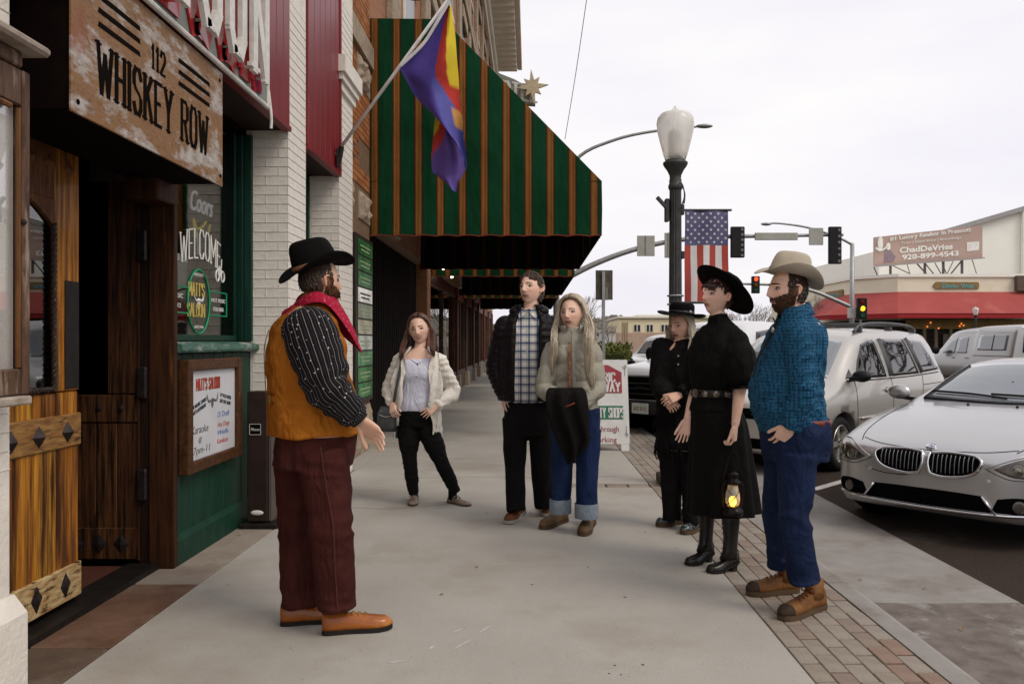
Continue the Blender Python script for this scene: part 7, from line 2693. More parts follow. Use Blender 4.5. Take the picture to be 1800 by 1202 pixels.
def folds(amp, scale, seed, ridge=True):
 def f(co, no):
  a = wob(co, scale, seed)
  b = wob(co, tuple(x * 2.3 for x in scale), seed + 9)
  if ridge:
   return amp * ((1 - np.abs(a) * 1.6) + .4 * b)
  return amp * (a + .4 * b)
 return f

SK_A, SK_B, SK_C = (.64, .385, .27), (.74, .475, .36), (.62, .37, .265)
skin_m = attr_mat('skin', .5, sss=.12, var=.06, vscale=60, bump=.08, bscale=260, spec=.35)

def cloth_mat(name, c, c2=None, rough=.85, bump=.25, bscale=420, vscale=10, sheen=.15, wr=.45, **kw):
 return mat(name, c, rough, c2=c2 or tuple(x * .8 for x in c), vscale=vscale, bump=bump, bscale=bscale, spec=.12, sheen=0.0, wr=wr, **kw)

def uv_pattern(name, build, rough=.85):
 m, t, b = nodes_of(name)
 b.inputs['Roughness'].default_value = rough
 b.inputs['Specular IOR Level'].default_value = .1
 build(t, b)
 return m

# ================================================================ PEOPLE: the figures
leather_bk = mat('black_leather', (.018, .015, .014), .32, c2=(.010, .009, .008), vscale=14, bump=.3, bscale=70, coat=.2)
sole_bk = mat('sole_black', (.016, .013, .012), .7)
sole_br = mat('sole_brown', (.09, .055, .03), .7)
felt_bk = mat('black_felt', (.006, .005, .005), .9, c2=(.004, .0035, .0035), vscale=20, bump=.3, bscale=300, spec=.08)
black_cloth = cloth_mat('black_cloth', (.007, .006, .006), bscale=300)

def person(base, label, group='people talking on the pavement'):
 return empty('person', base, label, 'person', group)

# ---------------------------------------------------------------- 1. the guide: back turned, gesturing towards the others
Y0 = 3.9
def q1(px, py, dy=0.0):
 return at(px, py, Y0 + dy)

p1 = person((-1.06, Y0, 0), 'bearded person in black hat, mustard vest and brown trousers, gesturing with open hand')
F, L = fr(28)
C1 = Vector((q1(545, 600).x, Y0, 0))
sp1 = spine_fn([Vector((q1(549, 0).x, Y0, .0)), Vector((q1(549, 0).x, Y0, .95)), Vector((q1(541, 0).x, Y0, 1.2)), Vector((q1(539, 0).x, Y0 + .01, 1.45)), Vector((q1(553, 0).x, Y0 + .03, 1.62))])
shR, elR, wrR = q1(541, 577, -.20), q1(577, 682, -.25), q1(630, 736, -.20)
shL, elL, wrL = q1(537, 575, .21), q1(545, 690, .26), q1(565, 775, .27)
h1 = Head(q1(562, 495, .04), 44, pitch=2, sc=1.04)
vest_prof = [(.955, .238, .222, .022), (1.0, .236, .220, .024), (1.08, .230, .208, .018), (1.16, .230, .200, .012), (1.28, .234, .190, .0), (1.38, .236, .186, -.004), (1.46, .222, .160, -.012), (1.525, .178, .124, -.016), (1.575, .110, .085, -.012), (1.60, .08, .07, .0)]
bd = MB()
torso(bd, sp1, F, L, [(z, a * .92, b * .9, c) for z, a, b, c in vest_prof], n=24)
bd.tube([sp1(1.55), sp1(1.60), h1.w(0, -.012, -.09), h1.w(0, -.01, -.03)], [.075, .066, .060, .058], 16)
h1.add(bd)
arm(bd, shR, elR, wrR, (.052, .048, .046, .031))
arm(bd, shL, elL, wrL, (.052, .048, .046, .031))
hand(bd, wrR, Vector((53, 0, -47)), Vector((-.25, -.80, -.45)), -1, L=.205, fingers=[(.10, .15, .12), (.18, .2, .15), (.25, .25, .2), (.3, .3, .25)], spread=.22, thumb=.55)
hand(bd, wrL, Vector((.1, 0, -1)), Vector((0, -1, 0)), 1, L=.195, curl=(.4, .5, .4))
b1 = finish(bd, 'body', skin_m, p1, .003, 2, .30, colf=lambda P: h1.colour(P, SK_A, (.40, .16, .13), (.06, .035, .02), beard=(.11, .05, .022)))
h1.face(b1, browc=(.07, .035, .018))
beard(h1, p1, (.115, .048, .020), length=.044, count=800)
cap_hair(h1, p1, hair_mat('hair_dark_brown', (.05, .028, .015), (.022, .012, .007)), region=lambda q: ((q[:, 1] < -.045) & (q[:, 2] < .05) & (q[:, 2] > -.028)) | ((np.abs(q[:, 0]) > .06) & (q[:, 2] > .022) & (q[:, 1] < .03) & (q[:, 2] < .06)), count=600, off=.004, ln=.026)
vest_m = cloth_mat('mustard_duck', (.40, .135, .014), c2=(.30, .09, .008), vscale=7, bump=.3, bscale=500, wr=.9, wscale=(7, 7, 6), c3=(.47, .20, .035), c3scale=3, c3lo=.55, c3hi=.75)
mb = MB()
torso(mb, sp1, F, L, vest_prof, n=36, k=5)
mb.tube([sp1(1.50) + F * -.03, sp1(1.60) + F * .02], [(.125, .10), (.085, .08)], 20, ref=L)

def vd(co, no):
 d = np.array(F)
 back = np.clip(-((co - np.array(sp1(1.1))) @ d) / .2, 0, 1)
 z = co[:, 2]
 s = .007 * wob(co, (5, 5, 1.6), 4) + .007 * (1 - 1.7 * np.abs(wob(co, (3.5, 3.5, 7), 8))) * (.5 + .5 * back)
 s += -.010 * back * np.exp(-((z - 1.135) / .03) ** 2)
 s += .010 * back * wob(co, (11, 11, 1.5), 5) * np.exp(-((z - 1.06) / .10) ** 2)
 return s

vo = finish(mb, 'vest', vest_m, p1, .008, 4, None, disp=vd)
Rt = -L
cst = MB()
bk = sp1(1.135) - F * .172
cst.tube([bk + L * .10 - F * .004, bk - F * .02, bk + Rt * .09 - F * .012, bk + Rt * .15 + F * .03], [(.015, .003)] * 4, 8, ref=(0, 0, 1), spline=3)
cs_o = cst.build('cinch_strap', vest_m, p1)
bkm = MB()
for s_ in (-.012, .03):
 c = bk - F * .028 + Rt * (.03 + s_)
 bkm.tube([c + Vector((0, 0, .02)), c + Rt * .022 + Vector((0, 0, .02)), c + Rt * .022 - Vector((0, 0, .02)), c - Vector((0, 0, .02)), c + Vector((0, 0, .02))], .003, 6)
bkm.build('buckle', mat('brass', (.35, .22, .08), .35, .9), cs_o)
seam = mat('stitch_tan', (.20, .10, .035), .8)
for off_ in (.0, ):
 sm_ = MB()
 sm_.tube([sp1(z) - F * (hd - c + .012) + L * .004 for z, hw, hd, c in vest_prof[:7]], .0025, 5, spline=3)
 sm_.build('back_seam', seam, vo)

def pin(t, b):
 uvn = N(t, 'ShaderNodeUVMap')
 sep = N(t, 'ShaderNodeSeparateXYZ')
 t.links.new(uvn.outputs['UV'], sep.inputs[0])
 mu = N(t, 'ShaderNodeMath', operation='MULTIPLY')
 mu.inputs[1].default_value = 27.0
 t.links.new(sep.outputs['X'], mu.inputs[0])
 fc = N(t, 'ShaderNodeMath', operation='FRACT')
 t.links.new(mu.outputs[0], fc.inputs[0])
 r1 = ramp(t, [(0, (.007, .006, .007)), (.42, (.007, .006, .007)), (.45, (.24, .22, .225)), (.53, (.007, .006, .007)), (.9, (.03, .027, .03)), (.97, (.007, .006, .007))], 'CONSTANT')
 t.links.new(fc.outputs[0], r1.inputs['Fac'])
 v = coords(t, 'Object', (1, 1, 1))
 vo_ = N(t, 'ShaderNodeTexVoronoi', Scale=38.0)
 t.links.new(v, vo_.inputs['Vector'])
 r2 = ramp(t, [(0, (1, 1, 1)), (.13, (1, 1, 1)), (.16, (0, 0, 0))])
 t.links.new(vo_.outputs['Distance'], r2.inputs['Fac'])
 mx = N(t, 'ShaderNodeMixRGB')
 mx.inputs['Color2'].default_value = (.42, .40, .40, 1)
 t.links.new(r2.outputs['Color'], mx.inputs['Fac'])
 t.links.new(r1.outputs['Color'], mx.inputs['Color1'])
 t.links.new(mx.outputs['Color'], b.inputs['Base Color'])

pin_m = uv_pattern('pinstripe_shirt', pin)

def uv_sleeve(sh, el, wr, rad, name, m, parent, seed=1, k=9, n=48, amp=.006, cuff=.046):
 pts, rr = spline_pts([sh, sh.lerp(el, .33), sh.lerp(el, .7), el, el.lerp(wr, .4), el.lerp(wr, .8), wr], [(r_, r_) for r_ in rad], k)
 rnd = random.Random(seed)
 mb = MB()
 rings = []
 prev = None
 ph = [rnd.uniform(0, 6) for _ in range(6)]
 Nn = len(pts)
 for i, p in enumerate(pts):
  d = (pts[min(i + 1, Nn - 1)] - pts[max(i - 1, 0)]).normalized()
  u = (prev - d * prev.dot(d)) if prev is not None else Vector((0, 1, 0)) - d * d.y
  u.normalize()
  prev = u
  w_ = d.cross(u)
  f = i / (Nn - 1)
  g_ = amp * (.5 + 1.6 * math.exp(-((f - .52) / .16) ** 2) + 1.3 * math.exp(-((f - .9) / .12) ** 2))
  ring_ = []
  for j in range(n):
   a = 2 * math.pi * j / n
   w2 = math.sin(f * 46 + 2.0 * math.sin(a + ph[0]) + ph[1]) * .6 + math.sin(f * 27 - 3 * math.sin(a + ph[2]) + ph[3]) * .5 + .5 * math.sin(3 * a + ph[4] + f * 5)
   r_ = rr[i][0] + g_ * w2
   ring_.append(p + u * (r_ * math.cos(a)) + w_ * (r_ * math.sin(a)))
  rings.append(ring_)
 d0 = (pts[1] - pts[0]).normalized()
 capr = []
 for f in (.05, .45, .75, .93):
  c = pts[0] - d0 * rad[0] * math.sqrt(1 - f * f) * .8
  capr.append([c + (q_ - pts[0]) * f for q_ in rings[0]])
 mb.loft(capr + rings)
 o = mb.build(name, m, parent, smooth=True)
 d = (wr - el).normalized()
 cu_ = MB()
 cu_.tube([wr - d * .045, wr - d * .02, wr + d * .012], [cuff, cuff * 1.02, cuff * .98], 24)
 cu_.build('cuff', m, o, smooth=True)
 return o

slv_r = [.122, .126, .116, .100, .086, .070, .047]
uv_sleeve(shR, elR, wrR, slv_r, 'sleeve', pin_m, p1, 3)
uv_sleeve(shL, elL, wrL, slv_r, 'sleeve', pin_m, p1, 4)

def ban(t, b):
 v = coords(t, 'Object')
 vo_ = N(t, 'ShaderNodeTexVoronoi', Scale=42.0)
 n_ = N(t, 'ShaderNodeTexNoise', Scale=55.0, Detail=2.0)
 t.links.new(v, vo_.inputs['Vector'])
 t.links.new(v, n_.inputs['Vector'])
 r1 = ramp(t, [(0, (.50, .22, .26)), (.12, (.50, .20, .24)), (.17, (.36, .012, .038)), (1, (.30, .008, .030))])
 t.links.new(vo_.outputs['Distance'], r1.inputs['Fac'])
 r2 = ramp(t, [(.60, (0, 0, 0)), (.66, (.6, .6, .6))])
 t.links.new(n_.outputs['Fac'], r2.inputs['Fac'])
 mx = N(t, 'ShaderNodeMixRGB')
 mx.inputs['Color2'].default_value = (.46, .17, .22, 1)
 t.links.new(r2.outputs['Color'], mx.inputs['Fac'])
 t.links.new(r1.outputs['Color'], mx.inputs['Color1'])
 t.links.new(mx.outputs['Color'], b.inputs['Base Color'])

ban_m = uv_pattern('red_bandana', ban, .8)
mb = MB()
nk = sp1(1.60) + F * .012
n_ = 48
rings = []
for f in np.linspace(0, 1, 12):
 ring_ = []
 for j in range(n_):
  a = 2 * math.pi * j / n_                     # 0 = front
  front = max(0, math.cos(a))
  drop = (.055 + .255 * max(0, math.cos(a)) ** 2.2) * f
  rr = .080 + .030 * f + .050 * f * front ** 1.5 + .006 * math.sin(5 * a + 6 * f) * f + .010 * math.sin(math.pi * f)
  fwd = .075 * f * front ** 3
  p = nk + F * (math.cos(a) * rr * 1.0 + fwd) + L * (math.sin(a) * (rr * 1.12 + .03 * f) * (1 - .35 * f * front ** 2)) + Vector((0, 0, .035 - drop + .012 * math.sin(3 * a + 1)))
  ring_.append(p)
 rings.append(ring_)
mb.loft(rings, cap=False)
mb.loft([[p + Vector((0, 0, -.002)) - (p - nk).normalized() * .005 for p in r_] for r_ in rings], cap=False)
bo = mb.build('bandana', ban_m, p1, smooth=True)
mb = MB()
kn = nk - F * .118 + Vector((0, 0, -.035)) - L * .0
mb.sphere(kn, (.022, .02, .018), 10, 8)
mb.tube([kn, kn - F * .03 + L * .03 + Vector((0, 0, -.03)), kn - F * .035 + L * .05 + Vector((0, 0, -.075))], [(.006, .012), (.005, .024), (.003, .012)], 8, spline=3)
mb.tube([kn, kn - F * .025 - L * .01 + Vector((0, 0, -.035)), kn - F * .04 - L * .02 + Vector((0, 0, -.07))], [(.006, .012), (.005, .02), (.003, .01)], 8, spline=3)
mb.build('bandana_knot', ban_m, bo, smooth=True)

trs_m = cloth_mat('maroon_brown_trousers', (.058, .015, .012), c2=(.040, .009, .008), vscale=6, bump=.25, bscale=520, wr=.8, wscale=(8, 8, 3))
hR, kR, aR = q1(568, 790, -.10), q1(583, 915, -.12), q1(592, 1066, -.07)
hL, kL, aL = q1(528, 790, .09), q1(526, 915, .10), q1(528, 1064, .06)
mb = MB()
torso(mb, sp1, F, L, [(.80, .200, .185, .0), (.88, .205, .190, .010), (.95, .208, .190, .018), (1.03, .20, .180, .02)], n=28)
leg(mb, hR, kR, aR, (.126, .120, .106, .098, .090))
leg(mb, hL, kL, aL, (.126, .120, .106, .098, .090))

def td(co, no):
 z = co[:, 2]
 s = .006 * wob(co, (8, 8, 1.4), 21) + .002 * wob(co, (5, 5, 14), 22)
 s += .008 * (1 - np.abs(wob(co, (3.0, 3.0, 9.0), 24)) * 1.6) * (np.exp(-((z - .12) / .07) ** 2) + .9 * np.exp(-((z - .50) / .10) ** 2) + .6 * np.exp(-((z - .80) / .07) ** 2))
 return s

to = finish(mb, 'trousers', trs_m, p1, .0085, 4, None, disp=td)
mb = MB()
mb.tube([hR + Vector((.02, -.124, .03)), hR.lerp(kR, .5) + Vector((.03, -.128, 0)), kR + Vector((.035, -.112, 0)), kR.lerp(aR, .5) + Vector((.03, -.104, 0)), aR + Vector((.025, -.088, 0))], .0028, 5, spline=5)
mb.build('side_seam', cloth_mat('seam_maroon', (.085, .034, .028)), to)
tan_l = mat('tan_leather', (.36, .115, .020), .28, c2=(.24, .062, .010), vscale=6, coat=.4, bump=.12, bscale=90, c3=(.46, .18, .04), c3scale=9, c3lo=.55, c3hi=.75)
lace_y = mat('laces_yellow', (.30, .17, .03), .7)
shoe(p1, gnd(566, 1113), gnd(690, 1103), tan_l, sole_bk, w=.050, hgt=.082, sole=.022, lace=lace_y, name='shoe')
shoe(p1, gnd(493, 1097), gnd(612, 1088), tan_l, sole_bk, w=.050, hgt=.082, sole=.022, lace=lace_y, name='shoe')
hat(p1, q1(556, 470, .03), 44, 17, -7, .118, .100, .196, .184, .138, felt_bk, mat('hat_cord', (.20, .085, .045), .6), curl=.045, dip=.030, taper=.84, crease=.028)

# ---------------------------------------------------------------- 2. man in the patterned blue shirt
Y0 = 4.2
p2 = person((1.38, 4.2, 0), 'bearded person in cream hat, blue patterned shirt and jeans, hand in pocket')
def q2(px, py, dy=0.0):
 return at(px, py, 4.2 + dy)

F, L = fr(190)
sp2 = spine_fn([Vector((q2(1398, 0).x, 4.22, 0)), Vector((q2(1396, 0).x, 4.2, .95)), Vector((q2(1392, 0).x, 4.2, 1.15)), Vector((q2(1397, 0).x, 4.2, 1.42)), Vector((q2(1398, 0).x, 4.2, 1.52)), Vector((q2(1394, 0).x, 4.2, 1.62))])
sh2 = [q2(1404, 588, -.20), q2(1403, 582, .20)]
el2 = [q2(1414, 686, -.24), q2(1418, 686, .25)]
wr2 = [q2(1390, 748, -.195), q2(1372, 750, .2)]
h2 = Head(q2(1385, 511), 189, pitch=3, sc=1.03)
bd = MB()
prof2 = [(.93, .180, .155, .012), (1.0, .188, .166, .024), (1.08, .192, .176, .034), (1.18, .192, .172, .032), (1.30, .196, .150, .016), (1.42, .200, .128, -.002), (1.48, .185, .112, -.010), (1.525, .125, .085, -.012), (1.548, .085, .075, -.008), (1.556, .075, .068, -.004)]
torso(bd, sp2, F, L, [(z, a * .9, b * .88, c) for z, a, b, c in prof2], n=24)
bd.tube([sp2(1.53), sp2(1.58), h2.w(0, -.012, -.09), h2.w(0, -.01, -.03)], [.072, .064, .060, .056], 16)
h2.add(bd)
for k in (0, 1):
 arm(bd, sh2[k], el2[k], wr2[k], (.050, .045, .042, .030))
hand(bd, wr2[0], Vector((-.32, .55, -.75)), Vector((.3, .8, .5)), 1, L=.19, curl=(.25, .3, .3), thumb=.5)
hand(bd, wr2[1], Vector((-.25, 0, -.9)), Vector((0, -1, 0)), -1, L=.19, curl=(.4, .5, .4))
b2 = finish(bd, 'body', skin_m, p2, .0036, 2, .30, colf=lambda P: h2.colour(P, SK_B, (.40, .19, .16), (.05, .028, .018), beard=(.075, .034, .018)))
h2.face(b2, browc=(.05, .025, .015), iris=(.10, .13, .12), thick=1.2)
beard(h2, p2, (.075, .032, .017), length=.010, count=900, seed=8)
cap_hair(h2, p2, hair_mat('hair_brown', (.045, .024, .014), (.02, .011, .007)), region=lambda q: ((q[:, 1] < .012) & (q[:, 2] < .075) & (q[:, 2] > -.05) & ~((np.abs(q[:, 0]) > .062) & (q[:, 1] > -.034) & (q[:, 2] < .026))) | ((np.abs(q[:, 0]) > .06) & (q[:, 2] > .02) & (q[:, 1] < .04)), count=620, off=.006, seed=6)

def blu(t, b):
 v = coords(t, 'Object')
 vo_ = N(t, 'ShaderNodeTexVoronoi', Scale=58.0, Randomness=.12)
 vo_.feature = 'F1'
 t.links.new(v, vo_.inputs['Vector'])
 r1 = ramp(t, [(0, (.035, .17, .25)), (.12, (.025, .13, .21)), (.18, (.009, .045, .105)), (.30, (.010, .055, .12)), (.37, (.022, .125, .205)), (.46, (.018, .105, .18)), (.54, (.009, .042, .10)), (.7, (.007, .028, .075))])
 t.links.new(vo_.outputs['Distance'], r1.inputs['Fac'])
 t.links.new(r1.outputs['Color'], b.inputs['Base Color'])

blu_m = uv_pattern('blue_print_shirt', blu, .7)
mb = MB()
torso(mb, sp2, F, L, prof2, n=36, k=5)
for k in (0, 1):
 sleeve(mb, sh2[k], el2[k], wr2[k], (.074, .069, .063, .058, .047), cuff=.049)

def sd2(co, no):
 z = co[:, 2]
 s = .006 * wob(co, (6, 6, 4), 31) + .006 * (1 - 1.6 * np.abs(wob(co, (8, 8, 11), 32)))
 s += .007 * (1 - 1.6 * np.abs(wob(co, (6, 6, 16), 33))) * (np.exp(-((z - 1.03) / .07) ** 2) + .7 * np.exp(-((z - 1.16) / .06) ** 2))
 return s

so = finish(mb, 'shirt', blu_m, p2, .0075, 3, None, disp=sd2)
mb = MB()
cn = sp2(1.535) + F * .004
rings = []
for f in (0, .35, .7, 1):
 rings.append([cn + F * (math.cos(a) * (.076 + .026 * f)) + L * (math.sin(a) * (.078 + .034 * f)) + Vector((0, 0, .060 - (.062 + .035 * max(0, math.cos(a)) ** 2) * f - .020 * math.cos(a))) for a in np.linspace(.22, 2 * math.pi - .22, 30)])
mb.loft([[p for p in r_] for r_ in rings] + [[p - (p - cn).normalized() * .006 for p in r_] for r_ in reversed(rings)], cap=False, closed=False)
mb.build('collar', blu_m, so, smooth=True)
bolo = MB()
bp0 = cn + F * .095 + Vector((0, 0, .005))
bp0 = bp0 + Vector((0, 0, -.045)) + F * .012
bolo.tube([bp0 + L * .03 + Vector((0, 0, .035)), bp0 + L * .008, bp0 + F * .05 + Vector((0, 0, -.10)), sp2(1.32) + F * .20, sp2(1.22) + F * .225 + L * .01], .0045, 6, spline=5)
bolo.tube([bp0 - L * .03 + Vector((0, 0, .035)), bp0 - L * .008, bp0 + F * .05 + Vector((0, 0, -.10)) - L * .01, sp2(1.30) + F * .20 - L * .02], .0045, 6, spline=5)
bl_o = bolo.build('bolo_tie', leather_bk, p2)
MB().sphere(bp0 + F * .02 + Vector((0, 0, -.03)) + L * .012, (.010, .010, .016), 10, 8).build('bolo_slide', mat('bolo_silver', (.45, .36, .32), .3, .7), bl_o)
denim = cloth_mat('dark_denim', (.012, .023, .066), c2=(.006, .011, .034), vscale=5, bump=.35, bscale=600, wr=.7, wscale=(9, 9, 5), c3=(.040, .068, .14), c3scale=3.5, c3lo=.52, c3hi=.75)
mb = MB()
hN, kN, aN = q2(1402, 800, -.10), q2(1396, 905, -.13), q2(1413, 1022, -.12)
hF, kF, aF = q2(1380, 800, .09), q2(1366, 905, .13), q2(1376, 992, .20)
torso(mb, sp2, F, L, [(.78, .180, .150, -.01), (.86, .192, .168, -.012), (.94, .195, .170, -.004), (1.0, .190, .168, .0)], n=28)
leg(mb, hN, kN, aN, (.110, .096, .080, .075, .080))
leg(mb, hF, kF, aF, (.110, .096, .080, .074, .078))

def jd(co, no):
 z = co[:, 2]
 s = .005 * wob(co, (8, 8, 1.8), 41)
 s += .009 * (1 - 1.7 * np.abs(wob(co, (4, 4, 11), 42))) * (np.exp(-((z - .17) / .08) ** 2) + .8 * np.exp(-((z - .50) / .09) ** 2) + .35 * np.exp(-((z - .76) / .08) ** 2))
 return s

jo = finish(mb, 'jeans', denim, p2, .008, 3, None, disp=jd)
belt_l = mat('belt_leather', (.20, .035, .015), .4, c2=(.13, .02, .009), vscale=20)
mb = MB()
rb = sring(sp2(.975) + F * -.006, L, F, .188, .166, 40, 2.4)
rt_ = sring(sp2(1.003) + F * -.004, L, F, .186, .164, 40, 2.4)
mb.loft([rb, [p + (p - sp2(.972)) * .012 for p in rb], [p + (p - sp2(1.008)) * .012 for p in rt_], rt_], cap=False)
mb.build('belt', belt_l, p2, smooth=True)
pk = MB()
pc = hN + Vector((.075, -.085, .02))
pk.prism([pc + Vector((-.03, -.028, .05)), pc + Vector((.055, .025, .05)), pc + Vector((.060, .028, -.05)), pc + Vector((.015, .0, -.075)), pc + Vector((-.03, -.028, -.055))], (.006, -.008, 0))
fp_ = MB()
fp_.tube([q2(1354, 752, -.19), q2(1368, 768, -.215), q2(1392, 772, -.215), q2(1408, 764, -.20)], .006, 6, spline=4)
cf = MB()
for (a_, r_) in ((aN, .096), (aF, .092)):
 cf.tube([a_ + Vector((0, 0, -.02)), a_ + Vector((0, 0, .022))], [r_, r_ * .98], 24)
hik = mat('hiking_leather', (.20, .085, .022), .6, c2=(.11, .042, .012), vscale=9, bump=.4, bscale=80, c3=(.23, .12, .045), c3scale=6, c3lo=.5, c3hi=.7)
hik_t = mat('toe_rubber', (.032, .018, .010), .7, c2=(.03, .02, .015), vscale=12)
lace_r = mat('laces_red', (.14, .03, .012), .7)
shoe(p2, gnd(1446, 1066), gnd(1372, 1091), hik, sole_br, w=.048, hgt=.085, sole=.026, lace=lace_r, collar=.16, toe_m=hik_t)
shoe(p2, gnd(1402, 1038), gnd(1313, 1046), hik, sole_br, w=.048, hgt=.085, sole=.026, lace=lace_r, collar=.16, toe_m=hik_t)
cream_f = mat('cream_felt', (.46, .40, .31), .85, c2=(.40, .345, .265), vscale=9, bump=.25, bscale=260, sheen=.1, c3=(.35, .26, .18), c3scale=7, c3lo=.68, c3hi=.74)
hat(p2, q2(1388, 484), 189, 13, 0, .112, .092, .182, .172, .120, cream_f, mat('cream_band', (.36, .31, .24), .7), curl=.050, dip=.034, taper=.80, crease=.03)

# ---------------------------------------------------------------- 3. woman in the black dress with lantern
p3 = person((1.14, 4.95, 0), 'person in wide black hat and long black dress with silver concho belt')
def q3(px, py, dy=0.0):
 return at(px, py, 4.95 + dy)

F, L = fr(218)
sp3 = spine_fn([Vector((q3(1266, 0).x, 4.97, 0)), Vector((q3(1260, 0).x, 4.95, .9)), Vector((q3(1252, 0).x, 4.95, 1.1)), Vector((q3(1262, 0).x, 4.95, 1.38)), Vector((q3(1264, 0).x, 4.95, 1.6))])
sh3 = [q3(1295, 602, -.12), q3(1234, 604, .12)]
el3 = [q3(1302, 676, -.15), q3(1224, 682, .13)]
wr3 = [q3(1292, 748, -.20), q3(1208, 738, .04)]
h3 = Head(q3(1261, 521), 208, pitch=8, roll=-4, sc=1.0, fem=1.0)
prof3 = [(.98, .158, .128, 0), (1.06, .132, .108, .0), (1.10, .128, .105, .002), (1.18, .140, .118, .010), (1.28, .158, .134, .016), (1.36, .172, .128, .008), (1.44, .170, .108, -.004), (1.485, .130, .085, -.008), (1.52, .075, .066, -.004), (1.545, .062, .06, .002)]
bd = MB()
torso(bd, sp3, F, L, [(z, a * .92, b * .9, c) for z, a, b, c in prof3], n=24)
bd.tube([sp3(1.48), sp3(1.54), h3.w(0, -.014, -.09), h3.w(0, -.012, -.03)], [.058, .050, .047, .046], 16)
h3.add(bd)
for k in (0, 1):
 arm(bd, sh3[k], el3[k], wr3[k], (.040, .037, .035, .023))
hand(bd, wr3[0], Vector((-.06, -.02, -1)), Vector((-.75, .35, 0)), 1, L=.175, fingers=[(.5, .9, .6), (.6, 1.0, .7), (.65, 1.0, .7), (.7, 1.0, .7)], thumb=.4)
hand(bd, wr3[1], Vector((-.25, 0, -1)), Vector((-.35, -.75, .0)), -1, L=.17, curl=(.25, .3, .25), thumb=.35)
b3 = finish(bd, 'body', skin_m, p3, .0036, 2, .30, colf=lambda P: h3.colour(P, SK_B, (.46, .17, .16), (.055, .02, .014), blush=.8))
h3.face(b3, browc=(.06, .028, .02), iris=(.14, .18, .2))
auburn = hair_mat('hair_auburn', (.060, .018, .012), (.022, .008, .006))
cap_hair(h3, p3, auburn, region=lambda q: ((q[:, 1] < .02) & (q[:, 2] > -.05) & (q[:, 2] < .1) & ~((np.abs(q[:, 0]) > .064) & (q[:, 1] > -.032) & (q[:, 2] < .022))) | ((q[:, 2] > .052) & (q[:, 1] < .085)), count=1200, off=.007, ln=.030, seed=12)
fr_l = MB()
for k in range(26):
 x = -.055 + k * .0044
 a_ = h3.w(x, .075 - x * x * 5, .072)
 b_ = h3.w(x * 1.15 - .004, .098 - x * x * 7, .052)
 c_ = h3.w(x * 1.25 - .008, .100 - x * x * 9, .034 - .02 * (abs(x) / .055) ** 2)
 fr_l.tube([a_, b_, c_], [.005, .0045, .001], 5, flat=.5)
fr_l.build('fringe', auburn, p3, smooth=True)
dress_m = cloth_mat('black_dress_cloth', (.006, .005, .0048), c2=(.004, .0035, .0033), bscale=380)
mb = MB()
torso(mb, sp3, F, L, prof3, n=32, k=5)
for k in (0, 1):
 mid = sh3[k].lerp(el3[k], .55)
 mb.sphere(sh3[k], .074, 14, 10)
 mb.tube([sh3[k] + Vector((0, 0, .01)), sh3[k].lerp(el3[k], .3), mid, sh3[k].lerp(el3[k], .85), el3[k] + Vector((0, 0, -.005))], [.070, .098, .106, .096, .060], 20, spline=5)
mb.tube([sp3(1.50), sp3(1.575) + F * .01], [.060, .052], 18)
dr = finish(mb, 'dress_bodice', dress_m, p3, .0075, 3, None, disp=lambda co, no: .005 * wob(co, (6, 6, 5), 51) + .004 * (1 - 1.6 * np.abs(wob(co, (14, 14, 3), 52))))
mb = MB()
rings = []
for (z, hw, hd, fo) in catmull([(1.12, .128, .106, 0), (1.05, .140, .118, -.004), (.95, .172, .150, -.012), (.80, .190, .175, -.02), (.60, .205, .198, -.03), (.45, .215, .212, -.038), (.345, .222, .222, -.042)], 5):
 c = sp3(z) + F * fo
 r_ = []
 for j in range(96):
  a = 2 * math.pi * j / 96
  amp = .085 * min(1, max(0, (1.05 - z) / .6))
  wv2 = 1 + amp * (math.sin(11 * a + 1.2 + (1 - z) * .8) * .6 + math.sin(7 * a + .5) * .5)
  r_.append(c + L * (hw * math.cos(a) * wv2) + F * (hd * math.sin(a) * wv2))
 rings.append(r_)
mb.loft(rings + [[p + (rings[-1][0] - rings[-1][0]) + (Vector((sp3(.35).x, sp3(.35).y, p.z)) - p) * .03 for p in rings[-1]]], cap=False)
mb.build('skirt', dress_m, p3, smooth=True)
for k in (0, 1):
 rf = MB()
 d = (el3[k] - sh3[k]).normalized()
 u = d.orthogonal().normalized()
 v = d.cross(u)
 rf.loft([[el3[k] + d * (.0 + .028 * f) + (u * math.cos(a) + v * math.sin(a)) * (.050 + .030 * f + .010 * f * math.sin(9 * a)) for a in [2 * math.pi * j / 54 for j in range(54)]] for f in (0, .5, 1)], cap=False)
 rf.build('sleeve_ruffle', dress_m, p3, smooth=True)
bl = MB()
rA, rB = sring(sp3(1.065), L, F, .138, .114, 40, 2.2), sring(sp3(1.11), L, F, .134, .111, 40, 2.2)
bl.loft([rA, [p + (p - sp3(1.065)) * .03 for p in rA], [p + (p - sp3(1.11)) * .03 for p in rB], rB], cap=False)
bl_o = bl.build('concho_belt', leather_bk, p3, smooth=True)
sil = mat('old_silver', (.34, .29, .24), .35, .85, c2=(.16, .13, .11), vscale=60)
for j in range(12):
 a = 2 * math.pi * j / 12 + .28
 c = sp3(1.088) + L * (.142 * math.cos(a)) + F * (.118 * math.sin(a))
 n = (L * math.cos(a) + F * math.sin(a)).normalized()
 big = j == 3
 s_ = 1.5 if big else 1
 MB().lathe(c, [(.019 * s_, 0), (.019 * s_, .003), (.012 * s_, .006), (.011 * s_, .004), (.005, .008), (.0005, .009)], 14, axis=n).build('concho', sil, bl_o)
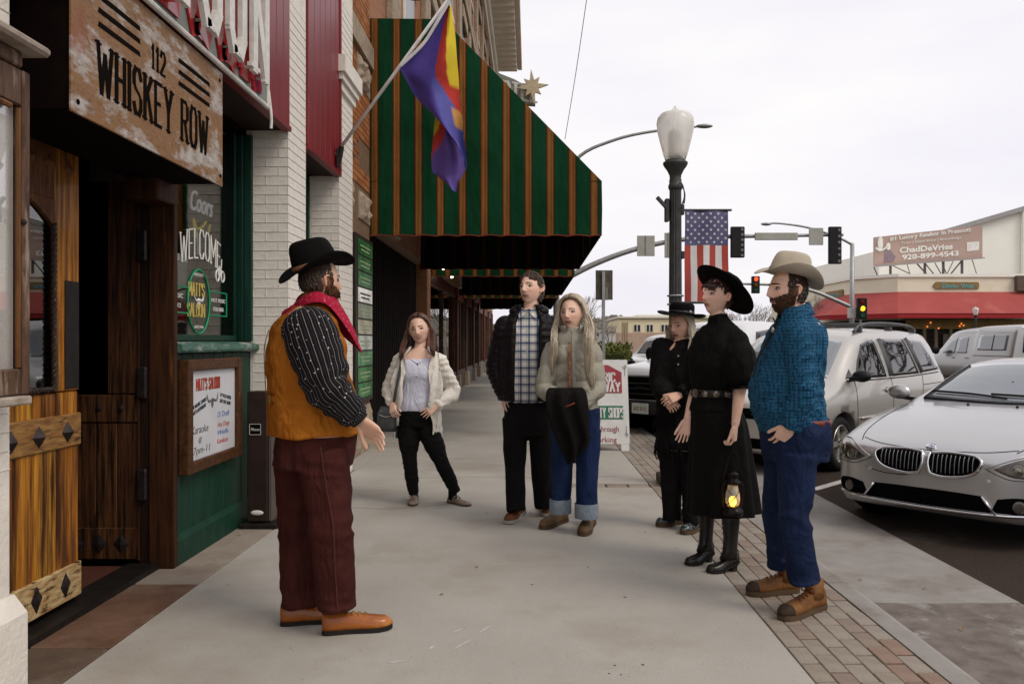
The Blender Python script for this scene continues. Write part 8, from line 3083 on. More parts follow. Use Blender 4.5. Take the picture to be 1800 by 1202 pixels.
for (hx, hy, tx, ty) in ((1252, 985, 1206, 994), (1297, 1001, 1243, 1007)):
 he, tp = gnd(hx, hy), gnd(tx, ty)
 bt_ = shoe(p3, he, tp, leather_bk, sole_bk, w=.040, hgt=.07, sole=.012, heel_h=.05, name='boot')
 d = (tp - he).normalized()
 l = Vector((-d.y, d.x, 0))
 c = he + d * .055
 mb = MB()
 mb.loft([sring(c + d * .012 + Vector((0, 0, .075)), d, l, .062, .036, 20, 2.2), sring(c + d * .002 + Vector((0, 0, .125)), d, l, .046, .037, 20, 2.2), sring(c - d * .004 + Vector((0, 0, .20)), d, l, .044, .040, 20, 2.2), sring(c - d * .004 + Vector((0, 0, .30)), d, l, .054, .050, 20, 2.2), sring(c + Vector((0, 0, .40)), d, l, .058, .055, 20, 2.2)])
 mb.build('boot_shaft', leather_bk, bt_, smooth=True)
 mb = MB()
 for k in range(7):
  z = .11 + k * .03
  e = c + d * (.058 - .014 * min(1, k / 2) + .003 * max(0, k - 3)) + Vector((0, 0, z))
  mb.tube([e - l * .018, e + d * .006, e + l * .018 + Vector((0, 0, .012))], .0024, 5)
 mb.build('laces', mat('laces_black', (.03, .028, .026), .6), bt_)
hat(p3, h3.w(0, -.050, .052), 206, 44, -6, .094, .086, .215, .212, .095, felt_bk, None, curl=.004, dip=.004, taper=.85, crease=.02)
ln = empty('storm_lantern', q3(1288, 905, -.21), 'small black storm lantern with glowing amber globe held by the dress wearer', 'lantern')
lc = q3(1288, 905, -.21)
lk = 4.74 / 1400
mbk = mat('lantern_black', (.02, .016, .014), .35, .6, c2=(.012, .010, .009), vscale=20)
def lzz(py):
 return (905 - py) * lk
mb = MB()
mb.lathe(lc, [(.058, .0), (.062, .012), (.062, .03), (.050, .042), (.045, .05), (.030, .056)], 24)
mb.build('fuel_base', mbk, ln, smooth=True)
mb = MB()
mb.lathe(lc, [(.036, lzz(851)), (.046, lzz(849)), (.046, lzz(846)), (.030, lzz(842)), (.030, lzz(836)), (.038, lzz(834)), (.026, lzz(830)), (.006, lzz(826))], 20)
mb.build('cap', mbk, ln, smooth=True)
def lantern_glass():
 m, t, b = nodes_of('lantern_glass')
 b.inputs['Base Color'].default_value = (.8, .74, .6, 1)
 b.inputs['Roughness'].default_value = .25
 b.inputs['Transmission Weight'].default_value = .5
 b.inputs['IOR'].default_value = 1.15
 return m
MB().lathe(lc, [(.032, .055), (.041, .075), (.043, .10), (.040, .13), (.032, .155), (.028, lzz(851))], 20).build('globe', lantern_glass(), ln, smooth=True)
MB().sphere(lc + Vector((0, 0, .085)), (.020, .020, .030), 12, 8).build('flame', mat('flame_glow', (1, .6, .1), .5, emit=(1, .52, .06), estr=6.0), ln, smooth=True)
rt = Vector((1, .25, 0)).normalized()
mb = MB()
for s_ in (-1, 1):
 mb.tube([lc + rt * s_ * .045 + Vector((0, 0, .035)), lc + rt * s_ * .066 + Vector((0, 0, .07)), lc + rt * s_ * .066 + Vector((0, 0, .17)), lc + rt * s_ * .045 + Vector((0, 0, lzz(846)))], .006, 8, spline=4)
mb.build('frame_tube', mbk, ln, smooth=True)
mb = MB()
for s_ in (-1, 1):
 mb.tube([lc + rt * s_ * .046 - Vector((0, .02, 0)) + Vector((0, 0, .065)), lc - Vector((0, .046, 0)) + Vector((0, 0, .11)), lc - rt * s_ * .044 - Vector((0, .02, 0)) + Vector((0, 0, .16))], .002, 5, spline=4)
mb.build('guard_wire', mbk, ln)
mb = MB()
tp = Vector((lc.x + .005, lc.y + .01, q3(0, 792, -.21).z))
mb.tube([lc + rt * .062 + Vector((0, 0, .17)), lc + rt * .05 + Vector((0, 0, .26)), tp, lc - rt * .05 + Vector((0, 0, .26)), lc - rt * .062 + Vector((0, 0, .17))], .003, 6, spline=6)
mb.build('bail_handle', mbk, ln)

# ---------------------------------------------------------------- 4. older woman in black hat and shawl
p4 = person((1.12, 6.0, 0), 'grey-haired person in flat black hat and black fringed coat, hands folded')
def q4(px, py, dy=0.0):
 return at(px, py, 6.0 + dy)

F, L = fr(243)
sp4 = spine_fn([Vector((q4(1200, 0).x, 6.0, 0)), Vector((q4(1200, 0).x, 6.0, 1.0)), Vector((q4(1198, 0).x, 6.0, 1.5))])
h4 = Head(q4(1197, 573), 222, pitch=-4, roll=0, sc=1.0, fem=.8)
sh4 = [q4(1228, 612, -.06), q4(1166, 612, .06)]
el4 = [q4(1236, 676, -.14), q4(1160, 674, -.02)]
wr4 = [q4(1196, 694, -.25), q4(1170, 698, -.20)]
prof4 = [(.60, .20, .16, 0), (.80, .195, .155, 0), (1.0, .185, .15, 0), (1.15, .180, .145, .006), (1.27, .180, .132, .0), (1.34, .165, .11, -.006), (1.39, .11, .08, -.006), (1.42, .07, .065, 0)]
bd = MB()
torso(bd, sp4, F, L, [(z, a * .85, b * .85, c) for z, a, b, c in prof4], n=24)
bd.tube([sp4(1.38), sp4(1.42), h4.w(0, -.014, -.09), h4.w(0, -.012, -.03)], [.058, .050, .047, .046], 14)
h4.add(bd)
for k in (0, 1):
 arm(bd, sh4[k], el4[k], wr4[k], (.04, .037, .034, .024))
hand(bd, wr4[0], Vector((-.75, -.25, -.25)), Vector((.1, .8, -.5)), 1, L=.175, curl=(.35, .4, .3), thumb=.5)
hand(bd, wr4[1], Vector((.35, -.3, -.55)), Vector((.2, .8, -.3)), -1, L=.17, curl=(.6, .7, .5), thumb=.4)
b4 = finish(bd, 'body', skin_m, p4, .004, 2, .30, colf=lambda P: h4.colour(P, SK_C, (.32, .13, .11), (.3, .27, .22), blush=.8))
h4.face(b4, browc=(.16, .12, .09), iris=(.1, .12, .14), open_=.8)
coat_m = cloth_mat('black_coat_cloth', (.007, .006, .006), c2=(.004, .0035, .0035), vscale=40, bscale=200, bump=.6)
mb = MB()
torso(mb, sp4, F, L, prof4, n=30, k=4)
for k in (0, 1):
 sleeve(mb, sh4[k], el4[k], wr4[k], (.085, .085, .078, .070, .058))
finish(mb, 'coat', coat_m, p4, .0095, 3, None, disp=lambda co, no: .007 * wob(co, (6, 6, 5), 61) + .004 * (1 - 1.6 * np.abs(wob(co, (16, 16, 4), 62))))
mb = MB()
rnd = random.Random(5)
for j in range(150):                                                # fringe along the coat's hem and front
 a = rnd.uniform(0, 2 * math.pi)
 z = rnd.choice((.62, .66, .82, .86))
 c = sp4(z)
 p = c + L * (.203 * math.cos(a)) + F * (.165 * math.sin(a))
 mb.tube([p, p + (p - c) * .06 + Vector((rnd.uniform(-.01, .01), rnd.uniform(-.01, .01), -.05)), p + (p - c) * .03 + Vector((rnd.uniform(-.015, .015), 0, -.10))], [.006, .006, .002], 4)
mb.build('fringe', coat_m, p4)
sb = mat('silver_button', (.40, .38, .36), .35, .8)
for k in range(6):
 z = 1.30 - k * .062
 MB().sphere(sp4(z) + F * (.140 + .008 * math.sin(k)) + L * .012, .008, 8, 6).build('button', sb, p4)
mb = MB()
hp4 = [q4(1190, 790, 0), q4(1212, 790, 0)]
leg(mb, q4(1182, 770, .04), q4(1180, 850, .04), q4(1181, 912, .05), (.10, .09, .078, .07, .066))
leg(mb, q4(1214, 770, -.04), q4(1216, 850, -.05), q4(1217, 920, -.08), (.10, .09, .078, .07, .066))
finish(mb, 'trousers', black_cloth, p4, .0095, 3, None, disp=folds(.005, (7, 7, 5), 71))
flor = mat('floral_boot', (.03, .035, .04), .25, c2=(.012, .012, .014), vscale=30, coat=.6, c3=(.16, .20, .17), c3scale=35, c3lo=.55, c3hi=.6)
shoe(p4, gnd(1204, 918), gnd(1155, 926), flor, sole_br, w=.046, hgt=.075, sole=.028, lace=mat('laces_green', (.05, .09, .05), .7), collar=.14)
shoe(p4, gnd(1238, 925), gnd(1200, 940), flor, sole_br, w=.046, hgt=.075, sole=.028, lace=mat('laces_green', (.05, .09, .05), .7), collar=.14)
ash = hair_mat('hair_ash_blond', (.48, .42, .32), (.27, .22, .15))

def long_hair(h, parent, m, ends, seed=1, count=200, r=.0075, part=0.0, name='hair', volume=.012, hang=None, front=.084):
 rnd = np.random.RandomState(seed)
 mb = MB()
 for i in range(count):
  side_ = 1 if i % 2 else -1
  yb = rnd.uniform(-.085, front)                               # where along the parting the lock starts
  start = np.array([[part * .3 + side_ * .006, yb, .0]])
  drop, xs_, yo = ends(side_, rnd.rand(), yb)
  P = []
  sc_ = rnd.uniform(.4, 1.0) * volume + .004
  for f in np.linspace(0, 1, 5):
   a = f * math.pi / 2 * .98
   d = np.array([[side_ * math.sin(a) * 1.0 + part * (1 - f), (yb / .098) * (1 - .25 * f) * (1.0), math.cos(a) + .05]])
   if yb > .03:
    d[0, 1] = (yb / .098) * (1 - (.55 + (yb - .03) * 4) * f)
   P.append(Vector(h.surf(d, sc_ + .004 * f)[0]))
  last = P[-1]
  out = h.L * side_
  w1 = Vector(rnd.normal(size=3) * .006)
  for f in np.linspace(.12, 1, 8):
   dz = drop * f
   g_ = min(1, max(0, (dz - .07) / .14))
   g_ = g_ * g_ * (3 - 2 * g_)
   P.append(last + Vector((0, 0, -dz)) + out * (xs_ * min(1, dz / .12)) + (hang or h.F) * (yo * g_) + w1 * math.sin(f * 7 + i))
  k = len(P)
  rr = [r * .5] + [r] * (k - 4) + [r * .85, r * .6, r * .15]
  mb.tube(P, rr, 5, flat=.5)
 return mb.build(name, m, parent, smooth=True)

long_hair(h4, p4, ash, lambda s, u, yb: (.11 + .11 * u, .012 + .02 * u, .09 if yb > 0 else -.03), seed=4, count=420, r=.0045, volume=.012, hang=F)
ht4, F_, L_2, U_ = hat(p4, q4(1198, 552), 226, 2, -6, .102, .092, .185, .180, .085, felt_bk, leather_bk, curl=.012, dip=.018, taper=.95, crease=.012, flat_top=True)
MB().lathe(q4(1198, 552) + F_ * .02 - L_2 * -.09 + U_ * .02, [(.015, 0), (.012, .006), (.001, .008)], 10, axis=L_2).build('hat_concho', sb, ht4)

# ---------------------------------------------------------------- 5. woman with long grey hair and puffer jacket
p5 = person((.32, 5.9, 0), 'person with long grey-blond hair, sage puffer jacket and cuffed jeans')
def q5(px, py, dy=0.0):
 return at(px, py, 5.9 + dy)

F, L = fr(264)
sp5 = spine_fn([Vector((q5(1012, 0).x, 5.92, 0)), Vector((q5(1012, 0).x, 5.9, 1.0)), Vector((q5(1008, 0).x, 5.9, 1.55))])
h5 = Head(q5(1006, 552), 244, pitch=5, roll=3, sc=1.06, fem=.9)
sh5 = [q5(1040, 616, .02), q5(972, 616, .0)]
el5 = [q5(1049, 684, -.06), q5(957, 682, -.05)]
wr5 = [q5(1018, 712, -.20), q5(984, 708, -.20)]
prof5 = [(.90, .158, .130, 0), (.98, .158, .130, .002), (1.08, .154, .128, .006), (1.20, .156, .130, .010), (1.32, .162, .122, .004), (1.40, .155, .104, -.004), (1.45, .125, .09, -.006), (1.485, .085, .075, 0), (1.51, .075, .07, .004)]
bd = MB()
torso(bd, sp5, F, L, [(z, a * .86, b * .84, c) for z, a, b, c in prof5], n=24)
bd.tube([sp5(1.42), sp5(1.48), h5.w(0, -.014, -.09), h5.w(0, -.012, -.03)], [.058, .050, .047, .046], 14)
h5.add(bd)
for k in (0, 1):
 arm(bd, sh5[k], el5[k], wr5[k], (.042, .038, .036, .025))
hand(bd, wr5[0], Vector((-.8, -.2, -.3)), Vector((.1, .9, -.2)), 1, L=.175, curl=(.5, .6, .4), thumb=.5)
hand(bd, wr5[1], Vector((.7, -.2, -.45)), Vector((-.1, .9, -.2)), -1, L=.175, curl=(.5, .6, .4), thumb=.5)
b5 = finish(bd, 'body', skin_m, p5, .004, 2, .30, colf=lambda P: h5.colour(P, SK_B, (.42, .16, .14), (.36, .31, .22)))
h5.face(b5, browc=(.14, .10, .07), iris=(.13, .16, .18))
puf = cloth_mat('sage_nylon', (.34, .32, .26), c2=(.29, .27, .215), rough=.5, vscale=5, bump=.15, bscale=60, sheen=0)
mb = MB()
torso(mb, sp5, F, L, prof5, n=32, k=5)
for k in (0, 1):
 sleeve(mb, sh5[k], el5[k], wr5[k], (.068, .068, .063, .058, .046))

def puffd(pitch, amp, seed, z0=0.0):
 def f(co, no):
  z = co[:, 2] + .012 * wob(co, (2, 2, 0.5), seed)
  s = amp * np.abs(np.sin(math.pi * (z - z0) / pitch)) ** .7
  return s + amp * .30 * wob(co, (11, 11, 15), seed + 1) - amp * .2
 return f

jk = finish(mb, 'puffer_jacket', puf, p5, .0085, 3, None, disp=puffd(.135, .012, 81, .03))
zp = MB()
zp.tube([sp5(z) + F * (hd + c + .012) + L * .0 for z, hw, hd, c in prof5[:8]], [(.014, .005)] * 8, 8, ref=L, spline=4)
zp.build('zip_placket', puf, jk)
cl = MB()
rings = []
for f in (0, .5, 1):
 rings.append([sp5(1.47 + .055 * f) + F * (math.cos(a) * (.088 + .012 * f) + .012) + L * (math.sin(a) * (.092 + .016 * f)) for a in np.linspace(.5, 2 * math.pi - .5, 28)])
cl.loft(rings + [[p - (p - sp5(1.5)).normalized() * .018 for p in r_] for r_ in reversed(rings)], cap=False, closed=False)
cl.build('collar', puf, jk, smooth=True)
sc_ = MB()
sc_.tube([sp5(1.40) + F * .125 + L * -.025, sp5(1.25) + F * .165 + L * -.03, sp5(1.08) + F * .168 + L * -.035, sp5(.96) + F * .165 + L * -.035], [(.008, .004), (.012, .005), (.014, .005), (.012, .004)], 8, ref=L, spline=4)
sc_.build('scarf', mat('orange_print', (.34, .15, .08), .8, c2=(.16, .07, .05), vscale=40, lo=.45, hi=.55), p5)
jean2 = cloth_mat('blue_denim', (.014, .030, .090), c2=(.008, .017, .055), vscale=5, bump=.35, bscale=600, c3=(.040, .07, .16), c3scale=3, c3lo=.55, c3hi=.75)
mb = MB()
hA, kA, aA = q5(1033, 755, -.0), q5(1032, 825, -.03), q5(1031, 896, -.06)
hB, kB, aB = q5(992, 755, .0), q5(988, 825, .02), q5(985, 888, .06)
torso(mb, sp5, F, L, [(.72, .172, .13, -.01), (.82, .18, .14, -.01), (.92, .175, .135, 0)], n=26)
leg(mb, hA, kA, aA, (.100, .092, .080, .078, .078))
leg(mb, hB, kB, aB, (.100, .092, .078, .075, .072))
finish(mb, 'jeans', jean2, p5, .0085, 3, None, disp=folds(.004, (7, 7, 2), 91))
cuffm = cloth_mat('denim_cuff', (.20, .235, .27), c2=(.16, .19, .22), vscale=30)
for a_, r_ in ((aA, .088), (aB, .083)):
 mb = MB()
 mb.loft([sring(a_ + Vector((0, 0, -.055)), Vector((1, 0, 0)), Vector((0, 1, 0)), r_, r_, 28, 2), sring(a_ + Vector((0, 0, .05)), Vector((1, 0, 0)), Vector((0, 1, 0)), r_ * 1.0, r_ * 1.0, 28, 2), sring(a_ + Vector((0, 0, .052)), Vector((1, 0, 0)), Vector((0, 1, 0)), r_ * .93, r_ * .93, 28, 2)], cap=False)
 mb.build('jean_cuff', cuffm, p5, smooth=True)
tanb = mat('tan_boot', (.16, .095, .048), .65, c2=(.10, .058, .028), vscale=9, bump=.4, bscale=90)
shoe(p5, gnd(1040, 918), gnd(1024, 943), tanb, sole_br, w=.050, hgt=.09, sole=.024, collar=.15, name='boot')
shoe(p5, gnd(994, 915), gnd(952, 931), tanb, sole_br, w=.050, hgt=.09, sole=.024, collar=.15, name='boot')
grey = hair_mat('hair_grey_blond', (.56, .49, .38), (.30, .235, .15))
def e5(s, u, yb):
 if s > 0:
  return (.44 + .14 * u, .012 + .045 * u, .165 if yb > -.03 else -.09)
 return (.34 + .12 * u if yb > .02 else .30 + .1 * u, .005 + .03 * u, .15 if yb > .015 else -.10)
long_hair(h5, p5, grey, e5, seed=9, count=1000, r=.0048, volume=.026, hang=F)
ct = empty('carried_coat', q5(1000, 830, -.25), 'black coat draped over the folded hands of the jacket wearer', 'coat')
mb = MB()
cA, cB = q5(962, 702, -.24), q5(1030, 706, -.22)
cols_ = 26
rows_ = [(690, 0, 974, 1012), (681, .01, 966, 1022), (690, -.05, 960, 1030), (712, -.075, 959, 1034), (740, -.06, 966, 1036), (760, -.05, 974, 1036), (778, -.045, 982, 1037), (792, -.04, 988, 1034), (802, -.035, 994, 1028)]
rws = catmull([[a, b, c, d] for a, b, c, d in rows_], 4)
Pf, Pb = [], []
for i, (py, dy, x0, x1) in enumerate(rws):
 f = i / (len(rws) - 1)
 r1_, r2_ = [], []
 for j in range(cols_ + 1):
  s_ = j / cols_
  px = x0 + (x1 - x0) * s_
  bul = .05 * math.sin(math.pi * s_) ** .6 + .024 * math.sin(s_ * 15 + f * 2.5 + 1.5 * math.sin(f * 6)) * (.3 + f)
  r1_.append(q5(px, py + (14 * math.sin(s_ * 4.2 + .4) + 4 * math.sin(s_ * 15)) * f ** 2, -.20 + dy - bul))
  r2_.append(q5(px, py + (14 * math.sin(s_ * 4.2 + .4) + 4 * math.sin(s_ * 15)) * f ** 2, -.20 + dy + .05 - .02 * f + bul * .2))
 Pf.append(r1_ + r2_[::-1])
mb.loft(Pf)
mb.build('cloth', cloth_mat('black_wool', (.008, .0065, .006), c2=(.005, .004, .004), vscale=30, bscale=180, bump=.5), ct, smooth=True)
mb = MB()
mb.tube([q5(990, 716, -.32), q5(1002, 712, -.33), q5(1010, 708, -.32)], .006, 6, spline=3)
mb.build('red_lining', mat('lining_red', (.22, .04, .03), .7), ct)

# ---------------------------------------------------------------- 6. tall man with plaid shirt and black puffer jacket
p6 = person((-.05, 6.35, 0), 'tall person in open black puffer jacket over blue and white plaid shirt')
def q6(px, py, dy=0.0):
 return at(px, py, 6.35 + dy)

F, L = fr(266)
sp6 = spine_fn([Vector((q6(928, 0).x, 6.37, 0)), Vector((q6(928, 0).x, 6.35, 1.1)), Vector((q6(930, 0).x, 6.35, 1.7))])
h6 = Head(q6(934, 508), 238, pitch=8, roll=2, sc=1.12)
sh6 = [q6(971, 574, .02), q6(889, 574, .02)]
el6 = [q6(985, 645, .05), q6(872, 645, .04)]
wr6 = [q6(975, 700, -.02), q6(884, 692, -.02)]
prof6 = [(.93, .20, .145, 0), (1.02, .205, .15, .004), (1.15, .205, .150, .008), (1.30, .212, .148, .006), (1.42, .215, .138, .0), (1.51, .205, .120, -.006), (1.58, .155, .095, -.008), (1.63, .10, .078, -.002), (1.665, .072, .067, .006)]
bd = MB()
torso(bd, sp6, F, L, [(z, a * .86, b * .84, c) for z, a, b, c in prof6], n=24)
bd.tube([sp6(1.56), sp6(1.62), h6.w(0, -.012, -.09), h6.w(0, -.01, -.03)], [.066, .060, .056, .054], 14)
h6.add(bd)
for k in (0, 1):
 arm(bd, sh6[k], el6[k], wr6[k], (.048, .043, .040, .028))
hand(bd, wr6[1], Vector((.10, -.05, -1)), Vector((.9, .2, 0)), -1, L=.19, curl=(.2, .25, .2), thumb=.45)
hand(bd, wr6[0], Vector((-.1, 0, -1)), Vector((-.9, .2, 0)), 1, L=.19, curl=(.3, .4, .3))
b6 = finish(bd, 'body', skin_m, p6, .004, 2, .30, colf=lambda P: h6.colour(P, SK_B, (.42, .20, .17), (.07, .04, .022)))
h6.face(b6, browc=(.06, .035, .02), iris=(.10, .12, .12), thick=1.1)
brn = hair_mat('hair_mid_brown', (.085, .048, .026), (.035, .02, .011))
cap_hair(h6, p6, brn, region=lambda q: ((q[:, 2] > .058) & (q[:, 1] < .075)) | ((q[:, 1] < .0) & (q[:, 2] > -.075) & ~((np.abs(q[:, 0]) > .068) & (q[:, 1] > -.03) & (q[:, 2] < .02))) | ((np.abs(q[:, 0]) > .058) & (q[:, 2] > .02) & (q[:, 1] < .03)), count=1300, off=.012, ln=.05, seed=17, r=.0042, droop=.45)

def plaid(t, b):
 v = coords(t, 'Object')
 sep = N(t, 'ShaderNodeSeparateXYZ')
 t.links.new(v, sep.inputs[0])
 outs = []
 for ax in ('X', 'Z'):
  mu = N(t, 'ShaderNodeMath', operation='MULTIPLY')
  mu.inputs[1].default_value = 15.5
  t.links.new(sep.outputs[ax], mu.inputs[0])
  fc = N(t, 'ShaderNodeMath', operation='FRACT')
  t.links.new(mu.outputs[0], fc.inputs[0])
  r1 = ramp(t, [(0, (.80, .78, .72)), (.30, (.80, .78, .72)), (.33, (.30, .34, .42)), (.40, (.75, .73, .68)), (.50, (.28, .33, .45)), (.58, (.10, .12, .19)), (.70, (.28, .33, .45)), (.78, (.78, .75, .70)), (.90, (.40, .42, .45)), (.93, (.80, .78, .72))], 'CONSTANT')
  t.links.new(fc.outputs[0], r1.inputs['Fac'])
  outs.append(r1)
 mx = N(t, 'ShaderNodeMixRGB', blend_type='MULTIPLY', Fac=.95)
 t.links.new(outs[0].outputs['Color'], mx.inputs['Color1'])
 t.links.new(outs[1].outputs['Color'], mx.inputs['Color2'])
 t.links.new(mx.outputs['Color'], b.inputs['Base Color'])

pl_m = uv_pattern('plaid_shirt', plaid)
mb = MB()
torso(mb, sp6, F, L, prof6, n=32, k=4)
so6 = finish(mb, 'plaid_shirt', pl_m, p6, .0085, 3, None, disp=folds(.005, (6, 6, 3), 101))
for s_ in (-1, 1):
 mb = MB()
 c = sp6(1.635) + F * .078
 mb.prism([c + L * s_ * .012 + Vector((0, 0, .0)), c + L * s_ * .055 - F * .02 + Vector((0, 0, .045)), c + L * s_ * .092 - F * .035 + Vector((0, 0, .01)), c + L * s_ * .065 + F * .018 + Vector((0, 0, -.055))], F * .008)
 mb.build('collar_point', pl_m, so6)
for k in range(6):
 z = 1.50 - k * .085
 MB().sphere(sp6(z) + F * (.152 if z < 1.45 else .135), .006, 8, 6).build('button', bone, so6)
MB().tube([sp6(1.40) + F * .155 + L * .085, sp6(1.405) + F * .15 + L * .10, sp6(1.375) + F * .155 + L * .105], .006, 6).build('lapel_pin', sole_bk, so6)
pbk = cloth_mat('black_nylon', (.011, .007, .009), c2=(.007, .005, .006), rough=.45, vscale=6, bump=.15, bscale=60, sheen=0)
mb = MB()
rings_o, rings_i = [], []
for (z, hw, hd, fo) in catmull([(.94, .235, .175, -.012), (1.05, .240, .180, -.008), (1.2, .240, .180, -.004), (1.35, .240, .175, -.006), (1.46, .236, .162, -.012), (1.55, .215, .138, -.016), (1.62, .155, .110, -.012), (1.67, .115, .098, -.005), (1.70, .105, .095, .0)], 6):
 c = sp6(z) + F * fo
 gap = .42 if z < 1.5 else .42 + (z - 1.5) * 1.2
 A_ = np.linspace(math.pi / 2 + gap, math.pi / 2 + 2 * math.pi - gap * (.95), 44)
 bnd = .012 * abs(math.sin(math.pi * z / .055)) ** .7
 ro = [c + L * ((hw + bnd) * math.cos(a)) + F * ((hd + bnd) * math.sin(a)) for a in A_]
 ri = [c + L * ((hw - .022) * math.cos(a)) + F * ((hd - .022) * math.sin(a)) for a in A_]
 rings_o.append(ro + ri[::-1])
mb.loft(rings_o)
jk6 = mb.build('puffer_jacket', pbk, p6, smooth=True)
for k in (0, 1):
 pts, rr = spline_pts([sh6[k], sh6[k].lerp(el6[k], .5), el6[k], el6[k].lerp(wr6[k], .5), wr6[k]], [(.088, .088), (.086, .086), (.078, .078), (.070, .070), (.052, .052)], 12)
 rr = [(a + .009 * abs(math.sin(i * .75)), a + .009 * abs(math.sin(i * .75))) for i, (a, b) in enumerate(rr)]
 mb = MB()
 mb.tube(pts, rr, 20)
 mb.sphere(sh6[k], .09, 16, 10)
 mb.build('jacket_sleeve', pbk, jk6, smooth=True)
hoodm = MB()
hoodm.tube([sp6(1.635) + F * math.cos(a) * .095 * (1 if math.cos(a) < 0 else .8) + L * math.sin(a) * .125 + Vector((0, 0, .012 + .03 * (math.cos(a) < 0) * -math.cos(a))) for a in np.linspace(.75, 2 * math.pi - .75, 18)], [.022] + [.036] * 16 + [.022], 12)
hoodm.build('collar_roll', pbk, jk6, smooth=True)
mb = MB()
torso(mb, sp6, F, L, [(.66, .165, .12, -.01), (.76, .185, .138, -.01), (.90, .188, .14, -.008), (1.0, .185, .14, 0)], n=26)
leg(mb, q6(906, 735, .0), q6(905, 825, -.02), q6(908, 898, -.10), (.108, .096, .082, .077, .077))
leg(mb, q6(950, 735, .02), q6(952, 825, .04), q6(955, 890, .08), (.108, .096, .082, .077, .075))
finish(mb, 'trousers', black_cloth, p6, .009, 3, None, disp=folds(.004, (7, 7, 2), 111))
brsh = mat('brown_shoe', (.20, .075, .03), .5, c2=(.12, .042, .018), vscale=9, bump=.2)
shoe(p6, gnd(918, 900), gnd(892, 922), brsh, mat('sole_pale', (.42, .38, .33), .7), w=.050, hgt=.075, sole=.026, lace=mat('lace_tan', (.25, .16, .09), .7))
shoe(p6, gnd(955, 893), gnd(963, 909), brsh, mat('sole_pale', (.42, .38, .33), .7), w=.050, hgt=.075, sole=.026, lace=mat('lace_tan', (.25, .16, .09), .7))

# ---------------------------------------------------------------- 7. smiling woman with cardigan
p7 = person((-.88, 6.87, 0), 'smiling person with long auburn hair, cream cardigan and black leggings')
def q7(px, py, dy=0.0):
 return at(px, py, 6.87 + dy)

F, L = fr(272)
sp7 = spine_fn([Vector((q7(734, 0).x, 6.9, 0)), Vector((q7(733, 0).x, 6.87, .85)), Vector((q7(736, 0).x, 6.87, 1.1)), Vector((q7(738, 0).x, 6.87, 1.4))])
h7 = Head(q7(737, 579), 266, pitch=-2, roll=7, sc=1.08, fem=.7)
sh7 = [q7(772, 634, .02), q7(704, 634, .02)]
el7 = [q7(796, 688, .10), q7(684, 686, .08)]
wr7 = [q7(768, 714, -.12), q7(689, 708, -.10)]
prof7 = [(.80, .165, .125, 0), (.88, .162, .128, .004), (.97, .150, .122, .006), (1.06, .152, .124, .012), (1.14, .162, .134, .02), (1.22, .165, .120, .008), (1.28, .150, .098, -.004), (1.32, .105, .078, -.006), (1.35, .06, .058, 0)]
bd = MB()
torso(bd, sp7, F, L, [(z, a * .95, b * .94, c) for z, a, b, c in prof7], n=24)
bd.tube([sp7(1.30), sp7(1.36), h7.w(0, -.014, -.09), h7.w(0, -.012, -.03)], [.056, .049, .046, .045], 14)
h7.add(bd)
for k in (0, 1):
 arm(bd, sh7[k], el7[k], wr7[k], (.040, .037, .034, .024))
hand(bd, wr7[0], Vector((-.75, -.25, -.45)), Vector((.2, .9, -.1)), 1, L=.17, curl=(.2, .25, .2), thumb=.6, spread=.2)
hand(bd, wr7[1], Vector((.15, -.35, -.6)), Vector((.4, .8, 0)), -1, L=.17, curl=(.5, .6, .4), thumb=.5)
b7 = finish(bd, 'body', skin_m, p7, .004, 2, .30, colf=lambda P: h7.colour(P, SK_B, (.46, .13, .13), (.14, .05, .03), smile=1.0))
h7.face(b7, browc=(.12, .06, .04), iris=(.10, .12, .13), smile=True, open_=.8)
mb = MB()
torso(mb, sp7, F, L, [(.815, .170, .130, 0)] + [(z, a * 1.02, b * 1.03, c) for z, a, b, c in prof7[1:6]] + [(1.265, .150, .100, -.004)], n=32, k=4)
lav = cloth_mat('lavender_jersey', (.64, .64, .74), c2=(.58, .58, .68), vscale=5, bump=.2, bscale=400)
to7 = finish(mb, 'henley_top', lav, p7, .0085, 3, None, disp=lambda co, no: .004 * wob(co, (7, 7, 4), 121) + .004 * (1 - 1.6 * np.abs(wob(co, (9, 9, 7), 122))) * np.exp(-((co[:, 2] - .92) / .08) ** 2))
for k in range(4):
 MB().sphere(sp7(1.215 - k * .034) + F * (.134 + .006 * k), .006, 8, 6).build('button', sole_bk, to7)
nl = MB()
nl.tube([sp7(1.275) + L * .085 + F * .065, sp7(1.245) + L * .04 + F * .11, sp7(1.225) + F * .128, sp7(1.245) - L * .04 + F * .11, sp7(1.275) - L * .085 + F * .065], .007, 6, spline=4)
nl.build('neckline', lav, to7)
card = cloth_mat('cream_knit', (.80, .75, .67), c2=(.72, .67, .59), vscale=14, bump=.5, bscale=120)
crings = []
mb = MB()
for (z, hw, hd, gap) in catmull([(.58, .205, .145, 1.15), (.70, .198, .145, 1.1), (.85, .185, .142, 1.05), (1.0, .172, .14, 1.0), (1.12, .172, .145, .95), (1.22, .172, .130, .9), (1.29, .155, .102, .85), (1.335, .11, .085, .8), (1.365, .08, .075, 1.0)], 6):
 c = sp7(z) + F * -.006
 A_ = np.linspace(math.pi / 2 + gap, math.pi / 2 + 2 * math.pi - gap, 40)
 ww = .006 * math.sin(z * 60)
 ro = [c + L * ((hw + .012 + ww + .008 * math.sin(5 * a + z * 6)) * math.cos(a)) + F * ((hd + .012 + ww) * math.sin(a)) for a in A_]
 ri = [c + L * ((hw - .004) * math.cos(a)) + F * ((hd - .004) * math.sin(a)) for a in A_]
 crings.append(ro + ri[::-1])
mb.loft(crings)
ca = mb.build('cardigan', card, p7, smooth=True)
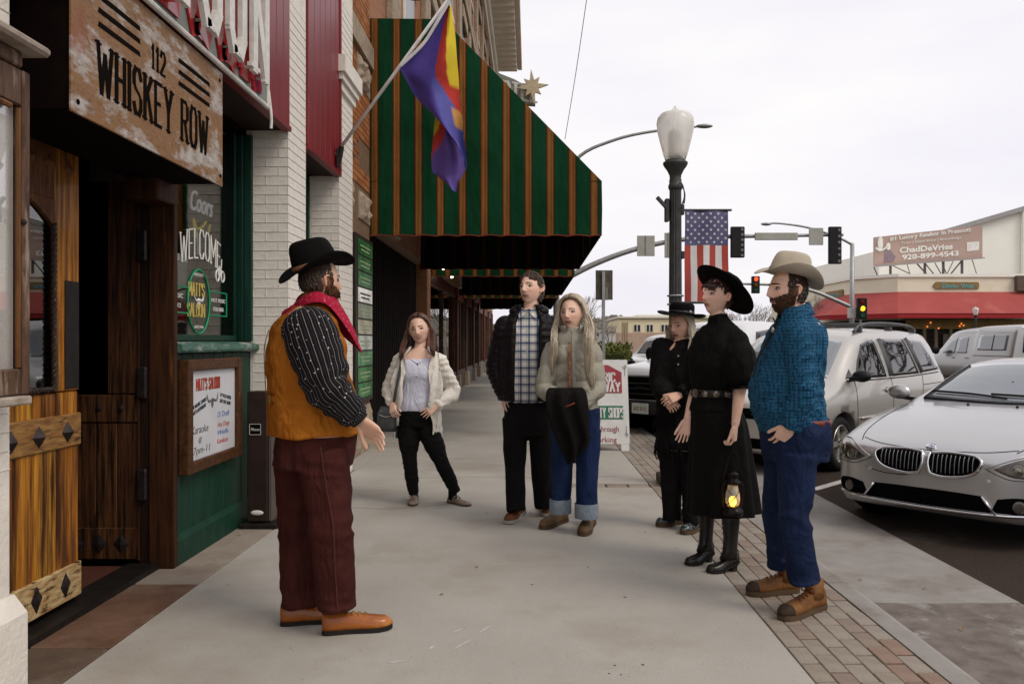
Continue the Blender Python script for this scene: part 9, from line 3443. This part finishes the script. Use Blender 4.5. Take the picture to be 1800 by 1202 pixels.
for s_ in (1, -1):                                                  # shawl front edges hanging in points
 P = []
 for f in np.linspace(0, 1, 14):
  z = 1.31 - (.70 if s_ > 0 else .62) * f
  w0 = .038 + .035 * math.sin(math.pi * min(1, f * 1.1))
  xo = .128 + .035 * f
  c = sp7(max(z, .5)) + F * (.10 + .045 * math.sin(math.pi * min(1, f * 1.15)))
  P.append([c + L * s_ * (xo + w0 * t + .01 * math.sin(t * 9 + f * 14)) + F * (-.05 * t + .012 * math.sin(t * 7 + f * 5)) + Vector((0, 0, z - c.z - .03 * t * f)) for t in np.linspace(-.5, 1, 9)])
 mb = MB()
 mb.loft(P + [[p - F * .010 for p in r_] for r_ in reversed(P)], cap=False, closed=False)
 mb.build('cardigan_front', card, ca, smooth=True)
mb = MB()
for k in (0, 1):
 sleeve(mb, sh7[k], el7[k], wr7[k], (.070, .070, .068, .060, .044))
finish(mb, 'cardigan_sleeves', card, ca, .0085, 3, None, disp=lambda co, no: .005 * np.sin(co[:, 2] * 110 + 3 * wob(co, (3, 3, 3), 131)) * .6 + .005 * wob(co, (8, 8, 8), 132))
mb = MB()
torso(mb, sp7, F, L, [(.68, .150, .115, -.006), (.76, .165, .13, -.008), (.84, .160, .128, 0)], n=26)
leg(mb, q7(718, 752, 0), q7(720, 806, -.03), q7(727, 868, .01), (.098, .088, .062, .058, .042))
leg(mb, q7(751, 752, 0), q7(776, 812, -.05), q7(802, 866, -.02), (.098, .088, .062, .058, .042))
finish(mb, 'leggings', black_cloth, p7, .0085, 3, None, disp=folds(.003, (9, 9, 12), 141))
flat_m = mat('taupe_flat', (.27, .20, .16), .5, c2=(.2, .15, .12), vscale=9)
for (hx, hy, tx, ty) in ((729, 876, 725, 890), (789, 882, 826, 890)):
 so_ = shoe(p7, gnd(hx, hy), gnd(tx, ty), flat_m, sole_br, w=.042, hgt=.045, sole=.012, name='flat_shoe')
 he, tp = gnd(hx, hy), gnd(tx, ty)
 d = (tp - he).normalized()
 l = Vector((-d.y, d.x, 0))
 c = he + d * .10 + Vector((0, 0, .058))
 MB().loft([sring(he + d * .06 + Vector((0, 0, .03)), d, l, .055, .034, 16, 2), sring(he + d * .05 + Vector((0, 0, .08)), d, l, .042, .034, 16, 2), sring(he + d * .045 + Vector((0, 0, .14)), d, l, .038, .034, 16, 2)]).build('sock', black_cloth, so_, smooth=True)
 MB().tube([c - l * .044 - Vector((0, 0, .025)), c - l * .03, c + Vector((0, 0, .008)), c + l * .03, c + l * .044 - Vector((0, 0, .025))], [(.010, .003)] * 5, 6, ref=d, spline=3).build('strap', flat_m, so_)
aub2 = hair_mat('hair_auburn_long', (.125, .042, .020), (.05, .016, .009))
long_hair(h7, p7, aub2, lambda s, u, yb: (.20 + .07 * u, .012 + .03 * u, .12 if yb > -.02 else -.05), seed=22, count=620, r=.0045, volume=.016, part=.1, hang=F)
hb = empty('handbag', q7(681, 760, -.1), 'grey leather handbag with long strap hanging at the cardigan wearers side', 'handbag')
bagm = mat('bag_leather', (.075, .078, .08), .35, c2=(.04, .042, .044), vscale=9, bump=.3, bscale=60, coat=.2)
bc_ = q7(681, 738, -.06)
mb = MB()
mb.loft([sring(bc_ + Vector((.01, 0, .115)), Vector((1, 0, 0)), Vector((0, 1, 0)), .065, .035, 20, 3), sring(bc_ + Vector((0, 0, .06)), Vector((1, 0, 0)), Vector((0, 1, 0)), .085, .055, 20, 3), sring(bc_ + Vector((0, 0, -.04)), Vector((1, 0, 0)), Vector((0, 1, 0)), .090, .06, 20, 3), sring(bc_ + Vector((0, 0, -.095)), Vector((1, 0, 0)), Vector((0, 1, 0)), .075, .05, 20, 3)])
mb.build('bag', bagm, hb, smooth=True)
mb = MB()
mb.tube([bc_ + Vector((.05, -.01, .10)), q7(695, 690, -.16), q7(703, 650, -.14), q7(706, 625, -.09), q7(707, 618, .0)], [(.012, .004)] * 5, 8, ref=(1, 0, 0), spline=5)
mb.build('strap', bagm, hb, smooth=True)
mb = MB()
mb.tube([bc_ + Vector((-.06, -.05, .05)), bc_ + Vector((0, -.062, .03)), bc_ + Vector((.06, -.05, .05))], .004, 6, spline=3)
mb.build('zip', sb, hb)

bpy.context.view_layer.update()
